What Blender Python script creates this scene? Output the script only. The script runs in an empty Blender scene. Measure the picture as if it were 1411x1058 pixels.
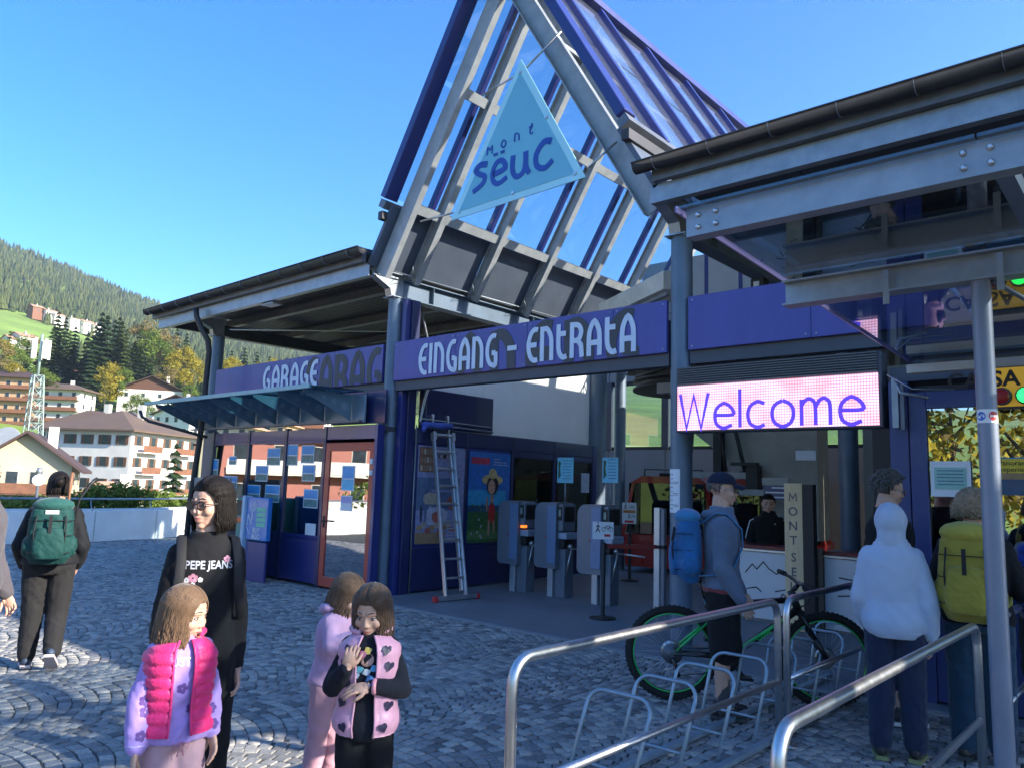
import bpy, bmesh, math, random
import numpy as np
from mathutils import Vector, Matrix, noise
random.seed(7); np.random.seed(7)
R_ = math.radians
scene = bpy.context.scene
COL = scene.collection

# ---------------------------------------------------------------- camera
CAM_H = 1.62
cam_rot = Matrix(((0.74803956, 0.06461054, 0.66050155),
                  (0.66290504, -0.12001775, -0.73902141),
                  (0.03152333, 0.99066706, -0.13260868)))
cd = bpy.data.cameras.new('camera'); cam = bpy.data.objects.new('camera', cd); COL.objects.link(cam)
cam.matrix_world = Matrix.Translation((0, 0, CAM_H)) @ cam_rot.to_4x4()
cd.sensor_width = 36; cd.sensor_fit = 'HORIZONTAL'; cd.lens = 26.865
cd.clip_start = 0.1; cd.clip_end = 9000
scene.camera = cam
# ---------------------------------------------------------------- sky, sun, exposure
SUN = Vector((1.94, 0.72, 1.0)).normalized()
elev = math.asin(SUN.z); az = math.atan2(SUN.x, SUN.y)
world = bpy.data.worlds.new('World'); scene.world = world; world.use_nodes = True
wn = world.node_tree; bg = wn.nodes['Background']
sky = wn.nodes.new('ShaderNodeTexSky'); sky.sky_type = 'NISHITA'; sky.sun_disc = False
sky.sun_elevation = elev; sky.sun_rotation = az
sky.altitude = 1200; sky.air_density = 1.0; sky.dust_density = 0.9; sky.ozone_density = 3.0
hs = wn.nodes.new('ShaderNodeHueSaturation'); hs.inputs['Saturation'].default_value = 1.34; hs.inputs['Hue'].default_value = .506
wn.links.new(sky.outputs[0], hs.inputs['Color'])
wn.links.new(hs.outputs[0], bg.inputs['Color'])
bg.inputs['Strength'].default_value = 0.15
sd = bpy.data.lights.new('sun', 'SUN'); sun = bpy.data.objects.new('sun', sd); COL.objects.link(sun)
sd.energy = 5.0; sd.angle = R_(0.53); sd.color = (1.0, 0.93, 0.8)
sun.rotation_euler = SUN.to_track_quat('Z', 'Y').to_euler()
scene.view_settings.view_transform = 'Standard'; scene.view_settings.look = 'None'
scene.view_settings.gamma = 1.0; scene.view_settings.use_curve_mapping = False
scene.view_settings.exposure = 1.5
scene.render.engine = 'CYCLES'

F_ = 1052.95
def ray(px, py):
    return cam_rot @ Vector((px-705.5, 529.0-py, -F_))
def on(px, py, x=None, y=None, z=None):
    d = ray(px, py)
    t = (z-CAM_H)/d.z if z is not None else (y/d.y if y is not None else x/d.x)
    return Vector((0, 0, CAM_H)) + d*t
def at_range(px, py, r):
    d = ray(px, py); return Vector((0, 0, CAM_H)) + d*(r/math.hypot(d.x, d.y))

# ---------------------------------------------------------------- materials
_m = {}
def mat(key, col=(.5, .5, .5), rough=.5, metal=0., var=.12, vs=3., bump=0., bs=60., spec=.5, coat=0., emit=None, es=0., alpha=1., trans=0., stretch=None, sheen=0.):
    if key in _m: return _m[key]
    m = bpy.data.materials.new(key); m.use_nodes = True; nt = m.node_tree
    b = nt.nodes['Principled BSDF']
    b.inputs['Roughness'].default_value = rough; b.inputs['Metallic'].default_value = metal
    b.inputs['Specular IOR Level'].default_value = spec; b.inputs['Coat Weight'].default_value = coat
    b.inputs['Sheen Weight'].default_value = sheen
    tc = nt.nodes.new('ShaderNodeTexCoord'); mp = nt.nodes.new('ShaderNodeMapping')
    nt.links.new(tc.outputs['Object'], mp.inputs['Vector'])
    if stretch: mp.inputs['Scale'].default_value = stretch
    if var > 0:
        n = nt.nodes.new('ShaderNodeTexNoise'); n.inputs['Scale'].default_value = vs; n.inputs['Detail'].default_value = 5; n.inputs['Roughness'].default_value = .62
        nt.links.new(mp.outputs[0], n.inputs['Vector'])
        r = nt.nodes.new('ShaderNodeValToRGB'); r.color_ramp.elements[0].position = .3; r.color_ramp.elements[1].position = .7
        r.color_ramp.elements[0].color = (*[c*(1-var) for c in col], 1); r.color_ramp.elements[1].color = (*[min(1, c*(1+var)) for c in col], 1)
        nt.links.new(n.outputs['Fac'], r.inputs['Fac']); nt.links.new(r.outputs[0], b.inputs['Base Color'])
        mr = nt.nodes.new('ShaderNodeMapRange'); mr.inputs['To Min'].default_value = max(.02, rough-.08); mr.inputs['To Max'].default_value = min(1, rough+.1)
        nt.links.new(n.outputs['Fac'], mr.inputs['Value']); nt.links.new(mr.outputs[0], b.inputs['Roughness'])
    else: b.inputs['Base Color'].default_value = (*col, 1)
    if bump > 0:
        n2 = nt.nodes.new('ShaderNodeTexNoise'); n2.inputs['Scale'].default_value = bs; n2.inputs['Detail'].default_value = 4
        nt.links.new(mp.outputs[0], n2.inputs['Vector'])
        bp = nt.nodes.new('ShaderNodeBump'); bp.inputs['Strength'].default_value = bump; bp.inputs['Distance'].default_value = .02
        nt.links.new(n2.outputs['Fac'], bp.inputs['Height']); nt.links.new(bp.outputs[0], b.inputs['Normal'])
    if emit: b.inputs['Emission Color'].default_value = (*emit, 1); b.inputs['Emission Strength'].default_value = es
    if trans: b.inputs['Transmission Weight'].default_value = trans
    _m[key] = m; return m

def glass(key, tint=(.8, .85, .88), base_refl=.06, refl_col=(1, 1, 1), rough=.0, body=None, body_fac=0., bend=.0):
    if key in _m: return _m[key]
    m = bpy.data.materials.new(key); m.use_nodes = True; nt = m.node_tree; nt.nodes.clear()
    o = nt.nodes.new('ShaderNodeOutputMaterial'); tr = nt.nodes.new('ShaderNodeBsdfTransparent'); gl = nt.nodes.new('ShaderNodeBsdfGlossy')
    tr.inputs[0].default_value = (*tint, 1); gl.inputs[0].default_value = (*refl_col, 1); gl.inputs['Roughness'].default_value = rough
    fr = nt.nodes.new('ShaderNodeLayerWeight'); fr.inputs['Blend'].default_value = .5
    pw = nt.nodes.new('ShaderNodeMath'); pw.operation = 'POWER'; pw.inputs[1].default_value = 4.5; nt.links.new(fr.outputs['Facing'], pw.inputs[0])
    ad = nt.nodes.new('ShaderNodeMath'); ad.operation = 'MULTIPLY_ADD'; ad.use_clamp = True; ad.inputs[1].default_value = .95; ad.inputs[2].default_value = base_refl+.03
    nt.links.new(pw.outputs[0], ad.inputs[0])
    mx = nt.nodes.new('ShaderNodeMixShader'); nt.links.new(ad.outputs[0], mx.inputs[0]); nt.links.new(tr.outputs[0], mx.inputs[1]); nt.links.new(gl.outputs[0], mx.inputs[2])
    last = mx
    if body:
        df = nt.nodes.new('ShaderNodeBsdfDiffuse'); df.inputs[0].default_value = (*body, 1)
        m2 = nt.nodes.new('ShaderNodeMixShader'); m2.inputs[0].default_value = body_fac
        nt.links.new(mx.outputs[0], m2.inputs[1]); nt.links.new(df.outputs[0], m2.inputs[2]); last = m2
    if bend > 0:
        n2 = nt.nodes.new('ShaderNodeTexNoise'); n2.inputs['Scale'].default_value = 1.34; hs.inputs['Hue'].default_value = .506
        tc = nt.nodes.new('ShaderNodeTexCoord'); nt.links.new(tc.outputs['Object'], n2.inputs['Vector'])
        bp = nt.nodes.new('ShaderNodeBump'); bp.inputs['Strength'].default_value = bend; bp.inputs['Distance'].default_value = .05
        nt.links.new(n2.outputs['Fac'], bp.inputs['Height']); nt.links.new(bp.outputs[0], gl.inputs['Normal'])
    nt.links.new(last.outputs[0], o.inputs[0]); _m[key] = m; return m

# ---------------------------------------------------------------- mesh builder
class MB:
    def __init__(s): s.v = []; s.f = []; s.mi = []; s.sm = []
    def add(s, vs, fs, mi=0, smooth=False):
        k = len(s.v); s.v += [tuple(v) for v in vs]; s.f += [tuple(i+k for i in f) for f in fs]
        s.mi += [mi]*len(fs); s.sm += [smooth]*len(fs); return s
    def box(s, a, b, mi=0, bev=0., M=None):
        a, b = [min(a[i], b[i]) for i in range(3)], [max(a[i], b[i]) for i in range(3)]
        if bev <= 0:
            vs = [(x, y, z) for z in (a[2], b[2]) for y in (a[1], b[1]) for x in (a[0], b[0])]
            fs = [(0, 2, 3, 1), (4, 5, 7, 6), (0, 1, 5, 4), (2, 6, 7, 3), (0, 4, 6, 2), (1, 3, 7, 5)]
        else:
            bev = min([bev]+[(b[i]-a[i])*.45 for i in range(3)])
            vs = []; idx = {}
            for ix in (0, 1):
                for iy in (0, 1):
                    for iz in (0, 1):
                        P = [(a, b)[ix][0], (a, b)[iy][1], (a, b)[iz][2]]; sg = [1-2*ix, 1-2*iy, 1-2*iz]
                        for k in range(3):
                            q = list(P)
                            for j in range(3):
                                if j != k: q[j] += sg[j]*bev
                            idx[(ix, iy, iz, k)] = len(vs); vs.append(tuple(q))
            fs = []
            for k in range(3):
                o1, o2 = (k+1) % 3, (k+2) % 3
                for sd_ in (0, 1):
                    c = []
                    for u, w in ((0, 0), (1, 0), (1, 1), (0, 1)):
                        t = [0, 0, 0]; t[k] = sd_; t[o1] = u; t[o2] = w; c.append(idx[(*t, k)])
                    fs.append(tuple(c if sd_ else c[::-1]))
            for k in range(3):                                   # edges along axis k
                o1, o2 = (k+1) % 3, (k+2) % 3
                for u in (0, 1):
                    for w in (0, 1):
                        t0 = [0, 0, 0]; t1 = [0, 0, 0]; t1[k] = 1; t0[o1] = t1[o1] = u; t0[o2] = t1[o2] = w
                        q = (idx[(*t0, o1)], idx[(*t1, o1)], idx[(*t1, o2)], idx[(*t0, o2)])
                        fs.append(q if (u == w) else q[::-1])
            for ix in (0, 1):
                for iy in (0, 1):
                    for iz in (0, 1):
                        q = tuple(idx[(ix, iy, iz, k)] for k in range(3))
                        fs.append(q if (ix+iy+iz) % 2 else q[::-1])
        if M is not None: vs = [tuple(M @ Vector(v)) for v in vs]
        return s.add(vs, fs, mi)
    def bar(s, p, q, w, h, up=(0, 0, 1), mi=0, bev=0.):
        p, q = Vector(p), Vector(q); d = q-p; L = d.length; d.normalize(); up = Vector(up)
        sx = d.cross(up).normalized(); uz = sx.cross(d)
        M = Matrix.Translation(p) @ Matrix((sx, d, uz)).transposed().to_4x4()
        return s.box((-w/2, 0, -h/2), (w/2, L, h/2), mi, bev, M)
    def ibar(s, p, q, w, h, t=.012, up=(0, 0, 1), mi=0, kind='I'):
        p, q = Vector(p), Vector(q); d = (q-p); L = d.length; d.normalize(); up = Vector(up)
        sx = d.cross(up).normalized(); uz = sx.cross(d)
        M = Matrix.Translation(p) @ Matrix((sx, d, uz)).transposed().to_4x4()
        s.box((-w/2, 0, h/2-t), (w/2, L, h/2), mi, 0, M); s.box((-w/2, 0, -h/2), (w/2, L, -h/2+t), mi, 0, M)
        x0, x1 = (-t/2, t/2) if kind == 'I' else ((w/2-t, w/2) if kind == 'C' else (-w/2, -w/2+t))
        s.box((x0, 0.001, -h/2+t+.0005), (x1, L-.001, h/2-t-.0005), mi, 0, M); return s
    def tube(s, pts, r, n=10, mi=0, caps=True, closed=False, smooth=True, flat=None):
        pts = [Vector(p) for p in pts]; N = len(pts)
        rr = r if hasattr(r, '__len__') else [r]*N
        k = len(s.v); prev = None
        for i, p in enumerate(pts):
            if closed: t = (pts[(i+1) % N]-pts[i-1]).normalized()
            else:
                a = pts[max(i-1, 0)]; b = pts[min(i+1, N-1)]; t = (b-a).normalized()
                if 0 < i < N-1:
                    t = ((p-pts[i-1]).normalized()+(pts[i+1]-p).normalized())
                    t = t.normalized() if t.length > 1e-6 else (b-a).normalized()
            if prev is None:
                u = t.cross(Vector((0, 0, 1)));
                if u.length < .05: u = t.cross(Vector((1, 0, 0)))
                u.normalize()
            else: u = (prev - t*prev.dot(t)); u = u.normalized() if u.length > 1e-6 else t.orthogonal().normalized()
            prev = u; w = t.cross(u)
            for j in range(n):
                a_ = 2*math.pi*j/n; fl = flat if flat else 1
                s.v.append(tuple(p+u*math.cos(a_)*rr[i]+w*math.sin(a_)*rr[i]*fl))
        rng = N if closed else N-1
        for i in range(rng):
            i2 = (i+1) % N
            for j in range(n):
                s.f.append((k+i*n+j, k+i*n+(j+1) % n, k+i2*n+(j+1) % n, k+i2*n+j)); s.mi.append(mi); s.sm.append(smooth)
        if caps and not closed:
            s.f.append(tuple(k+j for j in range(n))[::-1]); s.f.append(tuple(k+(N-1)*n+j for j in range(n))); s.mi += [mi]*2; s.sm += [False]*2
        return s
    def prism(s, poly, o, ux, uy, depth, mi=0):
        o, ux, uy = Vector(o), Vector(ux), Vector(uy); n = ux.cross(uy).normalized()
        P = [o+ux*a+uy*b for a, b in poly]; N = len(P)
        vs = P+[p+n*depth for p in P]
        fs = [tuple(range(N))[::-1], tuple(range(N, 2*N))]+[(i, (i+1) % N, N+(i+1) % N, N+i) for i in range(N)]
        return s.add(vs, fs, mi)
    def lathe(s, prof, c, axis=(0, 0, 1), n=20, mi=0, smooth=True):
        c, ax = Vector(c), Vector(axis).normalized(); u = ax.orthogonal().normalized(); w = ax.cross(u); k = len(s.v); m = len(prof)
        for r, h in prof:
            for j in range(n):
                a_ = 2*math.pi*j/n; s.v.append(tuple(c+ax*h+(u*math.cos(a_)+w*math.sin(a_))*r))
        for i in range(m-1):
            for j in range(n):
                s.f.append((k+i*n+j, k+i*n+(j+1) % n, k+(i+1)*n+(j+1) % n, k+(i+1)*n+j)); s.mi.append(mi); s.sm.append(smooth)
        s.f.append(tuple(k+j for j in range(n))[::-1]); s.f.append(tuple(k+(m-1)*n+j for j in range(n))); s.mi += [mi]*2; s.sm += [False]*2
        return s
    def ball(s, c, r, n=10, mi=0, M=None):
        c = Vector(c); rx, ry, rz = (r if hasattr(r, '__len__') else (r, r, r)); k = len(s.v); m = n//2+1
        for i in range(m+1):
            th = math.pi*i/m
            for j in range(n):
                a_ = 2*math.pi*j/n; v = Vector((rx*math.sin(th)*math.cos(a_), ry*math.sin(th)*math.sin(a_), rz*math.cos(th)))
                if M is not None: v = M @ v
                s.v.append(tuple(c+v))
        for i in range(m):
            for j in range(n):
                s.f.append((k+i*n+j, k+(i+1)*n+j, k+(i+1)*n+(j+1) % n, k+i*n+(j+1) % n)); s.mi.append(mi); s.sm.append(True)
        return s
    def stroke(s, pts, w, o, ux, uy, depth=.004, mi=0, closed=False, wend=None):
        """2-D polyline of given width drawn as a thin raised ribbon on the plane o,ux,uy"""
        o, ux, uy = Vector(o), Vector(ux), Vector(uy); nn = ux.cross(uy).normalized()
        P = [Vector((a, b)) for a, b in pts]; N = len(P); L = []; Rr = []
        for i in range(N):
            if closed: d0 = (P[i]-P[i-1]); d1 = P[(i+1) % N]-P[i]
            else: d0 = P[i]-P[max(i-1, 0)]; d1 = P[min(i+1, N-1)]-P[i]
            if d0.length < 1e-9: d0 = d1
            if d1.length < 1e-9: d1 = d0
            d0 = d0.normalized(); d1 = d1.normalized(); t = d0+d1; t = t.normalized() if t.length > 1e-6 else d0
            nrm = Vector((-t.y, t.x)); c = max(.45, nrm.dot(Vector((-d0.y, d0.x))))
            ww = w if wend is None else w+(wend-w)*i/(N-1)
            L.append(P[i]+nrm*ww/2/c); Rr.append(P[i]-nrm*ww/2/c)
        k = len(s.v)
        for z in (0, depth):
            for i in range(N):
                for q in (L[i], Rr[i]): s.v.append(tuple(o+ux*q.x+uy*q.y+nn*z))
        M2 = 2*N; rng = N if closed else N-1
        for i in range(rng):
            a, b = 2*i, 2*((i+1) % N)
            for f in ((k+M2+a, k+M2+a+1, k+M2+b+1, k+M2+b), (k+a, k+b, k+M2+b, k+M2+a), (k+a+1, k+M2+a+1, k+M2+b+1, k+b+1)):
                s.f.append(f); s.mi.append(mi); s.sm.append(False)
        return s
    def mesh(s, name, mats, inv=None):
        me = bpy.data.meshes.new(name); vs = s.v
        if inv is not None: vs = [tuple(inv @ Vector(v)) for v in vs]
        me.from_pydata(vs, [], s.f)
        for m in (mats if isinstance(mats, (list, tuple)) else [mats]): me.materials.append(m)
        me.polygons.foreach_set('material_index', s.mi); me.polygons.foreach_set('use_smooth', s.sm); me.update(); return me
    def build(s, name, mats, parent=None, **props):
        inv = None
        if parent is not None:
            inv = world_of(parent).inverted()
            if inv == Matrix.Identity(4): inv = None
        elif 'loc' in props:
            inv = Matrix.Translation(-Vector(props['loc']))
        me = s.mesh(name, mats, inv)
        o = bpy.data.objects.new(name, me); COL.objects.link(o)
        if parent is not None: o.parent = parent
        elif 'loc' in props: o.location = props.pop('loc')
        for k_, v_ in props.items(): o[k_] = v_
        return o
def world_of(o):
    M = Matrix.LocRotScale(o.location, o.rotation_euler, o.scale)
    while o.parent is not None:
        o = o.parent; M = Matrix.LocRotScale(o.location, o.rotation_euler, o.scale) @ M
    return M
def thing(name, label, cat, loc=(0, 0, 0), rz=0, group=None):
    o = bpy.data.objects.new(name, None); COL.objects.link(o); o.empty_display_size = .1
    o.location = loc; o.rotation_euler = (0, 0, rz); o['label'] = label; o['category'] = cat
    if group: o['group'] = group
    return o
def tag(o, label, cat, group=None):
    o['label'] = label; o['category'] = cat
    if group: o['group'] = group
    return o
def kids(o): return [c for c in COL.objects if c.parent == o]
_kids_cache = {}
def clone(o, loc, rz=0, label=None, sc=None, group=None):
    """copy of a thing with its parts and sub-parts (meshes shared)"""
    def rec(a, par):
        b = a.copy(); COL.objects.link(b); b.parent = par
        for c in _kids_cache.setdefault(a.name, kids(a)): rec(c, b)
        return b
    r = rec(o, None); r.location = loc; r.rotation_euler = (0, 0, rz)
    if sc: r.scale = sc if hasattr(sc, '__len__') else (sc,)*3
    if label: r['label'] = label
    if group: r['group'] = group
    return r
def text_mb(mb, txt, size, o, ux, uy, depth=.003, mi=0, align='CENTER', bold=0., sx=1.):
    cu = bpy.data.curves.new('t', 'FONT'); cu.body = txt; cu.size = size; cu.align_x = align; cu.offset = bold; cu.resolution_u = 3
    ob = bpy.data.objects.new('t', cu); COL.objects.link(ob); dg = bpy.context.evaluated_depsgraph_get(); dg.update()
    me = ob.evaluated_get(dg).to_mesh()
    o, ux, uy = Vector(o), Vector(ux), Vector(uy); nn = ux.cross(uy).normalized()
    mb.add([o+ux*v.co.x*sx+uy*v.co.y+nn*depth for v in me.vertices], [tuple(p.vertices) for p in me.polygons], mi)
    ob.evaluated_get(dg).to_mesh_clear(); bpy.data.objects.remove(ob); bpy.data.curves.remove(cu)
def arc(cx, cy, r, a0, a1, n=8, ry=None):
    return [(cx+r*math.cos(R_(a0+(a1-a0)*i/n)), cy+(ry or r)*math.sin(R_(a0+(a1-a0)*i/n))) for i in range(n+1)]
X_, Y_, Z_ = Vector((1, 0, 0)), Vector((0, 1, 0)), Vector((0, 0, 1))
# ================================================================ materials in use
galv = mat('galvanised_steel', (.30, .33, .36), .42, .6, .16, 6, .05, 90)
galv_d = mat('weathered_galvanised_steel', (.15, .16, .18), .5, .5, .2, 5, .05, 90)
colpaint = mat('blue_grey_column_paint', (.125, .17, .23), .45, .25, .16, 2.5, .03, 80)
gutterm = mat('dark_bronze_gutter', (.05, .047, .05), .5, .4, .15, 4)
navy = mat('navy_powder_coat', (.022, .03, .16), .38, 0, .08, 3, .02, 60, coat=.2)
navy_dk = mat('dark_navy_panel', (.016, .02, .085), .35, 0, .08, 3, .02, 60, coat=.2)
darkpan = mat('dark_grey_roof_panel', (.06, .068, .085), .5, .1, .12, 3)
soffitm = mat('grey_slat', (.085, .083, .085), .6, .1, .15, 6)
white = mat('white_plaster', (.72, .7, .68), .8, 0, .05, 2)
black = mat('black_plastic', (.012, .012, .013), .5)
steel = mat('brushed_stainless', (.56, .56, .57), .36, 1., .06, 30)
rubber = mat('black_rubber', (.015, .015, .016), .8)
red = mat('red_frame_paint', (.42, .05, .035), .42, 0, .08, 4, coat=.2)
paper = mat('white_paper', (.72, .73, .75), .6, 0, .03, 5)
clear = glass('clear_glass', (.72, .8, .82), .05)
refl = glass('reflective_glass', (.42, .45, .47), .42, (.95, .97, 1), bend=.012)
canopy_gl = glass('tinted_canopy_glass', (.66, .70, .72), .08, (.9, .95, 1))
roofgl = glass('gable_glass', (.80, .88, .92), .02)
roofgl2 = glass('gable_glass_outer', (.94, .96, .97), .12, (.95, .97, 1), rough=.05, body=(.8, .85, .9), body_fac=.03)
teal = glass('teal_awning_glass', (.30, .52, .60), .10, (.8, .95, 1))

# ================================================================ ground
g = MB()
def gm(key, col, v=.2, s=1.): return mat(key, col, .9, 0, v, s, .4, 40)
g.box((-20.4, -12, -.3), (40, 7.0, -.011)); g.box((-21.6, 7.0, -.301), (-9.2, 40, -.0115))
plaza = g.build('plaza', mat('sand_joint', (.085, .082, .074), .95, 0, .3, 20, .5, 120), kind='structure')
fl = MB().box((-9.2, 6.87, -.3), (40, 30, .004), bev=.004)
fl.build('hall_floor', mat('worn_grey_floor_coating', (.15, .165, .19), .55, 0, .22, 1.3, .08, 30), kind='structure')
kb = MB(); x = -9.2
while x < 6: kb.box((x, 6.76, -.2), (x+.99, 6.868, .003), bev=.008); x += 1.0
kb.build('kerb_strip', mat('grey_kerb_stone', (.26, .26, .26), .8, 0, .15, 8, .2, 60), kind='structure')

# segmental-arc cobbles
cob = bpy.data.materials.new('porphyry_cobble'); cob.use_nodes = True
nt = cob.node_tree; b = nt.nodes['Principled BSDF']; b.inputs['Roughness'].default_value = .62
at = nt.nodes.new('ShaderNodeAttribute'); at.attribute_name = 'tint'
rp = nt.nodes.new('ShaderNodeValToRGB'); e = rp.color_ramp.elements
e[0].color = (.12, .12, .12, 1); e[1].color = (.46, .42, .36, 1); e.new(.3).color = (.245, .24, .235, 1); e.new(.8).color = (.34, .325, .30, 1)
nz = nt.nodes.new('ShaderNodeTexNoise'); nz.inputs['Scale'].default_value = 45; nz.inputs['Detail'].default_value = 5
nz2 = nt.nodes.new('ShaderNodeTexNoise'); nz2.inputs['Scale'].default_value = .7; nz2.inputs['Detail'].default_value = 4
geo = nt.nodes.new('ShaderNodeNewGeometry')
for q in (nz, nz2): nt.links.new(geo.outputs['Position'], q.inputs['Vector'])
nt.links.new(at.outputs['Fac'], rp.inputs['Fac'])
def mul(a, bsock, lo, hi):
    mr = nt.nodes.new('ShaderNodeMapRange'); mr.inputs['From Min'].default_value = .3; mr.inputs['From Max'].default_value = .7
    mr.inputs['To Min'].default_value = lo; mr.inputs['To Max'].default_value = hi; nt.links.new(bsock, mr.inputs['Value'])
    mx = nt.nodes.new('ShaderNodeVectorMath'); mx.operation = 'SCALE'; nt.links.new(a, mx.inputs[0]); nt.links.new(mr.outputs[0], mx.inputs['Scale']); return mx.outputs[0]
nt.links.new(mul(mul(rp.outputs[0], nz.outputs['Fac'], .75, 1.2), nz2.outputs['Fac'], .8, 1.12), b.inputs['Base Color'])
bp = nt.nodes.new('ShaderNodeBump'); bp.inputs['Strength'].default_value = .5; bp.inputs['Distance'].default_value = .006
nt.links.new(nz.outputs['Fac'], bp.inputs['Height']); nt.links.new(bp.outputs[0], b.inputs['Normal'])
S = .090; WCH = 1.35; RAD = WCH/math.sqrt(2)*1.02
stones = []
for ci in range(-17, 4):
    xc = ci*WCH+.35; sgn = 1
    y0 = -2.5+(ci % 2)*.03
    nrow = int(14.5/S)
    for k in range(nrow):
        yb = y0+k*S+math.sin(ci*3.1)*.2; a_max = math.asin(WCH/2/RAD); n = max(1, round(2*a_max*RAD/(S*1.04))); off = random.uniform(-.2, .2)*(S/RAD)
        for i in range(n):
            a = -a_max+2*a_max*(i+.5)/n+off+random.uniform(-.004, .004)
            sx = xc+RAD*math.sin(a)+random.uniform(-.003, .003); sy = yb+RAD*math.cos(a)-RAD*.85+random.uniform(-.004, .004)
            if sy > 6.74 and sx > -9.3: continue
            if sx < -20.2 or sx > 5 or sy < -.5: continue
            if sx > -9.3 or sy < 7.02 or sx < -14.7: pass
            else: continue
            v = cam_rot.transposed() @ (Vector((sx, sy, 0))-Vector((0, 0, CAM_H)))
            if v.z > -1.2: continue
            px, py = 705.5+F_*v.x/-v.z, 529-F_*v.y/-v.z
            if px < -330 or px > 1750 or py > 1420: continue
            dn = math.cos(a)
            stones.append((-v.z if (-10 < px < 1421 and py < 1066) else 99-v.z, sx, sy, -a, S*1.0*(.90+random.uniform(-.06, .03)), S*(dn*.5+.5)*(.90+random.uniform(-.05, .04)), random.random()))
stones.sort()
def stone_arrays(sel):
    n = len(sel); P = np.zeros((n, 12, 3)); t = np.zeros(n)
    bx = np.array([(-.5, -.5), (.5, -.5), (.5, .5), (-.5, .5)])
    for i, (_, x, y, a, w, h, tn) in enumerate(sel):
        c, s_ = math.cos(a), math.sin(a); jit = np.random.uniform(-.05, .05, (4, 2)); zt = random.uniform(-.003, .003); tl = np.random.uniform(-.003, .003, 4)
        for L, (sc, z) in enumerate(((1.0, -.02), (.98, -.005), (.86, 0))):
            q = (bx+jit)*sc*(w, h)
            P[i, L*4:L*4+4, 0] = x+q[:, 0]*c-q[:, 1]*s_; P[i, L*4:L*4+4, 1] = y+q[:, 0]*s_+q[:, 1]*c; P[i, L*4:L*4+4, 2] = z+zt+(tl if L else 0)
        t[i] = tn
    return P, t
FQ = [(8, 9, 10, 11)]+[(L*4+i, L*4+(i+1) % 4, L*4+4+(i+1) % 4, L*4+4+i) for L in (0, 1) for i in range(4)]
rest = stones[290:]; P, T = stone_arrays(rest); n = len(rest)
me = bpy.data.meshes.new('cobbles')
me.vertices.add(n*12); me.vertices.foreach_set('co', P.reshape(-1))
fa = (np.array(FQ)[None]+np.arange(n)[:, None, None]*12).reshape(-1, 4)
me.loops.add(fa.size); me.loops.foreach_set('vertex_index', fa.reshape(-1)); me.polygons.add(len(fa)); me.polygons.foreach_set('loop_start', np.arange(len(fa))*4)
me.update(calc_edges=True); at_ = me.attributes.new('tint', 'FLOAT', 'FACE'); at_.data.foreach_set('value', np.repeat(T, 9))
me.materials.append(cob); o = bpy.data.objects.new('cobbles', me); COL.objects.link(o); o.parent = plaza; o['kind'] = 'stuff'
protos = []
for k in range(10):
    P1, _ = stone_arrays([(0, 0, 0, 0, .084, .084, 0)]); m1 = bpy.data.meshes.new('cobble'); m1.from_pydata([tuple(v) for v in P1[0]], [], FQ)
    a1 = m1.attributes.new('tint', 'FLOAT', 'FACE'); a1.data.foreach_set('value', [random.random()]*9); m1.materials.append(cob); protos.append(m1)
for (_, x, y, a, w, h, tn) in stones[:290]:
    o = bpy.data.objects.new('cobble', random.choice(protos)); COL.objects.link(o); o.parent = plaza
    o.location = (x, y, 0); o.rotation_euler = (0, 0, a); o.scale = (w/.084, h/.084, 1)
print('cobbles', len(stones))

# drain cover in the paving, parapet wall at the plaza edge
pts = [(-20.0, -12), (-20.0, -4), (-20.05, 3), (-20.1, 7.3), (-20.5, 8.9), (-21.4, 10.4), (-23.2, 12.4), (-26, 15)]
pw = thing('parapet_wall', 'low white parapet wall at the edge of the plaza with a steel handrail', 'wall', (-20.1, 7.3, 0))
mb = MB(); mr = MB()
for i in range(len(pts)-1):
    a, b2 = Vector((*pts[i], 0)), Vector((*pts[i+1], 0)); d = (b2-a).normalized(); nrm = Vector((d.y, -d.x, 0))
    mb.prism([(0, -2), ((b2-a).length+.02, -2), ((b2-a).length+.02, .72), (0, .72)], a, d, Z_, .22)
mb.build('wall', mat('white_render', (.78, .77, .74), .85, 0, .1, 1.5, .1, 30), pw)
mc = MB()
for i in range(len(pts)-1):
    a, b2 = Vector((*pts[i], .72)), Vector((*pts[i+1], .72)); mc.bar(a+Vector((-.1, 0, .02)), b2+Vector((-.1, 0, .02)), .3, .04)
mc.build('coping', mat('pale_coping', (.55, .56, .56), .6, 0, .1, 3), pw)
rl = MB().tube([Vector((x-.08, y, 1.0)) for x, y in pts], .024, 8); rl.build('handrail', galv, pw)
for i in range(len(pts)-1):
    a, b2 = Vector(pts[i]), Vector(pts[i+1]); n = max(1, int((b2-a).length/2.2))
    for k in range(n):
        p = a+(b2-a)*k/n; MB().tube([(p.x+.1, p.y, .3), (p.x+.1, p.y, .6), (p.x-.08, p.y, 1.0)], .014, 6).build('post', galv, pw)

hallgrey0 = mat('light_grey_infill', (.42, .42, .41), .7, 0, .08, 1.5)
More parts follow.
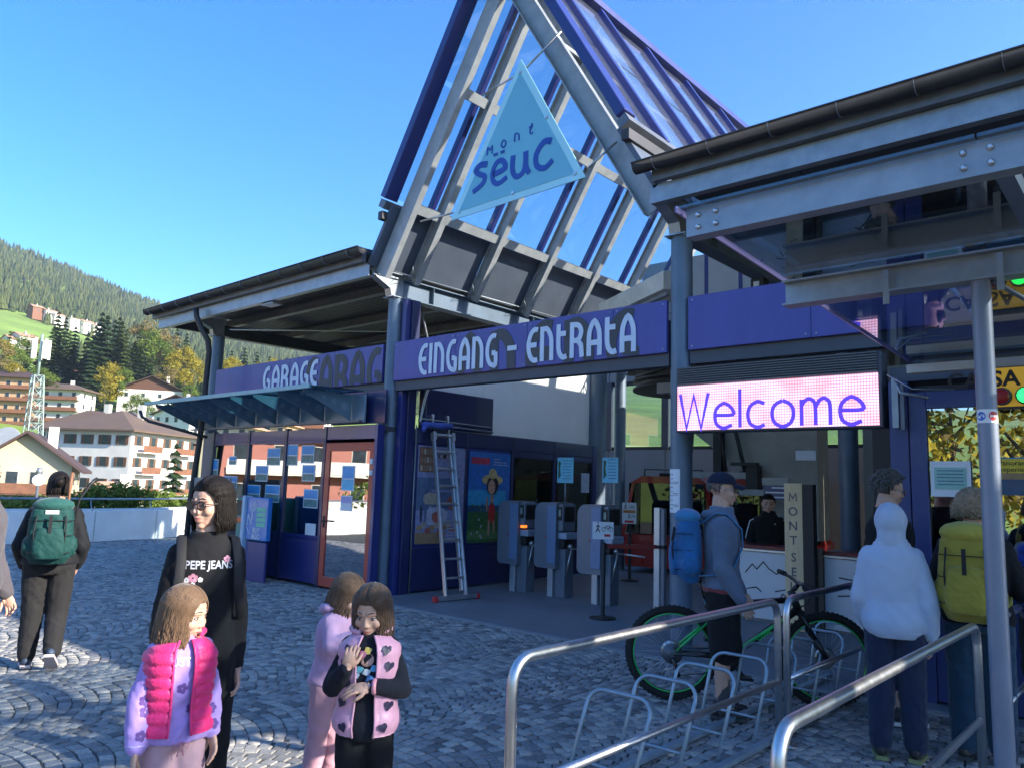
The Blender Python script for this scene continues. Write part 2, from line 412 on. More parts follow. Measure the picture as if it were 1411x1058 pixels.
# ================================================================ station building
ST = thing('lift_station', 'steel framed cable car station with glazed gable above the entrance', 'building', (-6.6, 7.4, 0))
YC = 7.4; XA, XB, XC = -14.62, -9.07, -4.13
ZB0, ZB1 = 4.43, 4.75
def column(x, y, r=.118, z1=ZB0, z0=0.):
    m = MB().tube([(x, y, z0), (x, y, z1)], r, 24, caps=False)
    m.lathe([(.2, 0), (.2, .015), (r+.02, .016)], (x, y, z0), n=16); return m.build('column', colpaint, ST)
for x in (XA, XB, XC, 1.3): column(x, YC)
column(-9.02, 12.7, .2); column(-8.98, 13.5, .12, 5.); column(-3.85, 11.9, .14); column(-14.62, 11.7)
FY = 6.86
for x in (XA, XB, XC, 1.3):       # bracket on top of each column carrying the eaves beam
    m = MB(); t = .012
    m.prism([(YC+.14, ZB0+.012), (YC-.14, ZB0+.012), (YC-.18, ZB0+.12), (FY+.05, 4.70), (FY+.05, 4.80), (YC+.14, 4.80)], (x-t/2, 0, 0), Y_, Z_, t)
    m.box((x-.13, YC-.16, ZB0), (x+.13, YC+.16, ZB0+.012))
    m.bar((x, YC-.15, ZB0+.02), (x, YC-.18, ZB0+.13), .14, .01, (0, 1, 0)); m.bar((x, YC-.18, ZB0+.13), (x, FY+.05, 4.70), .14, .01, (0, .5, 1))
    m.bar((x, FY+.05, 4.81), (x, YC+.2, 4.81), .14, .012)
    for dx in (-.1, .1):
        for dy in (-.12, .12): m.lathe([(.014, -.02), (.014, .0)], (x+dx, YC+dy, ZB0), n=6)
    m.build('bracket', galv, ST)
for x in (XB, XC):                # deep beams running into the hall
    m = MB().ibar((x, YC+.12, 4.60), (x, 15.5, 4.60), .2, .31, .016)
    for yy in (8.1, 10.6, 13.1): m.prism([(-.09, 0), (.09, 0), (.09, .28), (-.09, .28)], (x, yy, 4.46), X_, Z_, .008)
    m.build('beam', colpaint, ST)
m = MB().ibar((XA, YC+.1, 4.55), (XA, 11.9, 4.6), .16, .24, .014); m.build('beam', darkpan, ST)
# eaves beams (channels)
for a, b2 in ((-16.1, XB+.05), (XC-.05, 16)):
    m = MB().ibar((a, FY, 4.765), (b2, FY, 4.765), .1, .20, .012, kind='C'); m.build('eaves_beam', galv, ST)
# gutters with clips
def gutter(a, b2, y, z, drop=0):
    m = MB(); n = 8; prof = [(-.085*math.cos(math.pi*i/n), -.085*math.sin(math.pi*i/n)*1.1) for i in range(n+1)]
    vs = []; N = len(prof)
    for x in (a, b2):
        for (u, w) in prof: vs.append((x, y+u, z+w))
        for (u, w) in prof[::-1]: vs.append((x, y+u*.92, z+w*.92+.002))
    fs = [(i, i+1, 2*N+i+1, 2*N+i) for i in range(2*N-1)]+[(2*N-1, 0, 2*N, 4*N-1)]
    fs += [tuple(range(N)), tuple(range(2*N, 3*N))[::-1]]
    m.add(vs, fs, 0, True); m.tube([(a, y-.087, z+.004), (b2, y-.087, z+.004)], .011, 6)
    gt = m.build('gutter', gutterm, ST)
    x = a+.25
    while x < b2:
        c = MB()
        for i in range(n): c.bar((x, y+prof[i][0]*1.04, z+prof[i][1]*1.04), (x, y+prof[i+1][0]*1.04, z+prof[i+1][1]*1.04), .022, .004, (1, 0, 0))
        c.v = c.v; c.build('clip', galv, gt); x += .62
    return gt
gutter(-16.3, XB+.12, 6.62, 5.03); gutter(XC-.12, 16, 6.62, 5.04)
# roof decks
for a, b2 in ((-16.25, XB-.02), (XC+.02, 16)):
    ye = 12.0 if a < -10 else 15.5; m = MB(); m.prism([(6.70, 5.0), (6.70, 5.08), (ye, 5.08+(ye-6.7)*.053), (ye, 5.0+(ye-6.7)*.053)], (a, 0, 0), Y_, Z_, b2-a)
    m.build('roof', darkpan, ST)
    m = MB().box((a, 6.72, 4.868), (b2, 6.80, 5.0)); m.build('fascia', galv_d, ST)
m = MB()                           # left soffit slats
x = -15.9
while x < XB-.2: m.box((x, 7.0, 4.93), (x+.1, 11.9, 4.955)); x += .135
o = m.build('soffit_slats', soffitm, ST); o['kind'] = 'stuff'
for yy in (7.9, 9.3, 10.7): MB().ibar((-16, yy, 4.84), (XB-.1, yy, 4.84), .12, .16, .01).build('purlin', galv_d, ST)
MB().box((-16.05, 7., 4.72), (-15.97, 11.95, 4.98)).build('fascia', galv_d, ST)
MB().box((-15.9, 11.9, 4.3), (XB-.1, 11.98, 5.2)).build('fascia', darkpan, ST)
MB().bar((-13.8, 7.2, 4.45), (-11.2, 9.1, 4.45), .06, .012).build('brace', galv, ST)
MB().tube([(-9.3, 8.1, 4.5), (-9.6, 8.9, 3.1)], .018, 6).build('brace', galv_d, ST)
# right soffit: dark sheets between purlins
x = XC+.12
while x < 15.8: MB().box((x, 6.95, 4.90), (x+1.18, 14.5, 4.915)).build('soffit_panel', darkpan, ST); x += 1.2
for yy in (8.6, 10.6, 12.6): MB().ibar((XC+.1, yy, 4.8), (9, yy, 4.8), .12, .16, .01).build('purlin', galv_d, ST)

# ---- glazed gable
galv_g = mat('pale_galvanised_gable_steel', (.38, .39, .40), .5, .2, .16, 6, .05, 90)
XM = (XB+XC)/2+.02; ZR = 8.80; SL = 1.65; Z0 = 4.86
def gx(z, side, off=0.): return XM+side*((ZR-z)/SL+off*math.sqrt(1+1/SL**2))
GY = [7.0, 7.62, 8.93, 10.25, 11.57, 12.89, 14.2]
for s_ in (-1, 1):
    un = Vector((s_*SL, 0, 1)).normalized()
    for i, yy in enumerate(GY):
        w = .1 if i == 0 else .11; h = .26 if i == 0 else .2
        a = Vector((gx(Z0-.1, s_), yy, Z0-.1))-un*(h/2); b2 = Vector((XM, yy, ZR))-un*(h/2)
        MB().ibar(a, b2, w, h, .012, up=un, kind='C' if i == 0 else 'I').build('rafter', galv_g, ST)
    # purlins
    for zz in (5.70, 7.22):
        xx = gx(zz, s_)
        for i in range(len(GY)-1):
            a = Vector((xx, GY[i]+.06, zz))-un*.09; b2 = Vector((xx, GY[i+1]-.06, zz))-un*.09
            MB().ibar(a, b2, .14, .12, .01, up=un).build('purlin', galv_g, ST)
    for i in range(len(GY)-1):
        y0, y1 = GY[i]-(.22 if i == 0 else 0)+.0, GY[i+1]
        # solid lower panel
        def quad(z_a, z_b, off, th, ya, yb):
            A = Vector((gx(z_a, s_), 0, z_a))+un*off; B = Vector((gx(z_b, s_), 0, z_b))+un*off; mb_ = MB()
            vs = [(A.x, ya, A.z), (A.x, yb, A.z), (B.x, yb, B.z), (B.x, ya, B.z)]
            vs2 = [(v[0]+un.x*th, v[1], v[2]+un.z*th) for v in vs]
            mb_.add(vs+vs2, [(0, 1, 2, 3), (4, 7, 6, 5), (0, 4, 5, 1), (1, 5, 6, 2), (2, 6, 7, 3), (3, 7, 4, 0)]); return mb_
        quad(Z0-.05, 5.62, .03, .06, y0+.03, y1-.03).build('eaves_panel', mat('blue_grey_eaves_panel', (.10, .12, .16), .5, .1, .15, 2), ST)
        quad(5.70, 7.20, .16, .02, y0+.04, y1-.04).build('pane', roofgl if s_ < 0 else roofgl2, ST)
        quad(7.26, ZR-.04, .16, .02, y0+.04, y1-.04).build('pane', roofgl if s_ < 0 else roofgl2, ST)
    for i, yy in enumerate(GY[1:]):
        z_a = 5.62; A = Vector((gx(z_a, s_), yy-.0, z_a))+un*.20; B = Vector((XM, yy-.0, ZR))+un*.20
        MB().bar(A, B, .085, .11, up=un, bev=.006).build('glazing_bar', navy, ST)
    # navy verge and eaves trim
    A = Vector((gx(5.66, s_), 6.82, 5.66))+un*.2; B = Vector((XM, 6.82, ZR+.08))+un*.2
    MB().bar(A, B, .24, .13, up=un, bev=.008).build('verge', navy, ST)
    A = Vector((gx(5.62, s_), 0, 5.62))+un*.2
    MB().bar((A.x, 6.72, A.z-.05), (A.x, 14.3, A.z-.05), .12, .13, up=un).build('eaves_trim', galv_d, ST)
    MB().bar((A.x+s_*.03, 6.72, A.z-.22), (A.x+s_*.03, 14.3, A.z-.22), .1, .12).build('gutter', gutterm, ST)
MB().bar((XM, 6.72, ZR+.3), (XM, 14.3, ZR+.3), .3, .1).build('ridge_cap', navy, ST)
MB().bar((XM, 7.0, ZR-.2), (XM, 14.3, ZR-.2), .12, .16).build('ridge_beam', galv, ST)
# rear gable infill: posts and panes
for k in range(5):
    xx = XM+(k-2)*.75; zt = ZR-abs(k-2)*.75*SL-.25
    MB().box((xx-.04, 14.15, 4.9), (xx+.04, 14.25, zt)).build('mullion', navy, ST)
MB().box((XM-2.3, 14.16, 5.0), (XM+2.3, 14.24, 6.55)).build('infill_panel', hallgrey0, ST)
# tie along the front between the gable feet (light flanges)
for s_ in (-1, 1):
    x0 = gx(Z0-.1, s_); MB().tube([(x0-s_*.1, 7.05, 4.80), (x0-s_*.1, 14, 4.86)], .012, 6).build('tie_rod', galv, ST)
    for yy in GY[1:]: MB().tube([(x0-s_*.05, yy, 5.05), (x0-s_*.35, yy-.25, 4.82), (x0-s_*.1, yy, 4.80)], .008, 5).build('stay', galv, ST)

# ---- interior walls of the hall
def wall(name, a, b2, m_, bev=0): return MB().box(a, b2, 0, bev).build(name, m_, ST)
hallgrey = mat('grey_hall_panel', (.26, .255, .25), .7, .1, .08, 1.5)
conc = mat('beige_concrete', (.34, .31, .26), .85, 0, .15, 2, .1, 40)
wall('wall', (-9.25, 9.42, 2.46), (-9.06, 12.5, 4.05), mat('bright_white_plaster', (.85, .84, .82), .8, 0, .04, 2)); wall('wall', (-9.25, 7.75, 3.09), (-9.06, 9.415, 3.62), mat('bright_white_plaster', (.85, .84, .82)))
# rear wall with a window band towards the meadow
RW = 16.0
for k in range(9):
    x0 = -12.6+k*1.62
    wall('wall_panel', (x0+.01, RW, 0), (x0+1.61, RW+.12, 2.6), hallgrey)
    wall('wall_panel', (x0+.01, RW, 4.3), (x0+1.61, RW+.12, 5.6), hallgrey)
    wall('mullion', (x0-.09, RW-.03, 2.6), (x0+.09, RW+.1, 4.3), darkpan)
    f = wall('window', (x0+.1, RW+.02, 2.602), (x0+1.52, RW+.1, 2.68), black)
    MB().box((x0+.1, RW+.04, 2.69), (x0+1.52, RW+.055, 4.28)).build('pane', clear, f)
    MB().box((x0+.1, RW+.02, 4.2), (x0+1.52, RW+.1, 4.298)).build('frame', black, f)
for (x0, x1, yy, z0, z1, mm) in ((-2.6, .8, 13.6, 0, 4.6, hallgrey), (.8, 9, 13.6, 0, 4.6, hallgrey), (-4.2, -2.6, 13.7, 0, 4.6, hallgrey)):
    n = max(1, int((x1-x0)/.9))
    for k in range(n):
        w_ = (x1-x0)/n; wall('wall_panel', (x0+k*w_+.008, yy, z0), (x0+(k+1)*w_-.008, yy+.1, z1), mm)
wall('lintel', (-5.1, 8.5, 2.86), (-1.5, 8.62, 2.99), conc)
wall('post', (-3.42, 11.6, 0), (-3.16, 11.9, 4.6), mat('brown_steel', (.07, .065, .065), .6))
wall('post', (-2.86, 11.0, 0), (-2.62, 11.2, 4.6), black)
for yy in (9.2, 10.6, 12, 13.4):   # light roof trusses across the hall
    m = MB(); zc = 4.75
    m.tube([(XB+.1, yy, zc), (XC, yy, zc)], .025, 6); m.tube([(XB+.1, yy, zc+.45), (XC, yy, zc+.45)], .025, 6)
    for k in range(8):
        x0 = XB+.3+k*.58; m.tube([(x0, yy, zc), (x0+.29, yy, zc+.45), (x0+.58, yy, zc)], .014, 5)
    if yy > 12: m.build('truss', galv, ST)

a_, b_ = on(842, 432, y=11.2), on(935, 388, y=9.9)
MB().bar(a_, b_, .5, .28).build('skylight_patch', mat('skylight_patch_white', (.8, .78, .7), .6), ST)  # white box added to stand in for the bright skylight patch
MB().bar(a_+Vector((0, -.3, -.25)), b_+Vector((0, -.3, -.25)), .06, .05).build('rail', galv, ST)
# ================================================================ signs on the front
signm = mat('violet_blue_sign_panel', (.066, .064, .29), .45, 0, .13, 1.6, .01, 20, coat=.1, stretch=(2.5, 2.5, .5))
letterm = mat('pale_letter_vinyl', (.62, .68, .78), .5, 0, .04, 5)
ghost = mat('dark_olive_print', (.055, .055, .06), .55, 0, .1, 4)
def glyph(c):
    if c == 'E': return [[(.5, .93), (.36, .95), (.22, .86), (.13, .68), (.1, .5), (.13, .3), (.22, .13), (.36, .05), (.5, .07)], [(.1, .5), (.46, .5)]], .58
    if c == 'I': return [[(.1, 0), (.1, 1)]], .27
    if c == 'N': return [[(.1, 0), (.1, 1)], [(.1, .9), (.27, .93), (.41, .8), (.49, .58), (.5, 0)]], .66
    if c == 'G': return [[(.5, .93), (.36, .95), (.22, .86), (.13, .68), (.1, .5), (.13, .3), (.22, .13), (.34, .06), (.5, .06), (.5, .44)], [(.5, .42), (.32, .42)]], .66
    if c == 'A': return [[(.1, 0), (.1, .5), (.15, .75), (.3, .95), (.45, .75), (.5, .5), (.5, 0)], [(.12, .36), (.48, .36)]], .66
    if c == 'R': return [[(.1, 0), (.1, 1)], [(.1, .92), (.34, .9), (.46, .72), (.36, .5), (.12, .47)], [(.3, .5), (.46, .34), (.5, 0)]], .66
    if c == 'T': return [[(.12, 1), (.12, .38), (.19, .14), (.32, .05), (.46, .08)], [(.12, .72), (.42, .72)]], .56
    if c == '-': return [[(.08, .5), (.5, .5)]], .62
    if c == 'O': return [[(.1, 0), (.1, .5), (.15, .75), (.3, .95), (.45, .75), (.5, .5), (.5, 0)]], .66
    return [], .3
def deco(parent, txt, x0, x1, z0, z1, y, m_, name='letter', w=.165, depth=.006, clip=None):
    tot = sum(glyph(c)[1] for c in txt); s = (x1-x0)/tot; h = z1-z0; x = x0
    for c in txt:
        st, adv = glyph(c)
        if st:
            m = MB()
            for k, p in enumerate(st):
                pp = []
                n_ = len(p)
                for i in range(n_-1):       # smooth the bends (Catmull-Rom)
                    a, b2, c2, d2 = p[max(i-1, 0)], p[i], p[i+1], p[min(i+2, n_-1)]
                    for t in (0, .34, .67) if n_ > 3 else (0,):
                        pp.append(tuple(.5*((2*b2[j])+(-a[j]+c2[j])*t+(2*a[j]-5*b2[j]+4*c2[j]-d2[j])*t*t+(-a[j]+3*b2[j]-3*c2[j]+d2[j])*t**3) for j in (0, 1)))
                pp.append(p[-1])
                pp = [(a*s*1.0, b2*h) for a, b2 in pp]
                m.stroke(pp, w*s*1.0, (x, y-.0015*k, z0), X_, Z_, depth)
            if clip is not None:
                cz0, cz1 = clip; m.v = [(a, b2, min(max(c2, cz0), cz1)) for a, b2, c2 in m.v]
            m.build(name, m_, parent)
        x += s*adv
def sign_panel(x0, x1, label, y=7.3):
    t = thing('sign_board', label, 'sign', (x0, y, 3.13)); seg = 1.32; x = x0
    while x < x1-.01:
        xe = min(x+seg, x1)
        if x1-xe < .3: xe = x1
        MB().box((x+.002, y, 3.13), (xe-.002, y+.05, 3.72), bev=.004).build('panel', signm, t); [MB().lathe([(.011, 0), (.008, .004)], (xx, y, zz), (0, -1, 0), 8).build('screw', galv, t) for xx in (x+.05, xe-.05) for zz in (3.17, 3.68)]; x = xe
    MB().box((x0, y+.052, 2.99), (x1, y+.2, 3.5)).build('carrier', darkpan, t)
    return t
sg = sign_panel(-14.42, -9.2, 'long violet sign board reading GARAGE left of the middle column')
deco(sg, 'GARAGE', -12.62, -10.86, 3.20, 3.62, 7.293, letterm)
deco(sg, 'GARAGE', -11.32, -8.35+.0, 2.95, 3.69, 7.2965, ghost, 'shadow_letter', .17, .002, (3.135, 3.715)) if False else None
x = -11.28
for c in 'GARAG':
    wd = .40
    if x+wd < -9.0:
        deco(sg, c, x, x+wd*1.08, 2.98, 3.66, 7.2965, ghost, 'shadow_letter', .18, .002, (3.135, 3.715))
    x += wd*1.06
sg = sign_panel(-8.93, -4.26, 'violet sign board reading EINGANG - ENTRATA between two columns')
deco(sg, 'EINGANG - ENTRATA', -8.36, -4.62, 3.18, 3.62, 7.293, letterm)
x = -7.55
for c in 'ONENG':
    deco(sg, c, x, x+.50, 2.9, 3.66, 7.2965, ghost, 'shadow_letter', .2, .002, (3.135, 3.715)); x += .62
for o_ in [k for k in COL.objects if k.name.startswith('shadow_letter')]: pass
sign_panel(-4.0, -1.2, 'plain blue-violet sign board without lettering right of the Welcome display')

# triangular glass sign in the gable
tri = thing('triangle_sign', 'turquoise glass triangle sign reading mont seuc hung in the gable', 'sign', (-6.03, 6.75, 5.05))
tgl = mat('turquoise_glass', (.26, .66, .78), .12, 0, .05, .8, coat=.5)
tgl.node_tree.nodes['Principled BSDF'].inputs['Transmission Weight'].default_value = .35
P = [on(622, 305, y=6.75), on(808, 245, y=6.75), on(719, 83, y=6.75)]
cx = sum((p for p in P), Vector())/3
MB().prism([(p.x, p.z) for p in P], (0, 6.75, 0), X_, Z_, .016).build('panel', mat('pale_glass_edge', (.42, .74, .78), .1, 0, .05, 2, coat=.5), tri)
P2 = [cx+(p-cx)*.86 for p in P]
MB().prism([(p.x, p.z) for p in P2], (0, 6.733, 0), X_, Z_, .004).build('print', tgl, tri)
ub = (P[1]-P[0]).normalized(); vb = Vector((-ub.z, 0, ub.x))
tb = mat('deep_blue_vinyl', (.01, .06, .34), .4)
O = P[0]+Vector((0, -.024, 0))
L = (P[1]-P[0]).length
def brush(parent, pts, w0, w1=None, name='letter'):
    m = MB(); pp = []
    for i in range(len(pts)-1):
        a, b2, c2, d2 = pts[max(i-1, 0)], pts[i], pts[i+1], pts[min(i+2, len(pts)-1)]
        for t in (0, .25, .5, .75): pp.append(tuple(.5*((2*b2[j])+(-a[j]+c2[j])*t+(2*a[j]-5*b2[j]+4*c2[j]-d2[j])*t*t+(-a[j]+3*b2[j]-3*c2[j]+d2[j])*t**3) for j in (0, 1)))
    pp.append(pts[-1]); m.stroke(pp, w0, O, ub, vb, .003, 0, False, w1); return m
SX, SY, UU = .36*L/2.14, .20, 1.0
def word(strokes, ox, oy, s, w):
    m = MB()
    for k, st in enumerate(strokes):
        q = brush(None, [(ox+a*s, oy+b2*s) for a, b2 in st], w, w*.8); m.add([(a, b2-.0012*k, c) for a, b2, c in q.v], q.f)
    return m
word([[(.72, .8), (.4, .86), (.2, .72), (.38, .55), (.62, .4), (.5, .18), (.08, .02)]], .38, .28, .40, .085).build('letter', tb, tri)
word([[(.12, .42), (.62, .5), (.5, .78), (.25, .78), (.08, .5), (.12, .2), (.35, .06), (.7, .18)], [(.2, 1.12), (.2, 1.02)], [(.5, 1.12), (.5, 1.02)]], .73, .26, .40, .08).build('letter', tb, tri)
word([[(.1, .82), (.08, .35), (.25, .08), (.55, .2), (.62, .8)], [(.62, .8), (.64, .3), (.78, .04)]], 1.07, .26, .40, .08).build('letter', tb, tri)
word([[(.7, .78), (.42, .84), (.14, .55), (.16, .2), (.45, .04), (.75, .2)]], 1.43, .26, .42, .085).build('letter', tb, tri)
for k, st in enumerate(([[(0, 0), (.05, .6), (.3, .35), (.5, .6), (.5, 0)]], [[(.3, 0), (.05, .25), (.2, .58), (.45, .5), (.5, .2), (.3, 0)]], [[(0, 0), (.02, .55), (.2, .6), (.4, .45), (.42, 0)]], [[(.3, .8), (.1, .3), (.2, .02), (.4, .1)], [(0, .55), (.4, .58)]])):
    word(st, .66+k*.235, .72+.02*k, .17, .025).build('letter', tb, tri)
for p in list(P2)+[(P[0]+P[1])/2+vb*.1, (P[1]+P[2])/2-ub*.08]:
    MB().lathe([(.022, -.03), (.026, -.025), (.026, -.018)], (p.x, 6.75, p.z), (0, 1, 0), 10).build('fixing', steel, tri)
for (a, b2) in ((P[2], (-6.95, 6.98, 6.9)), (P[2], (-5.6, 6.98, 7.3)), (P[0], (-8.1, 6.98, 5.35)), (P[1], (-4.75, 7.0, 5.6))):
    MB().tube([Vector((a[0], 6.77, a[2]-.15 if a is P[2] else a[2]+.12)), b2], .014, 6).build('rod', steel, tri)

# LED display
led = thing('led_display', 'LED display box showing Welcome in blue on pink beside the column', 'display', (-3.05, 7.05, 2.23))
MB().box((-4.01, 7.07, 2.23), (-1.99, 7.25, 2.90), bev=.006).build('housing', darkpan, led)
for x in (-3.55, -2.5): MB().bar((x, 7.16, 2.9), (x, 7.16, 3.0), .03, .03).build('hanger', galv, led)
lm = bpy.data.materials.new('led_screen'); lm.use_nodes = True; nt = lm.node_tree; b = nt.nodes['Principled BSDF']; b.inputs['Roughness'].default_value = .6
b.inputs['Base Color'].default_value = (.02, .02, .02, 1)
geo = nt.nodes.new('ShaderNodeNewGeometry'); sx = nt.nodes.new('ShaderNodeSeparateXYZ'); nt.links.new(geo.outputs['Position'], sx.inputs[0])
def gridline(sock, pitch, duty):
    a = nt.nodes.new('ShaderNodeMath'); a.operation = 'DIVIDE'; a.inputs[1].default_value = pitch; nt.links.new(sock, a.inputs[0])
    f = nt.nodes.new('ShaderNodeMath'); f.operation = 'FRACT'; nt.links.new(a.outputs[0], f.inputs[0])
    c = nt.nodes.new('ShaderNodeMath'); c.operation = 'GREATER_THAN'; c.inputs[1].default_value = duty; nt.links.new(f.outputs[0], c.inputs[0]); return c.outputs[0]
gA = gridline(sx.outputs['X'], .0255, .2); gB = gridline(sx.outputs['Z'], .0255, .25)
mm = nt.nodes.new('ShaderNodeMath'); mm.operation = 'MULTIPLY'; nt.links.new(gA, mm.inputs[0]); nt.links.new(gB, mm.inputs[1])
nz = nt.nodes.new('ShaderNodeTexNoise'); nz.inputs['Scale'].default_value = 4; nt.links.new(geo.outputs['Position'], nz.inputs['Vector'])
rp = nt.nodes.new('ShaderNodeValToRGB'); rp.color_ramp.elements[0].position = .35; rp.color_ramp.elements[1].position = .65
rp.color_ramp.elements[0].color = (.95, .42, .55, 1); rp.color_ramp.elements[1].color = (.85, .62, .95, 1); nt.links.new(nz.outputs['Fac'], rp.inputs['Fac'])
nt.links.new(rp.outputs[0], b.inputs['Emission Color'])
m2 = nt.nodes.new('ShaderNodeMapRange'); m2.inputs['To Min'].default_value = .25; m2.inputs['To Max'].default_value = .72; nt.links.new(mm.outputs[0], m2.inputs['Value']); nt.links.new(m2.outputs[0], b.inputs['Emission Strength'])
MB().box((-3.985, 7.055, 2.25), (-2.02, 7.07, 2.71)).build('screen', lm, led)
ledoff = mat('led_modules_off', (.03, .032, .035), .5)
m = MB(); z = 2.72
while z < 2.885: m.box((-3.985, 7.04, z), (-2.02, 7.068, z+.011)); z += .0235
m.build('unlit_modules', mat('louvre_grey', (.10, .11, .12), .5), led)
blu = mat('led_blue_text', (.0, .0, .02), .5, emit=(.06, .03, .62), es=.75, var=0)
wl = {'W': [[(0, 1), (.2, 0), (.42, .95), (.64, 0), (.86, 1)]], 'e': [[(.06, .36), (.56, .36), (.52, .55), (.31, .68), (.1, .55), (.04, .34), (.1, .1), (.3, 0), (.54, .08)]],
      'l': [[(.05, 0), (.05, 1.05)]], 'c': [[(.5, .62), (.3, .68), (.1, .56), (.04, .34), (.1, .1), (.3, 0), (.5, .06)]],
      'o': [[(.32, .68), (.11, .56), (.04, .34), (.11, .1), (.32, 0), (.53, .1), (.6, .34), (.53, .56), (.32, .68)]],
      'm': [[(.05, 0), (.05, .68)], [(.05, .5), (.14, .64), (.26, .68), (.37, .6), (.4, .42), (.4, 0)], [(.4, .45), (.5, .63), (.62, .68), (.73, .6), (.76, .42), (.76, 0)]]}
def smooth_pts(p):
    if len(p) < 4: return p
    q = []; n_ = len(p)
    for i in range(n_-1):
        a, b2, c2, d2 = p[max(i-1, 0)], p[i], p[i+1], p[min(i+2, n_-1)]
        for t in (0, .25, .5, .75): q.append(tuple(.5*((2*b2[j])+(-a[j]+c2[j])*t+(2*a[j]-5*b2[j]+4*c2[j]-d2[j])*t*t+(-a[j]+3*b2[j]-3*c2[j]+d2[j])*t**3) for j in (0, 1)))
    return q+[p[-1]]
x = -3.95
for c, adv in zip('Welcome', (.96, .66, .18, .6, .70, .90, .66)):
    m = MB()
    for k, st in enumerate(wl[c]): m.stroke([(a*.368, b2*.36) for a, b2 in (smooth_pts(st) if c != 'W' else st)], .036, (x, 7.053-.001*k, 2.262), X_, Z_, .002)
    m.build('letter', blu, led); x += adv*.368+.02

# ================================================================ garage kiosk (left)
KI = thing('glazed_kiosk', 'navy framed glass kiosk with a red framed door under the awning', 'kiosk', (-11.8, 7.1, 0))
fr = mat('bounce_tinted_frame', (.075, .05, .17), .36, 0, .08, 3, coat=.2)  # header colour has the reddish bounce light mixed into it
KY = 7.1; MX = [-14.3, -13.9, -12.6, -11.4, -10.28]
for i in range(1, len(MX)):
    x0, x1 = MX[i-1], MX[i]
    if i == 1: MB().box((x0, KY, 0), (x1, KY+.06, 2.45), bev=.004).build('panel', navy, KI); continue
    MB().box((x0+.04, KY+.012, .02), (x1-.04, KY+.05, .70), bev=.008).build('lower_panel', navy, KI)
    f = MB().box((x0+.0405, KY, .702), (x1-.0405, KY+.06, .758)).build('window', navy, KI)
    MB().box((x0+.0405, KY, 2.215), (x1-.0405, KY+.06, 2.258)).build('frame', fr, f)
    MB().box((x0+.04, KY+.022, .76), (x1-.04, KY+.034, 2.213)).build('pane', refl, f)
    MB().box((x0+.04, KY+.004, 2.26), (x1-.04, KY+.05, 2.44), bev=.004).build('header_panel', fr, KI)
for x in MX[1:]: MB().box((x-.039, KY-.012, 0), (x+.039, KY+.08, 2.47), bev=.004).build('mullion', navy_dk, KI)
MB().box((-10.24, KY+.004, 2.26), (-9.0, KY+.05, 2.47), bev=.004).build('header_panel', fr, KI)
MB().box((-9.0, KY-.03, 0), (-8.93, KY+.1, 2.47), bev=.004).build('jamb', navy, KI)
for k in range(3): MB().box((-10.2+k*.45, KY+.03, 2.49), (-9.76+k*.45, KY+.07, 2.98), bev=.004).build('upper_panel', navy_dk, KI)
d = MB(); d.box((-10.235, KY-.004, .015), (-9.005, KY+.045, .165), bev=.004); d.box((-10.235, KY-.004, 2.08), (-9.005, KY+.045, 2.21), bev=.004)
d.box((-10.235, KY-.0035, .166), (-10.12, KY+.0445, 2.079)); d.box((-9.12, KY-.0035, .166), (-9.005, KY+.0445, 2.079))
dr = d.build('door', red, KI)
MB().box((-10.12, KY+.012, .166), (-9.12, KY+.024, 2.079)).build('pane', refl, dr)
h = MB().tube([(-10.17, KY-.005, 1.0), (-10.17, KY-.06, 1.0), (-10.03, KY-.06, 1.0)], .012, 8); h.box((-10.195, KY-.012, .9), (-10.145, KY-.003, 1.08), bev=.003); h.build('handle', black, dr)
MB().box((-9.06, KY-.05, 1.88), (-9.01, KY-.006, 1.96), bev=.005).box((-9.06, KY-.05, 1.72), (-9.01, KY-.006, 1.79), bev=.005).build('hinge', paper, dr)
MB().box((-14.3, KY+.1, 2.38), (-8.95, 9.4, 2.45)).build('roof', darkpan, KI)
MB().box((-14.3, 9.34, 0), (-8.95, 9.4, 2.38)).build('wall', navy_dk, KI)
MB().box((-14.3, KY+.08, 0), (-14.24, 9.34, 2.38)).build('wall', navy_dk, KI)
MB().box((-14.2, KY+.1, .006), (-8.95, 9.33, .03)).build('floor', darkpan, KI)
# threshold strip
# notices on the kiosk windows
skyb = mat('poster_sky_blue', (.03, .28, .62), .4, 0, .2, 9); seab = mat('poster_landscape', (.08, .2, .2), .4, 0, .5, 12)
cyan = mat('poster_cyan', (.05, .42, .66), .4, 0, .2, 9); pgreen = mat('poster_green', (.08, .24, .05), .5, 0, .45, 22)
def notice(px0, py0, px1, py1, label, y, mats, thick=.004, split=.5, cat='poster'):
    a = on(px0, py0, y=y); b2 = on(px1, py1, y=y)
    w, hgt = abs(b2.x-a.x), abs(a.z-b2.z)
    t = thing('notice', label, cat, (a.x, y, b2.z))
    MB().box((a.x, y, b2.z), (b2.x, y+thick, a.z)).build('sheet', paper, t)
    m = MB(); e_ = .015
    m.box((a.x+e_, y-.002, b2.z+e_+hgt*split*.9), (b2.x-e_, y-.0005, a.z-e_)); m.build('print', mats[0], t)
    m = MB().box((a.x+e_, y-.002, b2.z+e_), (b2.x-e_, y-.0005, b2.z+hgt*split*.9)); m.build('print', mats[1], t)
    return t
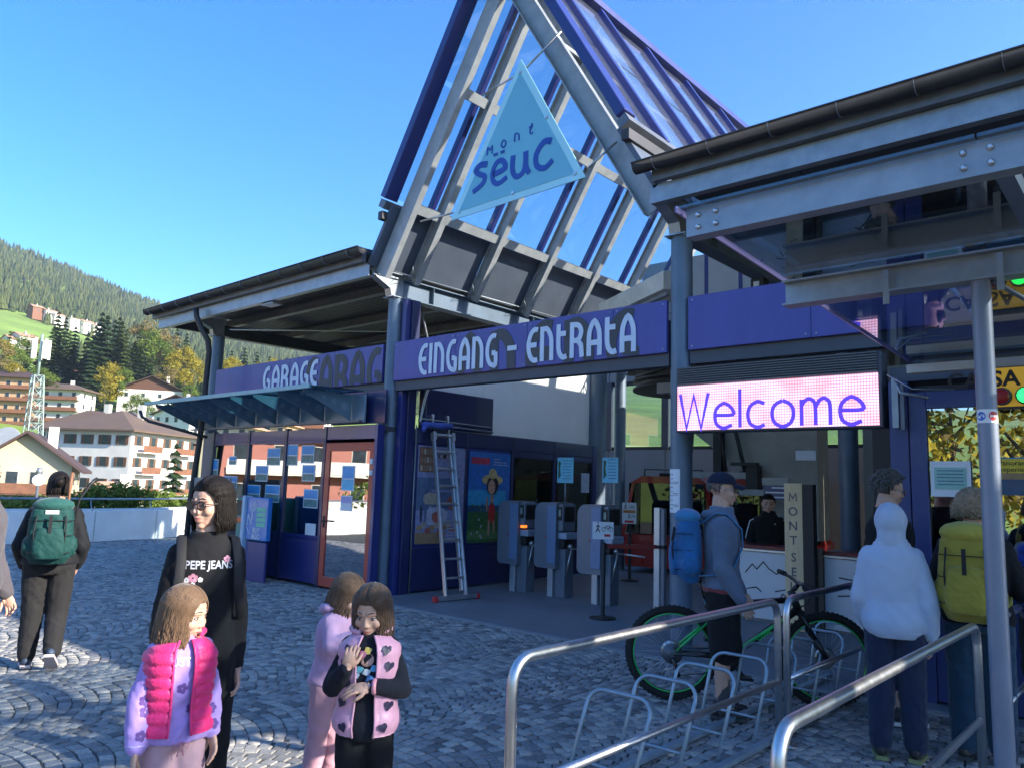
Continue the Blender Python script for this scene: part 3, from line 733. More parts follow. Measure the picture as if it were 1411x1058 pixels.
NL = [((283, 632, 299, 660), 'blue notice leftmost in the kiosk windows'), ((308, 655, 326, 672), 'small blue notice low in the first kiosk window'), ((316, 628, 325, 640), 'tiny blue notice high in the first kiosk window'),
      ((369, 617, 385, 641), 'blue sky notice near the top of the second kiosk window'), ((353, 641, 368, 663), 'small half blue notice in the middle of the second kiosk window'),
      ((341, 667, 357, 692), 'blue mountain poster low left in the second kiosk window'), ((366, 667, 384, 692), 'blue mountain poster low right in the second kiosk window'),
      ((397, 612, 409, 641), 'narrow blue notice top left in the third kiosk window'), ((416, 613, 432, 638), 'blue notice top right in the third kiosk window'), ((417, 640, 433, 663), 'blue notice second from the top in the third kiosk window'),
      ((419, 673, 437, 700), 'blue and white notice third from the top in the third kiosk window')]
for (q, lb) in NL: notice(*q, lb, KY+.018-.001, (skyb, seab), .003)
notice(421, 720, 434, 738, 'white price sheet at the bottom of the third kiosk window', KY+.017, (paper, paper), .003, cat='sheet')
notice(472, 641, 487, 676, 'tall blue notice in the red door', KY+.006, (skyb, cyan), .004)
notice(470, 682, 484, 704, 'pale violet notice low in the red door', KY+.006, (mat('lilac_print', (.4, .35, .6), .5, 0, .3, 20), paper), .004)

# ticket machine with BUY & GO side panel, and grey info board behind
tm = thing('ticket_machine', 'blue ticket machine marked BUY & GO in front of the kiosk windows', 'ticket machine', (-11.3, 6.6, 0))
bl = mat('machine_blue', (.02, .17, .50), .35, 0, .05, 4, coat=.2); lt = mat('machine_grey_blue', (.35, .48, .62), .4, 0, .05, 4)
MB().box((-11.62, 6.60, .64), (-10.98, 6.68, 1.32), bev=.01).build('side_panel', bl, tm)
MB().box((-11.72, 6.56, .1), (-11.63, 6.70, 1.34), bev=.01).build('edge_strip', lt, tm)
MB().box((-11.98, 6.62, 0), (-11.73, 7.0, 1.30), bev=.02).build('cabinet', mat('machine_teal', (.03, .2, .18), .4), tm)
MB().box((-11.96, 6.60, 1.02), (-11.74, 6.62, 1.26), bev=.004).build('screen', black, tm)
MB().box((-11.96, 6.58, .9), (-11.74, 6.617, .98), bev=.006).build('card_slot', mat('orange_plastic', (.8, .12, .02), .4), tm)
MB().box((-11.60, 6.62, 0), (-11.0, 6.66, .62), bev=.01).build('base', navy, tm)
m = MB()
for k in range(4): m.box((-11.30, 6.594, .86+k*.08), (-11.03, 6.599, .92+k*.08))
m.build('screen_icon', mat('mint_print', (.08, .5, .33), .4), tm)
m = MB()
for k in range(3): m.stroke([(.0, .0), (.16-.04*k, .16-.04*k)], .018, (-11.50+.06*k, 6.596, 1.10), X_, Z_, .003)
m.stroke([(-.02, -.2), (.0, -.02), (.1, -.16), (.14, .05)], .02, (-11.55, 6.596, 1.06), X_, Z_, .003); m.stroke([(0, 0), (.1, -.12)], .018, (-11.57, 6.596, .84), X_, Z_, .003)
m.build('arrow_mark', paper, tm)
m = MB(); text_mb(m, 'BUY', .115, (-11.28, 6.598, .76), X_, Z_, .003, bold=.003); m.build('lettering', paper, tm); m = MB(); text_mb(m, '&GO', .115, (-11.28, 6.598, .665), X_, Z_, .003, bold=.003); m.build('lettering', paper, tm)
ib = thing('info_board', 'grey upright board standing beside the left column', 'board', (-13.0, 6.62, 0))
p = on(268, 657, y=6.62); MB().box((p.x, 6.62, .15), (p.x+1.25, 6.67, p.z), bev=.01).build('panel', mat('warm_grey_board', (.3, .27, .25), .7, 0, .1, 10), ib)
MB().box((p.x+.1, 6.6, 0), (p.x+.2, 6.7, .15)).build('foot', galv, ib); MB().box((p.x+1.05, 6.6, 0), (p.x+1.15, 6.7, .15)).build('foot', galv, ib)

# flower box style threshold + downpipe
dpn = thing('downpipe', 'dark downpipe running from the gutter down beside the left column', 'pipe', (-14.3, 6.9, 0))
P_ = [on(270, 425, y=6.66), on(271, 437, y=6.68), on(277, 452, y=6.74), on(287, 470, y=6.85), on(288, 485, y=6.9), on(276, 600, y=6.9), on(262, 690, y=6.9)]
P_.append(Vector((P_[-1].x-.02, 6.9, 0.02)))
MB().tube(P_, .055, 12).build('pipe', gutterm, dpn)
for z in (.6, 2.2): MB().lathe([(.064, 0), (.064, .03)], (P_[-1].x+.02 if z < 1 else P_[-2].x+.05, 6.9, z), n=12).build('clip', gutterm, dpn)

# glass awning on perforated brackets
aw = thing('glass_awning', 'teal glass awning on perforated steel brackets over the kiosk', 'awning', (-11.9, 7.0, 2.5))
AX0, AX1 = -14.6, -9.22
n = 6
for k in range(n):
    x0 = AX0+(AX1-AX0)*k/n; x1 = AX0+(AX1-AX0)*(k+1)/n
    MB().prism([(6.08, 2.93), (7.0, 2.955), (7.0, 2.972), (6.08, 2.947)], (x0+.005, 0, 0), Y_, Z_, x1-x0-.01).build('pane', teal, aw)
MB().box((AX0, 6.04, 2.90), (AX1, 6.08, 2.965), bev=.004).build('front_edge', mat('awning_edge', (.2, .36, .42), .4, .3), aw)
MB().box((AX0+.05, 7.02, 2.50), (AX1, 7.06, 2.92), bev=.004).build('back_plate', mat('awning_blue_grey', (.19, .26, .32), .4, .2), aw)
MB().box((AX0+.05, 6.94, 2.50), (AX1, 7.0, 2.53)).build('rail', galv_d, aw)
bm = mat('bracket_blue_grey', (.15, .23, .29), .45, .3)
for k in range(8):
    x = AX0+.25+k*.69
    b_ = MB().prism([(7.0, 2.53), (7.0, 2.92), (6.15, 2.92), (6.15, 2.88)], (x-.006, 0, 0), Y_, Z_, .012).build('bracket', bm, aw)
    for (yy, zz, r) in ((6.88, 2.74, .062), (6.68, 2.80, .045), (6.50, 2.84, .03)):
        m = MB(); m.lathe([(r, -.009), (r, .009)], (x, yy, zz), X_, 14); m.build('hole_disc', mat('bright_hole', (.20, .27, .33), .5), b_)
P_ = [on(193, 566, y=6.1), on(196, 574, y=6.12), on(205, 580, y=6.2), on(285, 602, y=6.88)]
MB().tube(P_, .03, 8).build('brace', gutterm, aw)

# floodlight under the eaves
fl_ = thing('floodlight', 'flat grey floodlight under the eaves beam', 'lamp', (-11.9, 6.98, 4.6))
MB().bar((-12.1, 6.95, 4.64), (-11.72, 6.95, 4.64), .2, .03, bev=.006).build('housing', galv, fl_); MB().bar((-12.07, 6.95, 4.622), (-11.75, 6.95, 4.622), .17, .004).build('lens', paper, fl_)
MB().bar((-11.9, 6.97, 4.655), (-11.9, 6.97, 4.72), .03, .02, (1, 0, 0)).build('bracket', galv, fl_)

# ================================================================ poster wall
PW = thing('poster_wall', 'navy panelled wall with posters and windows beside the turnstiles', 'wall', (-8.9, 10, 0))
WX = -8.8
def pb(name, y0, y1, z0, z1, m_=navy_dk, x0=-.06, x1=0., par=None, bev=.005): return MB().box((WX+x0, y0, z0), (WX+x1, y1, z1), bev=bev).build(name, m_, par or PW)
pb('post', 7.50, 7.66, 0, 4.4, navy_dk, -.16, .02); pb('post', 7.40, 7.495, 0, 4.4, navy, -.12, -.02)
MB().tube([(WX-.0, 7.7, .02), (WX-.0, 7.7, 2.5)], .012, 6).build('strip', galv, PW)
for (a, b2) in ((7.72, 8.80), (8.80, 9.93), (9.93, 11.1), (11.1, 12.3)):
    pb('lower_panel', a+.01, b2-.01, .03, .66); pb('header_panel', a+.01, b2-.01, 2.23, 2.47)
    pb('mullion', b2-.03, b2+.03, .66, 2.23, navy_dk, -.06, .012)
    if b2 < 10: pb('panel', a+.03, b2-.031, .66, 2.23, navy, -.05, -.02)
    else:
        w_ = pb('window', a+.031, b2-.031, .661, .74); pb('frame', a+.031, b2-.031, 2.12, 2.229, par=w_)
        MB().box((WX-.04, a+.03, .741), (WX-.028, b2-.03, 2.12)).build('pane', refl2 if False else glass('dim_glass', (.35, .38, .34), .06, (.8, .9, .9)), w_)
pb('end_post', 12.3, 12.42, 0, 2.47, navy)
MB().box((-9.8, 9.95, 0), (-9.74, 12.4, 2.3)).build('inner_wall', mat('olive_inner_wall', (.13, .13, .11), .8, 0, .2, 2), PW)
MB().box((WX-.2, 7.9, 2.48), (WX-.02, 9.42, 3.08), bev=.01).build('upper_box', navy_dk, PW)
MB().tube([(WX+.05, 7.75, 2.60), (WX+.05, 9.3, 2.58)], .014, 6).build('conduit', galv, PW); MB().tube([(WX+.05, 7.75, 2.53), (WX+.05, 9.35, 2.51)], .014, 6).build('conduit', galv, PW)
for k in range(3):
    MB().tube([(WX+.04, 7.70+k*.02, 2.55), (WX+.06, 7.72+k*.03, 2.8), (WX+.03, 7.8+k*.03, 3.0), (WX-.02, 7.98+k*.04, 3.3)], .010, 6).build('cable', paper if k else black, PW)
bagm = mat('blue_bundle_fabric', (.06, .10, .42), .8, 0, .2, 8)
m = MB(); m.ball((0, -.12, .04), (.08, .12, .05), 10); m.tube([(.0, -.1, .04), (.02, .36, .05)], [.045, .055], 8); m.tube([(0, -.15, .04), (.04, -.24, -.06)], [.05, .03], 8)
tag(m.build('cloth_bundle', bagm, loc=(0, 0, 0)), 'blue cloth bundle lying on top of the poster wall behind the ladder', 'bundle').location = (WX+.1, 7.95, 2.47)

# posters
PM = {k: mat('print_'+k, c, .38, 0, .25, 14, coat=.3) for k, c in dict(wood=(.20, .09, .045), cream=(.42, .34, .26), lilac=(.25, .25, .42), ham=(.38, .10, .07), dark=(.03, .025, .04), jar=(.30, .16, .12), bluec=(.10, .14, .24), tan=(.33, .2, .1), sky=(.02, .13, .42), sky2=(.03, .28, .5), field=(.04, .11, .035), field2=(.09, .19, .06), hill=(.03, .08, .16), redp=(.50, .03, .025), skin=(.45, .24, .16), straw=(.5, .36, .16), hair=(.02, .008, .02), plate=(.42, .42, .52), shoe=(.15, .04, .02)).items()}
def yz(mb, y0, y1, z0, z1, lv, mi=0): mb.box((WX+.006, y0, z0), (WX+.008+.0012*lv, y1, z1), mi)
Y1 = thing('food_poster', 'poster with shop shelves, ham and bread behind the ladder', 'poster', (WX, 8.2, .72))
MB().box((WX, 7.76, .72), (WX+.007, 8.76, 2.2)).build('sheet', PM['lilac'], Y1)
def fp(name, key, quads, lv=1, par=None):
    m = MB()
    for (a, b2, c, d_) in quads: yz(m, 7.76+a, 7.76+b2, .72+c, .72+d_, lv)
    return m.build(name, PM[key], par or Y1)
fp('printed_table', 'tan', [(0, .62, 0, .17)], 1); fp('printed_shelf', 'wood', [(0.02, .36, 1.08, 1.46)], 1); fp('printed_wall', 'bluec', [(.0, .9, .5, 1.0)], 1)
fp('printed_shelf', 'wood', [(.42, .74, 1.30, 1.44)], 2)
for r in range(3):
    for k in range(5): fp('printed_jar', 'jar' if (r+k) % 3 else 'cream', [(.05+k*.06, .09+k*.06, 1.10+r*.125, 1.18+r*.125)], 3)
for r in range(2):
    for k in range(4): fp('printed_jar', 'dark' if (r+k) % 2 else 'plate', [(.45+k*.07, .5+k*.07, 1.31+r*.06, 1.36+r*.06)], 3)
def blob(name, key, cy, cz, ry, rz, lv, par=Y1, y0=7.76, z0=.72, n=14, wob=.12):
    pts_ = [(ry*math.cos(2*math.pi*i/n)*(1+random.uniform(-wob, wob)), rz*math.sin(2*math.pi*i/n)*(1+random.uniform(-wob, wob))) for i in range(n)]
    return MB().prism(pts_, (WX+.007+.0012*lv, y0+cy, z0+cz), Y_, Z_, .0008).build(name, PM[key], par)
blob('printed_plate', 'plate', .42, .40, .24, .17, 2); blob('printed_ham', 'ham', .42, .40, .10, .09, 3); blob('printed_ham', 'ham', .76, .62, .15, .11, 3)
for k in range(9): blob('printed_bread', ('tan', 'cream', 'ham')[k % 3], .08+k*.085, .24+.05*math.sin(k*2.1), .06, .045, 3+k % 2)
for k in range(3): blob('printed_bottle', ('dark', 'bluec', 'plate')[k], .1+k*.09, .45, .025, .13, 4, wob=.02)
blob('printed_cloth', 'cream', .3, .68, .17, .1, 2)
fp('printed_beam', 'lilac', [(.3, .9, .78, .82)], 3); fp('printed_text', 'plate', [(.66, .92, .06+.05*k, .075+.05*k) for k in range(4)], 4)
Y2 = thing('field_poster', 'poster of a figure in a straw hat and red dress before a field', 'poster', (WX, 9.36, .70))
MB().box((WX, 8.86, .70), (WX+.007, 9.86, 2.17)).build('sheet', PM['sky'], Y2)
def fp2(name, key, quads, lv=1):
    m = MB()
    for (a, b2, c, d_) in quads: yz(m, 8.86+a, 8.86+b2, .70+c, .70+d_, lv)
    return m.build(name, PM[key], Y2)
fp2('printed_sky', 'sky2', [(0, .9, .55, .85)]); fp2('printed_hill', 'hill', [(0, .99, .46, .60)], 2); fp2('printed_field', 'field', [(0, .99, .0, .5)], 3); fp2('printed_grass', 'field2', [(0, .7, .06, .2)], 4)
B = lambda *a, **k: blob(*a, par=Y2, y0=8.86, z0=.70, **k)
for k in range(26): B('printed_flower', ('field2', 'plate', 'field2', 'hill')[k % 4], random.uniform(.04, .5), random.uniform(.08, .62), .02, .02, 5, n=7)
B('printed_leg', 'skin', .50, .24, .025, .14, 6, wob=.02); B('printed_leg', 'skin', .62, .27, .025, .12, 6, wob=.02)
B('printed_dress', 'redp', .56, .48, .085, .17, 7, wob=.05); B('printed_arm', 'skin', .44, .62, .025, .13, 7, wob=.02); B('printed_neck', 'skin', .56, .70, .04, .09, 7, wob=.02)
B('printed_hat_brim', 'straw', .56, 1.02, .26, .09, 7, wob=.03); B('printed_hair', 'hair', .56, .93, .145, .16, 8, wob=.03); B('printed_face', 'skin', .54, .90, .09, .12, 9, wob=.01)
B('printed_hat_crown', 'straw', .56, 1.12, .1, .09, 9, wob=.02); B('printed_shoe', 'shoe', .82, .15, .09, .05, 7)
for dy in (-.03, .03): B('printed_eye', 'hair', .54+dy, .93, .012, .008, 10, n=6)
B('printed_mouth', 'redp', .53, .85, .014, .008, 10, n=6)
fp2('printed_title', 'redp', [(.05+k*.055, .092+k*.055, 1.27, 1.38) for k in range(8)], 3); fp2('printed_text', 'plate', [(.58, .72, 1.36, 1.37), (.58, .9, 1.31, 1.32), (.58, .95, 1.27, 1.28)], 3)
notice_m = MB().box((WX-.02, 11.95, 1.55), (WX-.012, 12.2, 1.92)); tag(notice_m.build('notice', mat('pale_blue_print', (.45, .5, .62), .5, 0, .3, 40)), 'pale notice sheet in the last window of the poster wall', 'sheet')

# ================================================================ ladder
al = mat('aluminium', (.55, .56, .57), .35, .9, .08, 12, .03, 90)
ld = thing('ladder', 'aluminium two section ladder leaning against the poster wall', 'ladder', (-7.9, 7.85, 0))
base = Vector((-7.92, 7.82, .06)); top = Vector((WX+.12, 8.12, 2.52)); side = Vector((.12, .99, 0)).normalized(); up_ = (top-base).normalized()
for sec, (off, z0, z1, w_) in enumerate(((0, 0, .96, .36), (.055, .03, 1.06, .29))):
    o_ = up_.cross(side).normalized()*off
    for s_ in (-1, 1):
        a = base+(top-base)*z0+side*s_*w_/2+o_; b2 = base+(top-base)*z1+side*s_*w_/2+o_
        MB().bar(a, b2, .028, .065, up=up_.cross(side), bev=.004).build('rail', al, ld)
        MB().bar(b2-up_*.03, b2+up_*.03, .04, .075, up=up_.cross(side)).build('cap', rubber if sec == 0 else al, ld)
    for k in range(9):
        c = base+(top-base)*(.1+k*.105)+o_
        if sec == 0 or k > 3: MB().bar(c-side*w_/2, c+side*w_/2, .03, .03, up=up_).build('rung', al, ld)
for s_ in (-1, 1):
    c = base+(top-base)*.93+side*s_*.18; MB().bar(c-up_*.06, c+up_*.06, .05, .09, up=up_.cross(side)).build('hook', al, ld)
MB().bar(base-side*.34+Vector((0, 0, -.01)), base+side*.36+Vector((0, 0, -.01)), .07, .06).build('stabiliser', al, ld)
redp = mat('red_rubber', (.55, .03, .03), .6)
for s_ in (-.36, .38): MB().bar(base+side*(s_-.04)-Vector((0, 0, .02)), base+side*(s_+.04)-Vector((0, 0, .02)), .08, .08, bev=.015).build('foot', redp, ld)

# ================================================================ turnstiles
tsA = mat('turnstile_grey', (.16, .19, .24), .42, .2, .08, 5); tsB = mat('turnstile_blue', (.14, .22, .38), .4, .1, .06, 5)
def make_turnstile():
    t = thing('turnstile', '', 'turnstile', (0, 0, 0))
    m = MB(); pts_ = [(-.22, .42)]+arc(-.14, .5, .08, 180, 270, 3)[1:]+[(.16, .42), (.16, 1.40), (-.05, 1.40)]+arc(-.08, 1.26, .14, 90, 180, 4)
    m.prism([(-.22, .50)]+arc(-.14, .50, .08, 180, 270, 4)[1:]+[(.2, .42), (.2, 1.40)]+arc(-.08, 1.26, .14, 90, 180, 5), (0, .14, 0), X_, Z_, -.0)if False else None
    prof = arc(-.14, .50, .08, 180, 270, 4)+[(.2, .42), (.2, 1.40)]+arc(-.08, 1.26, .14, 90, 180, 5)
    m.prism(prof, (0, .20, 0), X_, Z_, .40); m.build('housing', tsA, t)
    MB().box((.03, -.215, .5), (.2, -.2005, 1.36), bev=.006).build('front_panel', tsB, t)
    MB().box((.201, -.16, .98), (.29, .16, 1.38), bev=.01).build('reader_head', tsA, t)
    MB().box((.215, -.172, 1.14), (.28, -.1605, 1.34)).box((.2905, -.12, 1.12), (.30, .12, 1.34)).build('screen', black, t)
    MB().box((.222, -.176, 1.2), (.262, -.1725, 1.3)).build('display', mat('dim_display', (.25, .33, .3), .4), t)
    MB().box((.201, -.15, .86), (.36, .15, .96), bev=.01).build('shelf', mat('turnstile_light', (.30, .38, .5), .4, .2), t)
    MB().box((.201, -.13, .72), (.30, .13, .855), bev=.01).build('rotor_box', black, t)
    MB().box((.12, -.1, 0), (.30, .12, .715), bev=.008).build('leg', tsA, t)
    MB().box((.0, -.14, 0), (.1, -.04, .419), bev=.006).build('leg', mat('pale_steel', (.45, .5, .56), .35, .5), t)
    c = Vector((.31, -.02, .76)); MB().lathe([(.035, 0), (.04, .03), (.025, .06)], c, (1, -.1, -.3), 12).build('hub', steel, t)
    c = c+Vector((.05, 0, -.03))
    for d_ in ((.42, .05, -.02), (-.06, -.05, -.42)): MB().tube([c, c+Vector(d_)], .013, 8).build('arm', steel, t)
    MB().box((.0, -.22, .88), (.03, -.2155, .90)).build('mark', redp, t)
    return t
TS = make_turnstile(); TS['label'] = 'turnstile nearest the poster wall, with an orange card light'; TS['group'] = 'turnstiles at the hall entrance'
MB().box((.215, -.185, .965), (.285, -.1, 1.0), bev=.006).build('card_light', mat('orange_light', (.9, .2, .02), .4, emit=(1, .22, .02), es=.8), TS) if False else None
TS.location = (-8.16, 9.35, 0)
for (x, y, lb) in ((-7.44, 9.40, 'middle turnstile carrying the left cyan notice on a rod'), (-6.55, 9.30, 'right turnstile carrying the right cyan notice beside the belt post')):
    clone(TS, (x, y, 0), 0, lb, group='turnstiles at the hall entrance')
MB().box((-7.93, 9.17, .99), (-7.86, 9.26, 1.03), bev=.006).build('card_light', mat('orange_light', (.9, .16, .02), .4, emit=(1, .2, .02), es=.7), TS)
for (px, lb) in ((779, 'cyan notice on a thin rod above the middle turnstile'), (841, 'cyan notice on a thin rod above the right turnstile')):
    a = on(px-10, 630, y=9.32); b2 = on(px+11, 665, y=9.32); cx_ = (a.x+b2.x)/2
    t = thing('rod_notice', lb, 'notice', (cx_, 9.32, 1.41))
    MB().tube([(cx_, 9.32, 1.41), (cx_, 9.32, b2.z+.01)], .012, 6).build('rod', galv, t)
    MB().box((a.x, 9.31, b2.z), (b2.x, 9.318, a.z)).build('sheet', mat('cyan_sheet', (.16, .50, .66), .5, 0, .12, 20), t)
    m = MB()
    for k in range(7): m.box((a.x+.10, 9.308, b2.z+.06+k*.045), (b2.x-.03, 9.3095, b2.z+.068+k*.045))
    m.build('text_lines', mat('navy_print', (.02, .05, .2), .6), t)
    MB().prism([(0, 0), (.05, .06), (.03, .16), (.05, .26), (0, .28)], (a.x+.02, 9.3095, b2.z+.05), X_, Z_, .0015).build('picture', mat('dark_green_print', (.02, .09, .05), .6, 0, .5, 40), t)

# belt posts, sign posts
def disc_post(x, y, zt, name, label, cat='post', r=.028, m_=black):
    t = thing(name, label, cat, (x, y, 0)); MB().lathe([(.17, .004), (.17, .02), (.05, .035), (r, .05), (r, zt-.02), (r*.8, zt)], (x, y, 0), n=20).build('post', m_, t); return t
bpst = disc_post(-5.72, 8.26, .95, 'belt_post', 'black belt post carrying a small white pictogram sign')
MB().bar((-5.69, 8.30, .90), (-5.47, 9.15, .88), .006, .05, (0, 0, 1)).build('belt', red, bpst)
MB().bar((-5.45, 9.17, .88), (-4.9, 9.6, .86), .006, .05, (0, 0, 1)).build('belt', red, bpst)
fd = Vector((.75, .66, 0))
def pictos(t, c, w, h, rows):
    nn = Vector((fd.y, -fd.x, 0)); o_ = c-fd*w/2
    m = MB(); m.prism([(0, 0), (w, 0), (w, h), (0, h)], o_-nn*.0, fd, Z_, .006); m.build('plate', paper, t)
    oo = o_+nn*.008
    m = MB()
    for (bx, by, s) in rows[0]:       # walking figure
        m.stroke([(bx, by+.5*s), (bx-.02*s, by+.25*s), (bx+.14*s, by)], .07*s, oo, fd, Z_, .001); m.stroke([(bx, by+.3*s), (bx-.16*s, by)], .07*s, oo, fd, Z_, .001); m.stroke([(bx-.14*s, by+.35*s), (bx, by+.5*s), (bx+.14*s, by+.33*s)], .05*s, oo, fd, Z_, .001)
        m.stroke([(bx-.04*s, by+.64*s), (bx+.04*s, by+.64*s)], .11*s, oo, fd, Z_, .001)
    for (bx, by, s) in rows[1]:       # bicycle
        for dx in (-.22, .22): m.stroke(arc(bx+dx*s, by+.14*s, .13*s, 0, 330, 10), .03*s, oo, fd, Z_, .001)
        m.stroke([(bx-.22*s, by+.14*s), (bx-.08*s, by+.36*s), (bx+.16*s, by+.36*s), (bx+.22*s, by+.14*s)], .03*s, oo, fd, Z_, .001); m.stroke([(bx-.08*s, by+.36*s), (bx+.02*s, by+.12*s), (bx+.16*s, by+.36*s)], .03*s, oo, fd, Z_, .001)
    m.build('pictogram', black, t)
    return oo
c = Vector((-5.72, 8.24, .96)); oo = pictos(bpst, c+Vector((0, -.0, .03)), .27, .22, ([(.07, .09, .18)], [(.19, .1, .2)]))
m = MB(); m.stroke([(.15, .05), (.23, .05)], .03, oo, fd, Z_, .001); m.build('red_mark', redp, bpst)
t = disc_post(-7.74, 12.0, 1.0, 'sign_post', 'black sign post with pictogram plate in front of the red gondola')
oo = pictos(t, Vector((-7.74, 11.97, 1.02)), .26, .38, ([(.06, .26, .16), (.13, .1, .14)], [(.18, .27, .14), (.2, .11, .12)]))
m = MB(); m.stroke([(.02, .22), (.24, .22)], .05, oo, fd, Z_, .001); m.build('orange_band', mat('orange_print', (.6, .22, .05), .6), t); m = MB(); m.stroke([(.05, .04), (.21, .04)], .04, oo, fd, Z_, .001); m.build('red_mark', redp, t)
t = thing('steel_post', 'pale square steel barrier post left of the bicycle', 'post', (-5.46, 9.2, 0)); MB().box((-5.53, 9.16, 0), (-5.44, 9.24, 1.40), bev=.006).build('post', mat('pale_post', (.5, .56, .62), .3, .4), t); MB().box((-5.435, 9.18, 0), (-5.38, 9.25, 1.39), bev=.004).build('back_plate', tsA, t)
MB().box((-5.55, 9.14, .86), (-5.36, 9.26, .90)).build('collar', black, t)
t = thing('steel_post', 'shorter cream barrier post beside the square steel post', 'post', (-5.22, 9.4, 0)); MB().box((-5.26, 9.37, 0), (-5.20, 9.43, .98), bev=.005).build('post', mat('cream_post', (.48, .42, .32), .4), t); MB().box((-5.27, 9.36, .981), (-5.19, 9.44, 1.0)).build('cap', steel, t)

# sheet taped to column C
t = thing('timetable_sheet', 'white printed sheet taped round the column beside the blue rucksack', 'sheet', (-4.13, 7.28, 1.42))
m = MB(); n = 8; a0, a1 = -150, -68
vs = []; R1 = .121
for zz in (1.40, 1.86):
    for k in range(n+1): a = R_(a0+(a1-a0)*k/n); vs.append((-4.13+R1*math.cos(a), 7.4+R1*math.sin(a), zz))
m.add(vs, [(k, k+1, n+1+k+1, n+1+k) for k in range(n)]); m.build('sheet', paper, t)
m = MB(); R1 = .1225
def cyl_rect(m, u0, u1, z0, z1):
    aa = [R_(a0+(a1-a0)*u) for u in (u0, (u0+u1)/2, u1)]
    vs = [(-4.13+R1*math.cos(a), 7.4+R1*math.sin(a), z) for z in (z0, z1) for a in aa]; m.add(vs, [(0, 1, 4, 3), (1, 2, 5, 4)])
for k in range(6): cyl_rect(m, .08, .18, 1.44+k*.065, 1.485+k*.065)
for k in range(9): cyl_rect(m, .24, .55, 1.44+k*.045, 1.446+k*.045)
for zz in (1.62, 1.74, 1.50): cyl_rect(m, .55, .9, zz-.02, zz-.014); cyl_rect(m, .55, .9, zz-.035, zz-.03)
m.build('text_lines', mat('grey_print', (.12, .13, .16), .7), t)

# ================================================================ counter, board, hall contents
ct = thing('counter', 'white counter with dark red top and mountain drawing, left of the MONT board', 'counter', (-4.0, 9.75, 0))
whp = mat('white_laminate', (.66, .69, .72), .4, 0, .04, 2, coat=.1); rt = mat('dark_red_top', (.16, .015, .02), .35); ink = mat('black_ink', (.01, .01, .012), .5)
def counter(t, x0, x1, y0):
    MB().box((x0, y0, .04), (x1, y0+.03, .88), bev=.004).build('front_panel', whp, t)
    MB().box((x0, y0-.03, .885), (x1, y0+.45, .915), bev=.004).build('worktop', steel, t); MB().box((x0, y0+.02, .916), (x1, y0+.45, .96), bev=.004).build('top_ledge', rt, t)
    MB().box((x0, y0+.031, 0), (x1, y0+.4, .88)).build('carcass', hallgrey, t)
def sketch(t, o_, lines, w=.012):
    m = MB()
    for k, l_ in enumerate(lines): m.stroke(l_, w, Vector(o_)+Vector((0, -.0004*(k % 3), 0)), X_, Z_, .0015)
    m.build('drawing', ink, t)
counter(ct, -4.95, -3.74, 9.75)
sketch(ct, (-4.5, 9.748, .1), [[(0, .5), (.1, .62), (.16, .56), (.25, .66), (.32, .58), (.42, .52), (.5, .56)], [(.02, .30), (.15, .33), (.22, .28)], [(.4, .3), (.55, .34), (.62, .3), (.7, .24)], [(.45, .2), (.5, .28), (.58, .22), (.55, .12)], [(-.3, .5), (-.2, .6), (-.1, .5)]], .014)
ct2 = thing('counter', 'white counter with skier drawing right of the MONT board', 'counter', (-3.0, 9.7, 0))
counter(ct2, -3.45, -1.9, 9.68)
sketch(ct2, (-3.3, 9.678, .1), [[(.02, .56), (.2, .54), (.35, .5), (.55, .52)], [(.05, .45), (.25, .42), (.4, .44), (.6, .37)], [(.2, .62), (.35, .59), (.5, .61)], [(.0, .34), (.15, .36), (.3, .30)], [(.28, .22), (.33, .3), (.4, .27), (.42, .16), (.5, .10), (.56, .0)], [(.26, .1), (.36, .16), (.46, .04), (.52, -.04)], [(.4, .27), (.48, .2), (.5, .12)], [(.30, .14), (.40, .05), (.48, -.06)]], .016)
MB().box((-3.53, 9.62, 0), (-3.455, 9.72, .98)).build('end_post', mat('tan_post', (.3, .22, .15), .6), ct2)
mbd = thing('wooden_board', 'upright pale wooden board with MONT SEUC cut into it', 'board', (-3.74, 9.5, 0))
wood = mat('pale_plywood', (.80, .62, .36), .5, 0, .12, 3, .03, 60, stretch=(6, 6, .6))
MB().box((-3.855, 9.48, 0), (-3.63, 9.52, 1.77), bev=.003).build('panel', wood, mbd); MB().box((-3.629, 9.482, 0), (-3.5, 9.60, 1.76)).build('side', mat('dark_side', (.02, .02, .022), .5), mbd)
for k, c in enumerate('MONTSEUC'):
    m = MB(); m.stroke([(-.045, 0), (-.038, .10), (0, .035), (.038, .10), (.045, 0)], .013, (-3.745, 9.478, 1.55), X_, Z_, .002) if c == 'M' else text_mb(m, c, .15, (-3.745, 9.478, 1.55-k*.175-(0.03 if k > 3 else 0)), X_, Z_, .002, bold=.0012); m.build('letter', mat('cut_letter', (.12, .12, .14), .6), mbd)
nb = thing('departures_board', 'dark blue information panel with white text above the staff man', 'sign', (-4.5, 11.2, 1.55))
a = on(1052, 668, y=11.2); b2 = on(1087, 689, y=11.2); MB().box((a.x, 11.2, b2.z), (b2.x, 11.25, a.z)).build('panel', navy, nb)
MB().box((a.x-.02, 11.19, a.z+.005), (b2.x, 11.24, a.z+.11)).build('header', mat('cream_header', (.4, .38, .34), .6), nb)
m = MB()
for k in range(3): m.box((a.x+.03+(.1 if k == 2 else 0), 11.195, b2.z+.03+k*.07), (b2.x-.02, 11.199, b2.z+.05+k*.07))
m.build('text_lines', paper, nb)
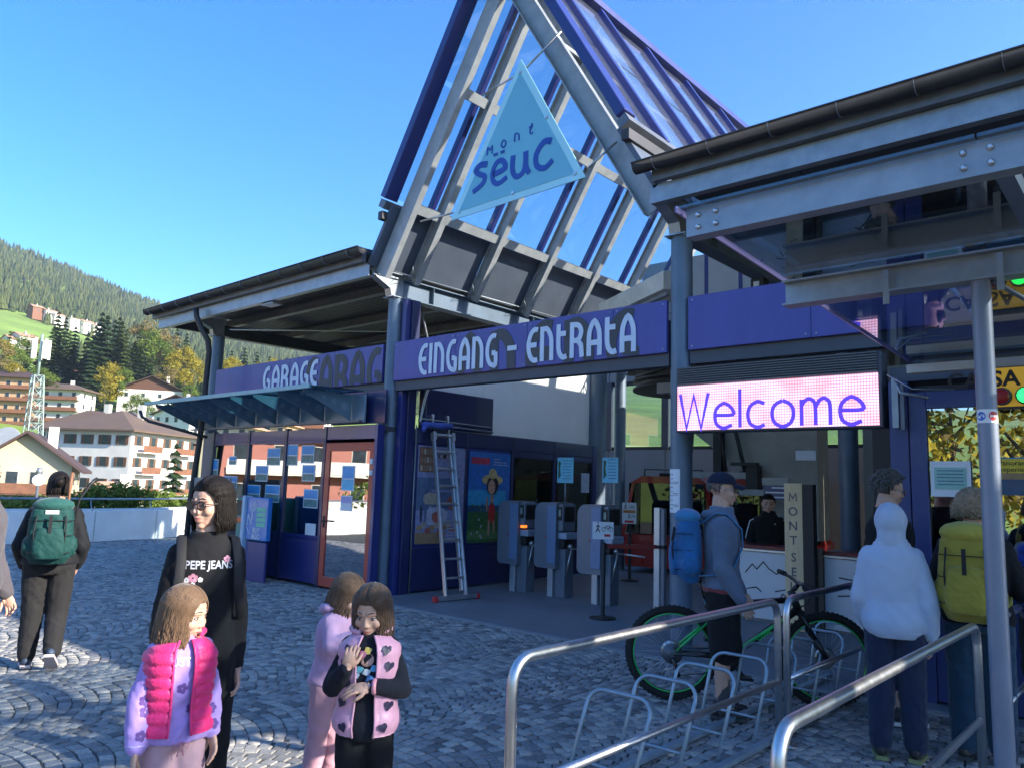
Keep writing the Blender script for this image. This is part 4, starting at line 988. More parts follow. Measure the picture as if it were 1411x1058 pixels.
# cable machinery: return wheel, frame, gondolas
whl = thing('bullwheel', 'large horizontal cable wheel hanging inside the hall', 'wheel', (-7.0, 13.2, 3.6))
dk = mat('dark_machine_steel', (.035, .034, .033), .5, .4, .3, 8); brs = mat('brassy_machine', (.12, .085, .045), .45, .5, .3, 6)
m = MB(); prof = [(1.20, -.10), (1.25, -.10), (1.25, -.06), (1.19, -.04), (1.19, .04), (1.25, .06), (1.25, .10), (1.20, .10)]
m.lathe([(1.02, -.09)]+prof+[(1.02, .09)], (-7.0, 13.2, 3.62), n=40); m.build('rim', dk, whl)
MB().lathe([(.15, -.3), (.22, -.3), (.22, .2), (.15, .2)], (-7.0, 13.2, 3.6), n=20).build('hub', dk, whl)
for k in range(8):
    a = 2*math.pi*k/8; MB().bar((-7.0+.2*math.cos(a), 13.2+.2*math.sin(a), 3.6), (-7.0+1.03*math.cos(a), 13.2+1.03*math.sin(a), 3.6), .08, .12).build('spoke', brs, whl)
MB().ibar((-8.6, 13.2, 4.1), (-3.9, 13.2, 4.1), .2, .3, .02).build('support_beam', dk, whl)
MB().box((-8.3, 13.0, 3.75), (-8.05, 13.4, 4.0)).build('gearbox', dk, whl); MB().tube([(-8.2, 12.9, 3.85), (-7.7, 12.7, 3.9), (-7.4, 12.8, 4.0)], .05, 8).build('hose', dk, whl)
gred = mat('gondola_red', (.33, .012, .01), .28, 0, .06, 3, coat=.6); gdk = glass('gondola_window', (.10, .11, .12), .08)
def gondola(x, y, rz, label):
    t = thing('gondola_cabin', label, 'gondola', (x, y, 0), rz, 'red gondola cabins in the hall')
    M = world_of(t)
    def W(m): m.v = [tuple(M @ Vector(v)) for v in m.v]; return m
    W(MB().prism([(-.85, .12), (.85, .12), (.95, .75), (-.95, .75)], (0, .8, 0), X_, Z_, 1.6)).build('lower_body', gred, t)
    W(MB().prism([(-.8, 1.78), (.8, 1.78), (.55, 1.92), (-.55, 1.92)], (0, .72, 0), X_, Z_, 1.44)).build('roof', gred, t)
    for sx_ in (-1, 1):
        for sy in (-1, 1): W(MB().bar((sx_*.93, sy*.76, .75), (sx_*.74, sy*.68, 1.80), .07, .07)).build('pillar', gred, t)
        W(MB().bar((sx_*.93, 0, .75), (sx_*.74, 0, 1.80), .07, .05)).build('pillar', gred, t)
        W(MB().prism([(-.7, .77), (.7, .77), (.62, 1.78), (-.62, 1.78)], (sx_*.86, 0, 0), Y_, Z_, .012)).build('window', gdk, t)
    for sy in (-1, 1): W(MB().prism([(-.88, .77), (.88, .77), (.7, 1.78), (-.7, 1.78)], (0, sy*.72, 0), X_, Z_, .012)).build('window', gdk, t)
    W(MB().bar((-.86, 0, .45), (-.86, .001, .46), .1, .1)).build('step', galv, t)
    W(MB().tube([(0, 0, 1.92), (0, .0, 2.1), (.25, 0, 2.45), (.32, 0, 3.3), (0, 0, 3.5)], .055, 10)).build('hanger', black, t)
    W(MB().box((-.35, -.25, 1.925), (.35, .25, 2.0), bev=.02).tube([(-.6, -.4, 1.93), (-.6, -.4, 2.06), (.6, -.4, 2.06), (.6, -.4, 1.93)], .018, 6)).build('roof_frame', dk, t)
    W(MB().box((-.84, -.84, .5), (-.3, -.80, .55)).box((.3, -.84, .5), (.84, -.80, .55))).build('ski_rack', galv, t)
    return t
gondola(-8.05, 14.3, .25, 'left red gondola cabin behind the turnstiles')
gondola(-6.1, 14.7, .2, 'right red gondola cabin behind the blue column')
mc = thing('drive_unit', 'beige concrete drive block with diagonal edge in the hall', 'machine', (-5.4, 12.9, 0))
MB().prism([(-6.9, 2.75), (-5.55, 1.75), (-5.55, .9), (-4.6, .9), (-4.6, 2.95), (-6.9, 2.95)], (0, 13.2, 0), X_, Z_, .5).build('block', conc, mc)
MB().box((-4.95, 12.68, 2.2), (-4.62, 12.70, 2.36)).build('grille', paper, mc)
m = MB().box((-7.0, 12.4, 1.88), (-5.7, 12.65, 1.98)).box((-5.8, 12.35, 1.6), (-5.2, 12.7, 1.7)); m.build('frame', mat('pale_machine', (.33, .34, .33), .5), mc)
m = MB().box((-6.35, 12.5, 1.98), (-6.2, 12.65, 2.9)).tube([(-6.1, 12.5, 2.0), (-6.25, 12.5, 2.8)], .03, 6).tube([(-5.75, 12.5, 1.98), (-5.95, 12.5, 2.8)], .035, 6).box((-5.7, 12.4, 1.7), (-5.5, 12.6, 2.1)).box((-5.95, 12.35, 2.1), (-5.5, 12.5, 2.15)); m.build('mechanism', dk, mc)
for k in range(6):
    x0 = -8.9+k*1.15; wall('wall_panel', (x0+.008, 15.3, 0), (x0+1.142, 15.36, 1.9), mat('mid_grey_panel', (.23, .23, .235), .6, 0, .1, 2)) if k > 2 else None
cmr = thing('beam_camera', 'small black camera box on the beam above the plain sign', 'camera', (-3.5, 9, 4.3))
m = MB().box((-4.03, 8.95, 3.95), (-3.85, 9.1, 4.3), bev=.01); m.build('housing', black, cmr); MB().box((-3.98, 8.93, 4.05), (-3.91, 8.949, 4.25)).build('label_plate', paper, cmr)

# ================================================================ right kiosk and its glass canopy
RK = thing('ticket_office', 'navy framed ticket office front with large reflective panes', 'kiosk', (-1.0, 7.1, 0))
rn = mat('ticket_office_navy', (.035, .05, .17), .4, 0, .08, 3, coat=.15)
MB().box((-1.95, 7.1, 0), (-1.80, 7.2, 2.62), bev=.004).build('jamb', rn, RK); MB().box((-1.79, 7.09, 0), (-1.66, 7.17, 2.52), bev=.004).build('frame', rn, RK)
MB().box((-1.659, 7.09, 2.38), (3.0, 7.17, 2.52), bev=.004).build('frame', rn, RK)
MB().box((-1.95, 7.2, 0), (-1.85, 10, 2.62), bev=.004).build('side_wall', rn, RK)
xs = [-1.655, -.30, 1.1, 2.5]
for k in range(3):
    MB().box((xs[k], 7.10, 0.02), (xs[k+1]-.06, 7.14, .80), bev=.004).build('lower_panel', rn, RK)
    MB().box((xs[k], 7.12, .81), (xs[k+1]-.06, 7.135, 2.378)).build('pane', glass('mirror_glass', (.25, .27, .28), .55, (.97, .98, 1), bend=.01), RK)
    MB().box((xs[k+1]-.058, 7.09, 0), (xs[k+1]-.002, 7.17, 2.379), bev=.003).build('mullion', rn, RK)
MB().box((-1.8, 7.3, 0), (3, 7.36, 2.6)).build('inner_wall', navy_dk, RK)
MB().box((-1.95, 7.16, 2.63), (3.2, 10, 2.75)).build('roof', darkpan, RK)
CN = thing('glass_canopy', 'dark tinted glass canopy with galvanised beams over the ticket queue', 'canopy', (-.9, 4.15, 2.7))
def cz(y): return 2.885-.04*(y-3.0)
for (x0, x1) in ((-1.68, -.5), (-.5, .7), (.7, 1.9), (1.9, 3.1)):
    for (y0, y1) in ((2.96, 4.13), (4.13, 6.85)) if x1 < 1 else ((2.96, 4.13),):  # out-of-view bays sized to shade the girls and leave a sun patch
        MB().prism([(y0+.004, cz(y0)), (y1-.004, cz(y1)), (y1-.004, cz(y1)+.014), (y0+.004, cz(y0)+.014)], (x0+.004, 0, 0), Y_, Z_, x1-x0-.008).build('pane', canopy_gl, CN)
MB().bar((-1.66, 3.02, 2.80+.03), (3.1, 3.02, 2.83), .01, .13).build('front_beam', galv, CN)
MB().box((-1.66, 3.02, 2.765), (3.1, 3.09, 2.775)).build('beam_flange', galv, CN)
for (bx) in (-1.60, -.55, .55):
    for dx in (0, .085):
        for dz in (-.028, .028): MB().lathe([(.012, 0), (.012, .004), (.007, .006), (.007, .012)], (bx+dx, 3.012, 2.83+dz), (0, -1, 0), 10).build('bolt', steel, CN)
MB().ibar((-1.66, 4.15, 2.735), (3.1, 4.15, 2.735), .11, .14, .01).build('mid_beam', galv, CN)
MB().bar((-1.69, 6.72, 2.66), (.75, 6.72, 2.66), .09, .07, bev=.003).build('rear_beam', mat('cream_beam', (.5, .48, .42), .5, .1, .1, 4), CN)
for x in (-.45, .7, 1.9):
    for (a, b2) in ((3.1, 4.08), (4.22, 6.66)): MB().bar((x, a, cz(a)-.045), (x, b2, cz(b2)-.045), .06, .07).build('glazing_bar', colpaint, CN)
for (a, b2) in ((2.96, 4.13), (4.13, 6.85)): MB().bar((-1.685, a, cz(a)), (-1.685, b2, cz(b2)), .008, .03).build('edge_strip', mat('violet_edge', (.16, .14, .3), .3, .2), CN)
for x in (-1.12, -.62): MB().bar((x, 4.10, 2.78), (x, 4.10, 2.60), .03, .008, (0, 1, 0)).build('strap', galv, CN)
MB().tube([(-.66, 4.15, 2.66), (-.3, 5.0, 2.45)], .012, 6).build('stay', colpaint, CN)
MB().tube([(-.71, 4.15, 0), (-.71, 4.15, 2.665)], .043, 20, caps=False).build('column', mat('canopy_column_paint', (.19, .22, .29), .42, .25, .08, 4, .02, 90), CN)
MB().lathe([(.09, 0), (.09, .01), (.05, .012)], (-.71, 4.15, 0), n=14).build('base_plate', galv, CN)
stk = thing('direction_sticker', 'white sticker with blue arrow and red no entry disc on the canopy column', 'sticker', (-.71, 4.1, 2.0))
cc = Vector((-.71, 4.15, 0)); R1 = .0445; a_mid = math.degrees(math.atan2(-4.15, .71)); 
def wrapd(u, v, r): a = R_(a_mid)+u/.0435; return cc+Vector((r*math.cos(a), r*math.sin(a), v))
zc = on(1350, 573, y=4.11).z
def wsheet(name, m_, poly, r, par):
    m = MB(); c0 = sum(p[0] for p in poly)/len(poly), sum(p[1] for p in poly)/len(poly); m.add([wrapd(*c0, r)]+[wrapd(*p, r) for p in poly], [(0, i+1, (i+1) % len(poly)+1) for i in range(len(poly))]); return m.build(name, m_, par)
m = MB(); n = 8; m.add([wrapd(-.056+.112*k/n, z, .0438) for z in (zc-.032, zc+.032) for k in range(n+1)], [(k, k+1, n+2+k, n+1+k) for k in range(n)]); m.build('sheet', paper, stk)
m = MB()
for (u0, key) in ((-.027, 'b'), (.026, 'r')):
    wsheet('disc', mat('sticker_blue', (.02, .12, .5), .4) if key == 'b' else mat('sticker_red', (.6, .03, .04), .4), arc(u0, zc, .021, 0, 337, 15), .0444, stk)
wsheet('bar', paper, [(.010, zc-.004), (.026, zc-.004), (.042, zc-.004), (.042, zc+.004), (.026, zc+.004), (.010, zc+.004)], .0452, stk)
wsheet('arrow', paper, [(-.038, zc-.011), (-.028, zc-.011), (-.032, zc-.007), (-.018, zc+.007), (-.021, zc+.010), (-.035, zc-.004), (-.038, zc)], .0452, stk)
cs = thing('cassa_sign', 'yellow illuminated CASSA sign with red and green lights', 'sign', (-.95, 6.3, 2.27))
yl = mat('sign_yellow', (.62, .36, .03), .5, 0, .05, 3, emit=(.62, .36, .03), es=.12)
MB().box((-1.06, 6.2, 2.27), (.35, 6.35, 2.55), bev=.01).build('housing', darkpan, cs); MB().box((-1.05, 6.192, 2.275), (.34, 6.199, 2.545)).build('face', yl, cs)
m = MB(); text_mb(m, 'CASSA 1', .15, (-1.30, 6.191, 2.42), X_, Z_, .003, align='LEFT', bold=.004, sx=1.0); m.build('lettering', black, cs)
for (x, c_, e_, s_) in ((-.965, (.2, .01, .012), (.2, 0, 0), .05), (-.825, (.02, .6, .1), (.02, 1, .12), 1.1)):
    MB().lathe([(.062, 0), (.062, .02), (.055, .03)], (x, 6.191, 2.345), (0, -1, 0), 18).build('lamp_ring', darkpan, cs)
    MB().ball((x, 6.165, 2.345), (.052, .025, .052), 14).build('lamp', mat('lamp_%d' % int(s_*10), c_, .3, 0, 0, emit=e_, es=s_), cs)
MB().bar((-.9, 6.27, 2.55), (-.9, 6.27, 2.72), .03, .03).bar((0, 6.27, 2.55), (0, 6.27, 2.72), .03, .03).build('hanger', galv, cs)
a = on(1281, 635, y=7.08); b2 = on(1338, 664, y=7.08)
t = thing('price_list', 'pale green price list sheet on the ticket office glass', 'sheet', (a.x, 7.085, b2.z)); MB().box((a.x, 7.085, b2.z-.12), (b2.x, 7.09, a.z)).build('sheet', paper, t)
MB().box((a.x+.03, 7.081, b2.z-.06), (b2.x-.03, 7.0845, a.z-.05)).build('table_print', mat('mint_table', (.3, .52, .45), .6, 0, .1, 30), t)
m = MB(); [m.box((a.x+.05, 7.079, a.z-.08-k*.028), (b2.x-.05, 7.0805, a.z-.074-k*.028)) for k in range(5)]; m.build('text_lines', mat('navy_print', (.02, .05, .2), .6), t)
a = on(1371, 630, y=7.08); b2 = on(1440, 683, y=7.08)
t = thing('panorama_poster', 'lake panorama poster with yellow title on the ticket office glass', 'poster', (a.x, 7.085, b2.z)); MB().box((a.x, 7.085, b2.z), (b2.x, 7.09, a.z)).build('sheet', PM['sky2'], t)
MB().box((a.x+.01, 7.081, a.z-.12), (b2.x-.08, 7.0845, a.z-.01)).build('title_band', mat('poster_yellow', (.7, .5, .04), .5), t); MB().box((a.x, 7.081, b2.z), (b2.x, 7.0845, b2.z+.12)).build('print', PM['hill'], t); MB().box((a.x, 7.0815, b2.z+.121), (b2.x, 7.0845, b2.z+.18)).build('print', PM['tan'], t)
m = MB(); text_mb(m, 'Panoramic', .055, (a.x+.02, 7.080, a.z-.06), X_, Z_, .002, align='LEFT'); m.build('lettering', ink, t); m = MB(); text_mb(m, 'experience', .055, (a.x+.02, 7.080, a.z-.11), X_, Z_, .002, align='LEFT'); m.build('lettering', ink, t)
# conduits between the sign beam and the ticket office
cnd = thing('conduits', 'galvanised conduits and cables beside the ticket office frame', 'pipes', (-2.1, 7.0, 2.3))
MB().bar((-1.88, 7.05, 2.22), (-1.88, 7.05, 2.64), .05, .04, (0, 1, 0)).build('conduit', galv, cnd); MB().bar((-1.82, 7.03, 2.2), (-1.82, 7.03, 2.6), .03, .03, (0, 1, 0)).build('conduit', galv_d, cnd)
MB().tube([(-1.85, 6.95, 2.62), (-1.8, 6.9, 2.5), (-1.6, 6.95, 2.45)], .014, 6).build('cable', galv, cnd); MB().tube([(-1.9, 6.9, 2.66), (-1.7, 6.85, 2.52), (-1.4, 6.9, 2.5)], .006, 5).build('cable', galv, cnd)

# ================================================================ queue rails
def bend(p, q, r_, c0):   # rounded corner at c0 between directions to p and q
    p, q, c0 = Vector(p), Vector(q), Vector(c0); a = (p-c0).normalized(); b2 = (q-c0).normalized()
    return [c0+a*r_*(1-math.sin(t))+b2*r_*(1-math.cos(t)) for t in [math.pi/2*k/6 for k in range(7)]]
def rail(x, y0, y1, label, zt=.93, lower=True, left=True, right=True):
    t = thing('queue_rail', label, 'railing', (x, (y0+y1)/2, 0), 0, 'brushed steel rails of the ticket queue')
    pts_ = [Vector((x, y0, 0))]+bend((x, y0, 0), (x, y1, zt), .11, (x, y0, zt))+bend((x, y0, zt), (x, y1, 0), .11, (x, y1, zt))+[Vector((x, y1, 0))]
    MB().tube(pts_, .0235, 16).build('handrail', steel, t)
    MB().tube([(x, y0, .42), (x, y1, .42)], .019, 14).build('lower_rail', steel, t)
    for yy in (y0, y1): MB().lathe([(.06, 0), (.06, .006), (.03, .012)], (x, yy, 0), n=16).build('flange', steel, t)
    return t
rail(-2.11, 2.42, 5.05, 'long brushed steel rail in front of the bicycle rack, left one')
rail(-2.10, 5.17, 7.3, 'brushed steel rail running behind the hooded child')
rail(-.975, 2.32, 5.08, 'nearest brushed steel rail in the right foreground')
rail(-.93, 5.35, 6.9, 'short brushed steel rail right of the canopy column')

# ================================================================ bicycle rack
rk = thing('bicycle_rack', 'long galvanised bicycle rack with slanted hoops', 'bicycle rack', (-2.4, 5.2, 0))
rg = mat('rack_galvanised', (.30, .38, .44), .42, .55, .15, 8, .03, 100)
for x in (-2.58, -2.19): MB().bar((x, 3.2, .03), (x, 7.3, .03), .05, .03, bev=.003).build('base_channel', rg, rk)
hp = [(790, 948, 895, 965), (870, 925, 975, 938), (935, 895, 1035, 910), (1000, 880, 1075, 895), (1050, 877, 1125, 895), (1105, 862, 1165, 880)]
for k in range(8):
    yt = 3.74+k*.50; yb = yt-.26; zt = .50 if k < 7 else .5; x0, x1 = -2.66, -2.25
    pts_ = [Vector((x0+.02, yb, .03))]+bend((x0, yb, 0), (x1, yt, zt), .09, (x0, yt, zt))+bend((x0, yt, zt), (x1, yb, 0), .09, (x1, yt, zt))+[Vector((x1, yb, .03))]
    MB().tube(pts_, .0115, 10).build('hoop', rg, rk)
    MB().tube([(x0+.01, yb+.08, .16), (x1, yb+.08, .16)], .009, 8).build('wheel_stop', rg, rk)
# ================================================================ valley terrain
def lerp_tab(tab, x):
    if x <= tab[0][0]: return tab[0][1]
    for (a, va), (b2, vb) in zip(tab, tab[1:]):
        if x <= b2: return va+(vb-va)*(x-a)/(b2-a)
    return tab[-1][1]
S_AZ = [(-180, .23), (-150, .12), (-90, .10), (0, .10), (60, .12), (110, .15), (123, .16), (140, .165), (146.1, .168), (151.7, .184), (156.2, .199), (158.1, .206), (162.5, .231), (166.7, .25), (173, .255), (180, .23)]
T_R = [(150, -.047), (200, .015), (250, .05), (330, .09), (450, .122), (600, .152), (800, .178), (1100, .208), (1600, .25)]
def hz(x, y):
    r = math.hypot(x, y); a = math.degrees(math.atan2(y, x)); S_ = lerp_tab(S_AZ, a)
    if r < 150: z = lerp_tab([(22, -3.0), (45, -6.5), (60, -7.05), (150, -7.05)], r)
    else:
        k = S_/.25 if r > 800 else (S_/.25*(r-150)/650+(800-r)/650*min(1, .6+S_/.25*.5))
        z = r*lerp_tab(T_R, r)*(k if lerp_tab(T_R, r) > 0 else 1)
        if r > 1600: z = 1600*S_-(r-1600)*.05
        amp = min(1, (r-150)/400)
        z += amp*10*(noise.noise((x*.004, y*.004, 0))+.5*noise.noise((x*.013, y*.013, 3)))*(1 if r < 1400 else .5)
    return z+CAM_H*0
ths = [a for a in np.concatenate([np.arange(-180, 110, 4), np.arange(110, 180.01, .8)])]
rs = [21.8, 30, 45, 60, 90, 120, 150, 170, 190, 215, 240, 270, 300, 340, 380, 430, 480, 540, 600, 670, 740, 800, 880, 970, 1060, 1160, 1280, 1400, 1500, 1600, 1800, 2400]
vs = []; n = len(ths)
for r in rs:
    for a in ths: x, y = r*math.cos(R_(a)), r*math.sin(R_(a)); vs.append((x, y, hz(x, y) if r > 22 else -3.2))
m = MB(); m.v = vs
for i in range(len(rs)-1):
    for j in range(n-1): m.f.append((i*n+j, (i+1)*n+j, (i+1)*n+j+1, i*n+j+1)); m.mi.append(0); m.sm.append(True)
tm_ = mat('meadow_grass', (.16, .24, .035), .95, 0, .35, .02, .2, 3)
hill = m.build('hillside', tm_, kind='structure')
m = MB(); k_ = 60
m.add([(150*math.cos(2*math.pi*i/k_), 150*math.sin(2*math.pi*i/k_), -7.0) for i in range(k_)], [tuple(range(k_))])
m.build('valley_road', mat('valley_asphalt', (.09, .09, .085), .9, 0, .3, .05), kind='structure')

# ---- leaves and trees
def leafmat(key, c0, c1):
    m = bpy.data.materials.new(key); m.use_nodes = True; nt = m.node_tree; b = nt.nodes['Principled BSDF']; b.inputs['Roughness'].default_value = .7; b.inputs['Specular IOR Level'].default_value = .2
    at = nt.nodes.new('ShaderNodeAttribute'); at.attribute_name = 'tint'; rp = nt.nodes.new('ShaderNodeValToRGB')
    rp.color_ramp.elements[0].color = (*c0, 1); rp.color_ramp.elements[1].color = (*c1, 1); nt.links.new(at.outputs['Fac'], rp.inputs['Fac']); nt.links.new(rp.outputs[0], b.inputs['Base Color'])
    tl = nt.nodes.new('ShaderNodeBsdfTranslucent'); nt.links.new(rp.outputs[0], tl.inputs[0]); mx = nt.nodes.new('ShaderNodeMixShader'); mx.inputs[0].default_value = .3
    nt.links.new(b.outputs[0], mx.inputs[1]); nt.links.new(tl.outputs[0], mx.inputs[2]); nt.links.new(mx.outputs[0], nt.nodes['Material Output'].inputs[0]); return m
def quadmesh(name, P, tint, m_, nv=4):
    n = len(P); me = bpy.data.meshes.new(name); me.vertices.add(n*nv); me.vertices.foreach_set('co', np.asarray(P, dtype=np.float32).reshape(-1))
    me.loops.add(n*nv); me.loops.foreach_set('vertex_index', np.arange(n*nv)); me.polygons.add(n); me.polygons.foreach_set('loop_start', np.arange(n)*nv); me.update(calc_edges=True)
    a = me.attributes.new('tint', 'FLOAT', 'FACE'); a.data.foreach_set('value', np.clip(tint, 0, 1)); me.materials.append(m_); return me
rng = np.random.default_rng(5)
def crown_leaf(m_, H, W, n=2600, clumps=26, leaf=.5, z0=.18, name='crown'):
    C_ = []
    for k in range(clumps):
        u = rng.uniform(z0+.05, 1); rad = W*(math.sin(math.pi*min(1, max(0, (u-z0)/(1-z0)))**.8)**.6)*.5
        a = rng.uniform(0, 6.28); q = rad*math.sqrt(rng.uniform(.1, 1)); C_.append((q*math.cos(a), q*math.sin(a), u*H*.93, rng.uniform(.10, .2)*W, rng.uniform(0, 1)))
    C_ = np.array(C_); idx = rng.integers(0, clumps, n); d = rng.normal(size=(n, 3)); d /= np.linalg.norm(d, axis=1)[:, None]
    c = C_[idx, :3]+d*(C_[idx, 3]*rng.uniform(.45, 1.1, n))[:, None]*np.array([1, 1, .8])
    u = rng.normal(size=(n, 3)); u /= np.linalg.norm(u, axis=1)[:, None]; v = np.cross(u, d+.3*rng.normal(size=(n, 3))); v /= np.linalg.norm(v, axis=1)[:, None]
    s = leaf*rng.uniform(.5, 1.1, n)[:, None]
    P = np.stack([c-u*s, c-v*s*.6, c+u*s, c+v*s*.6], 1)
    return quadmesh(name, P, .65*C_[idx, 4]+rng.uniform(0, .45, n), m_)
def crown_conifer(m_, H, W, n=2200, name='crown'):
    t = rng.uniform(0, 1, n)**.8; tiers = 16; lv = np.floor((1-t)*tiers)/tiers+.02; a = rng.uniform(0, 2*math.pi, n)
    rad = W*.5*(1-lv)**.85*(1+.18*np.sin(a*5+lv*40)); q = rng.uniform(.15, 1, n)*rad
    z = H*(.08+.92*lv)-q*.35+rng.normal(size=n)*.12
    c = np.stack([q*np.cos(a), q*np.sin(a), z], 1); out = np.stack([np.cos(a), np.sin(a), -.45+0*a], 1); sd_ = np.stack([-np.sin(a), np.cos(a), rng.uniform(-.4, .4, n)], 1)
    s = (H*.022+.04*rad*3)[:, None]*rng.uniform(.6, 1.2, n)[:, None]
    P = np.stack([c-out*s, c-sd_*s*.45, c+out*s*1.1, c+sd_*s*.45], 1)
    return quadmesh(name, P, rng.uniform(0, .7, n)+.3*(q/np.maximum(rad, .01)), m_)
bark = mat('bark', (.10, .075, .05), .9, 0, .3, 8, .4, 20)
lm_dark = leafmat('spruce_needles', (.012, .032, .018), (.06, .10, .04)); lm_mid = leafmat('green_needles', (.03, .06, .02), (.12, .16, .04))
lm_yel = leafmat('yellow_leaves', (.16, .13, .015), (.42, .34, .04)); lm_grn = leafmat('green_leaves', (.04, .085, .015), (.2, .26, .05)); lm_brn = leafmat('russet_leaves', (.12, .085, .03), (.28, .22, .08))
def tree_proto(kind, H=20.):
    t = thing('tree', '', 'tree', (0, 0, 0)); tr = MB().tube([(0, 0, -1), (0, 0, H*.4), (.1, 0, H*.85)], [H*.018, H*.012, .03], 7)
    if kind in ('spruce', 'larch'): me = crown_conifer({'spruce': lm_dark, 'larch': lm_mid}[kind], H, H*(.36 if kind == 'spruce' else .32))
    else:
        me = crown_leaf({'yellow': lm_yel, 'green': lm_grn, 'russet': lm_brn}[kind], H, H*.8, leaf=H*.024)
        for k in range(5): a = k*1.3; tr.tube([(0, 0, H*(.2+.08*k)), (H*.2*math.cos(a), H*.2*math.sin(a), H*(.45+.08*k))], [H*.009, H*.003], 5)
    tr.build('trunk', bark, t); o = bpy.data.objects.new('crown', me); COL.objects.link(o); o.parent = t; t.name = {'spruce': 'spruce_tree', 'larch': 'larch_tree'}.get(kind, 'broadleaf_tree'); return t
PT = {k: tree_proto(k) for k in ('spruce', 'larch', 'yellow', 'green', 'russet')}
used = set()
def plant(kind, px, ptop, r, H, label, group=None, base=None, dz=0):
    p = at_range(px, ptop, r); s = H/20.; z = p.z-H
    if kind not in used: used.add(kind); o = PT[kind]; o.location = (p.x, p.y, z); o.scale = (s, s, s); o['label'] = label
    else: o = clone(PT[kind], (p.x, p.y, z), random.uniform(0, 6), label, s)
    PL.append((kind, px, o))
    return o
PL = []
G1 = 'trees on the wooded slope above the houses'
SP = [(142, 429, 300, 30), (150, 433, 296, 30), (133, 447, 292, 27), (160, 440, 305, 26), (166, 436, 312, 26), (82, 428, 330, 25), (92, 436, 325, 22), (105, 449, 310, 22), (122, 458, 300, 24), (126, 470, 290, 22), (201, 480, 286, 20), (210, 488, 284, 17), (187, 470, 300, 20), (245, 452, 330, 24), (258, 458, 335, 22), (320, 482, 320, 20), (338, 478, 330, 22), (355, 484, 325, 20), (372, 490, 330, 18), (395, 492, 330, 18), (418, 496, 330, 16), (40, 470, 310, 14), (55, 480, 300, 14), (62, 470, 315, 14)]
lab = {'spruce': 'dark spruce among the trees on the slope above the houses'}
for (px, pt, r, H) in SP: plant('spruce', px, pt, r, H, 'dark spruce standing in the wood on the slope above the houses', 'dark spruces on the wooded slope')
for (px, pt, r, H) in [(170, 441, 296, 24), (176, 452, 292, 22), (196, 447, 305, 22), (232, 470, 300, 18), (76, 448, 316, 20), (98, 455, 318, 18), (15, 455, 330, 18)]: plant('larch', px, pt, r, H, 'lighter green larch standing in the wood on the slope', 'light green larches on the wooded slope')
for (px, pt, r, H) in [(155, 500, 275, 13), (148, 512, 272, 11), (258, 478, 290, 14), (243, 486, 286, 12), (270, 492, 292, 12), (322, 492, 240, 10), (313, 497, 236, 7), (378, 494, 240, 8), (392, 496, 245, 8), (358, 500, 240, 6), (6, 468, 300, 10), (22, 500, 262, 9)]: plant('yellow', px, pt, r, H, 'yellow autumn broadleaf tree on the slope above the village', 'yellow autumn trees on the slope')
for (px, pt, r, H) in [(169, 505, 276, 13), (221, 468, 296, 17), (214, 452, 300, 16), (190, 540, 235, 8), (200, 545, 232, 7), (34, 462, 320, 11), (58, 505, 262, 8), (72, 512, 255, 7), (30, 478, 290, 12), (264, 528, 268, 8), (303, 494, 250, 10)]: plant('green', px, pt, r, H, 'green broadleaf tree on the slope among the houses', 'green broadleaf trees on the slope')
for (px, pt, r, H) in [(205, 438, 310, 20), (226, 450, 305, 16), (4, 470, 280, 11), (232, 505, 278, 10), (48, 462, 330, 10)]: plant('russet', px, pt, r, H, 'russet brown broadleaf tree on the slope', 'russet trees on the slope')
ANC = [(28, 'at the left edge of the slope'), (66, 'behind the mast antennas'), (114, 'above the brown chalet'), (178, 'right of the brown chalet'), (252, 'around the wide white chalet'), (300, 'behind the downpipe'), (999, 'seen under the roof above the GARAGE sign')]
ORD = ['leftmost', 'second from the left', 'third from the left', 'fourth from the left', 'fifth from the left', 'sixth from the left', 'seventh from the left', 'eighth from the left', 'ninth from the left', 'tenth from the left', 'eleventh from the left']
KN = dict(spruce='dark spruce', larch='light green larch', yellow='yellow autumn tree', green='green broadleaf tree', russet='russet brown tree'); bk = {}
for kind, px, o in PL: bk.setdefault((kind, next(a for l, a in ANC if px < l)), []).append((px, o))
for (kind, a), L_ in bk.items():
    L_.sort(key=lambda q: q[0])
    for i_, (px, o) in enumerate(L_):
        o['label'] = KN[kind]+' '+a+(', '+ORD[i_] if len(L_) > 1 else ''); o['group'] = 'trees on the wooded slope'
plant('spruce', 244, 608, 66, 9.4, 'single sunlit spruce in front of the white hotel beside the downpipe')
plant('green', 70, 676, 40, 5, 'green tree top behind the parapet left of the low white gable house')
# trees on the far side of the plaza, mirrored in the ticket office panes
for (x, y, H, k, lb) in [(-3.6, -14, 8.5, 'yellow', 'yellow tree across the plaza mirrored in the ticket office glass, left one'), (-6.5, -17, 8, 'russet', 'russet tree across the plaza mirrored in the ticket office glass'), (-32, -13, 6.8, 'green', 'round green tree in front of the pink hotel across the plaza'), (-1.2, -22, 6.6, 'yellow', 'small yellow tree across the plaza far behind the others')]:
    o = clone(PT[k], (x, y, -3 if x < -20 else -.4), 1., lb, H/20.)
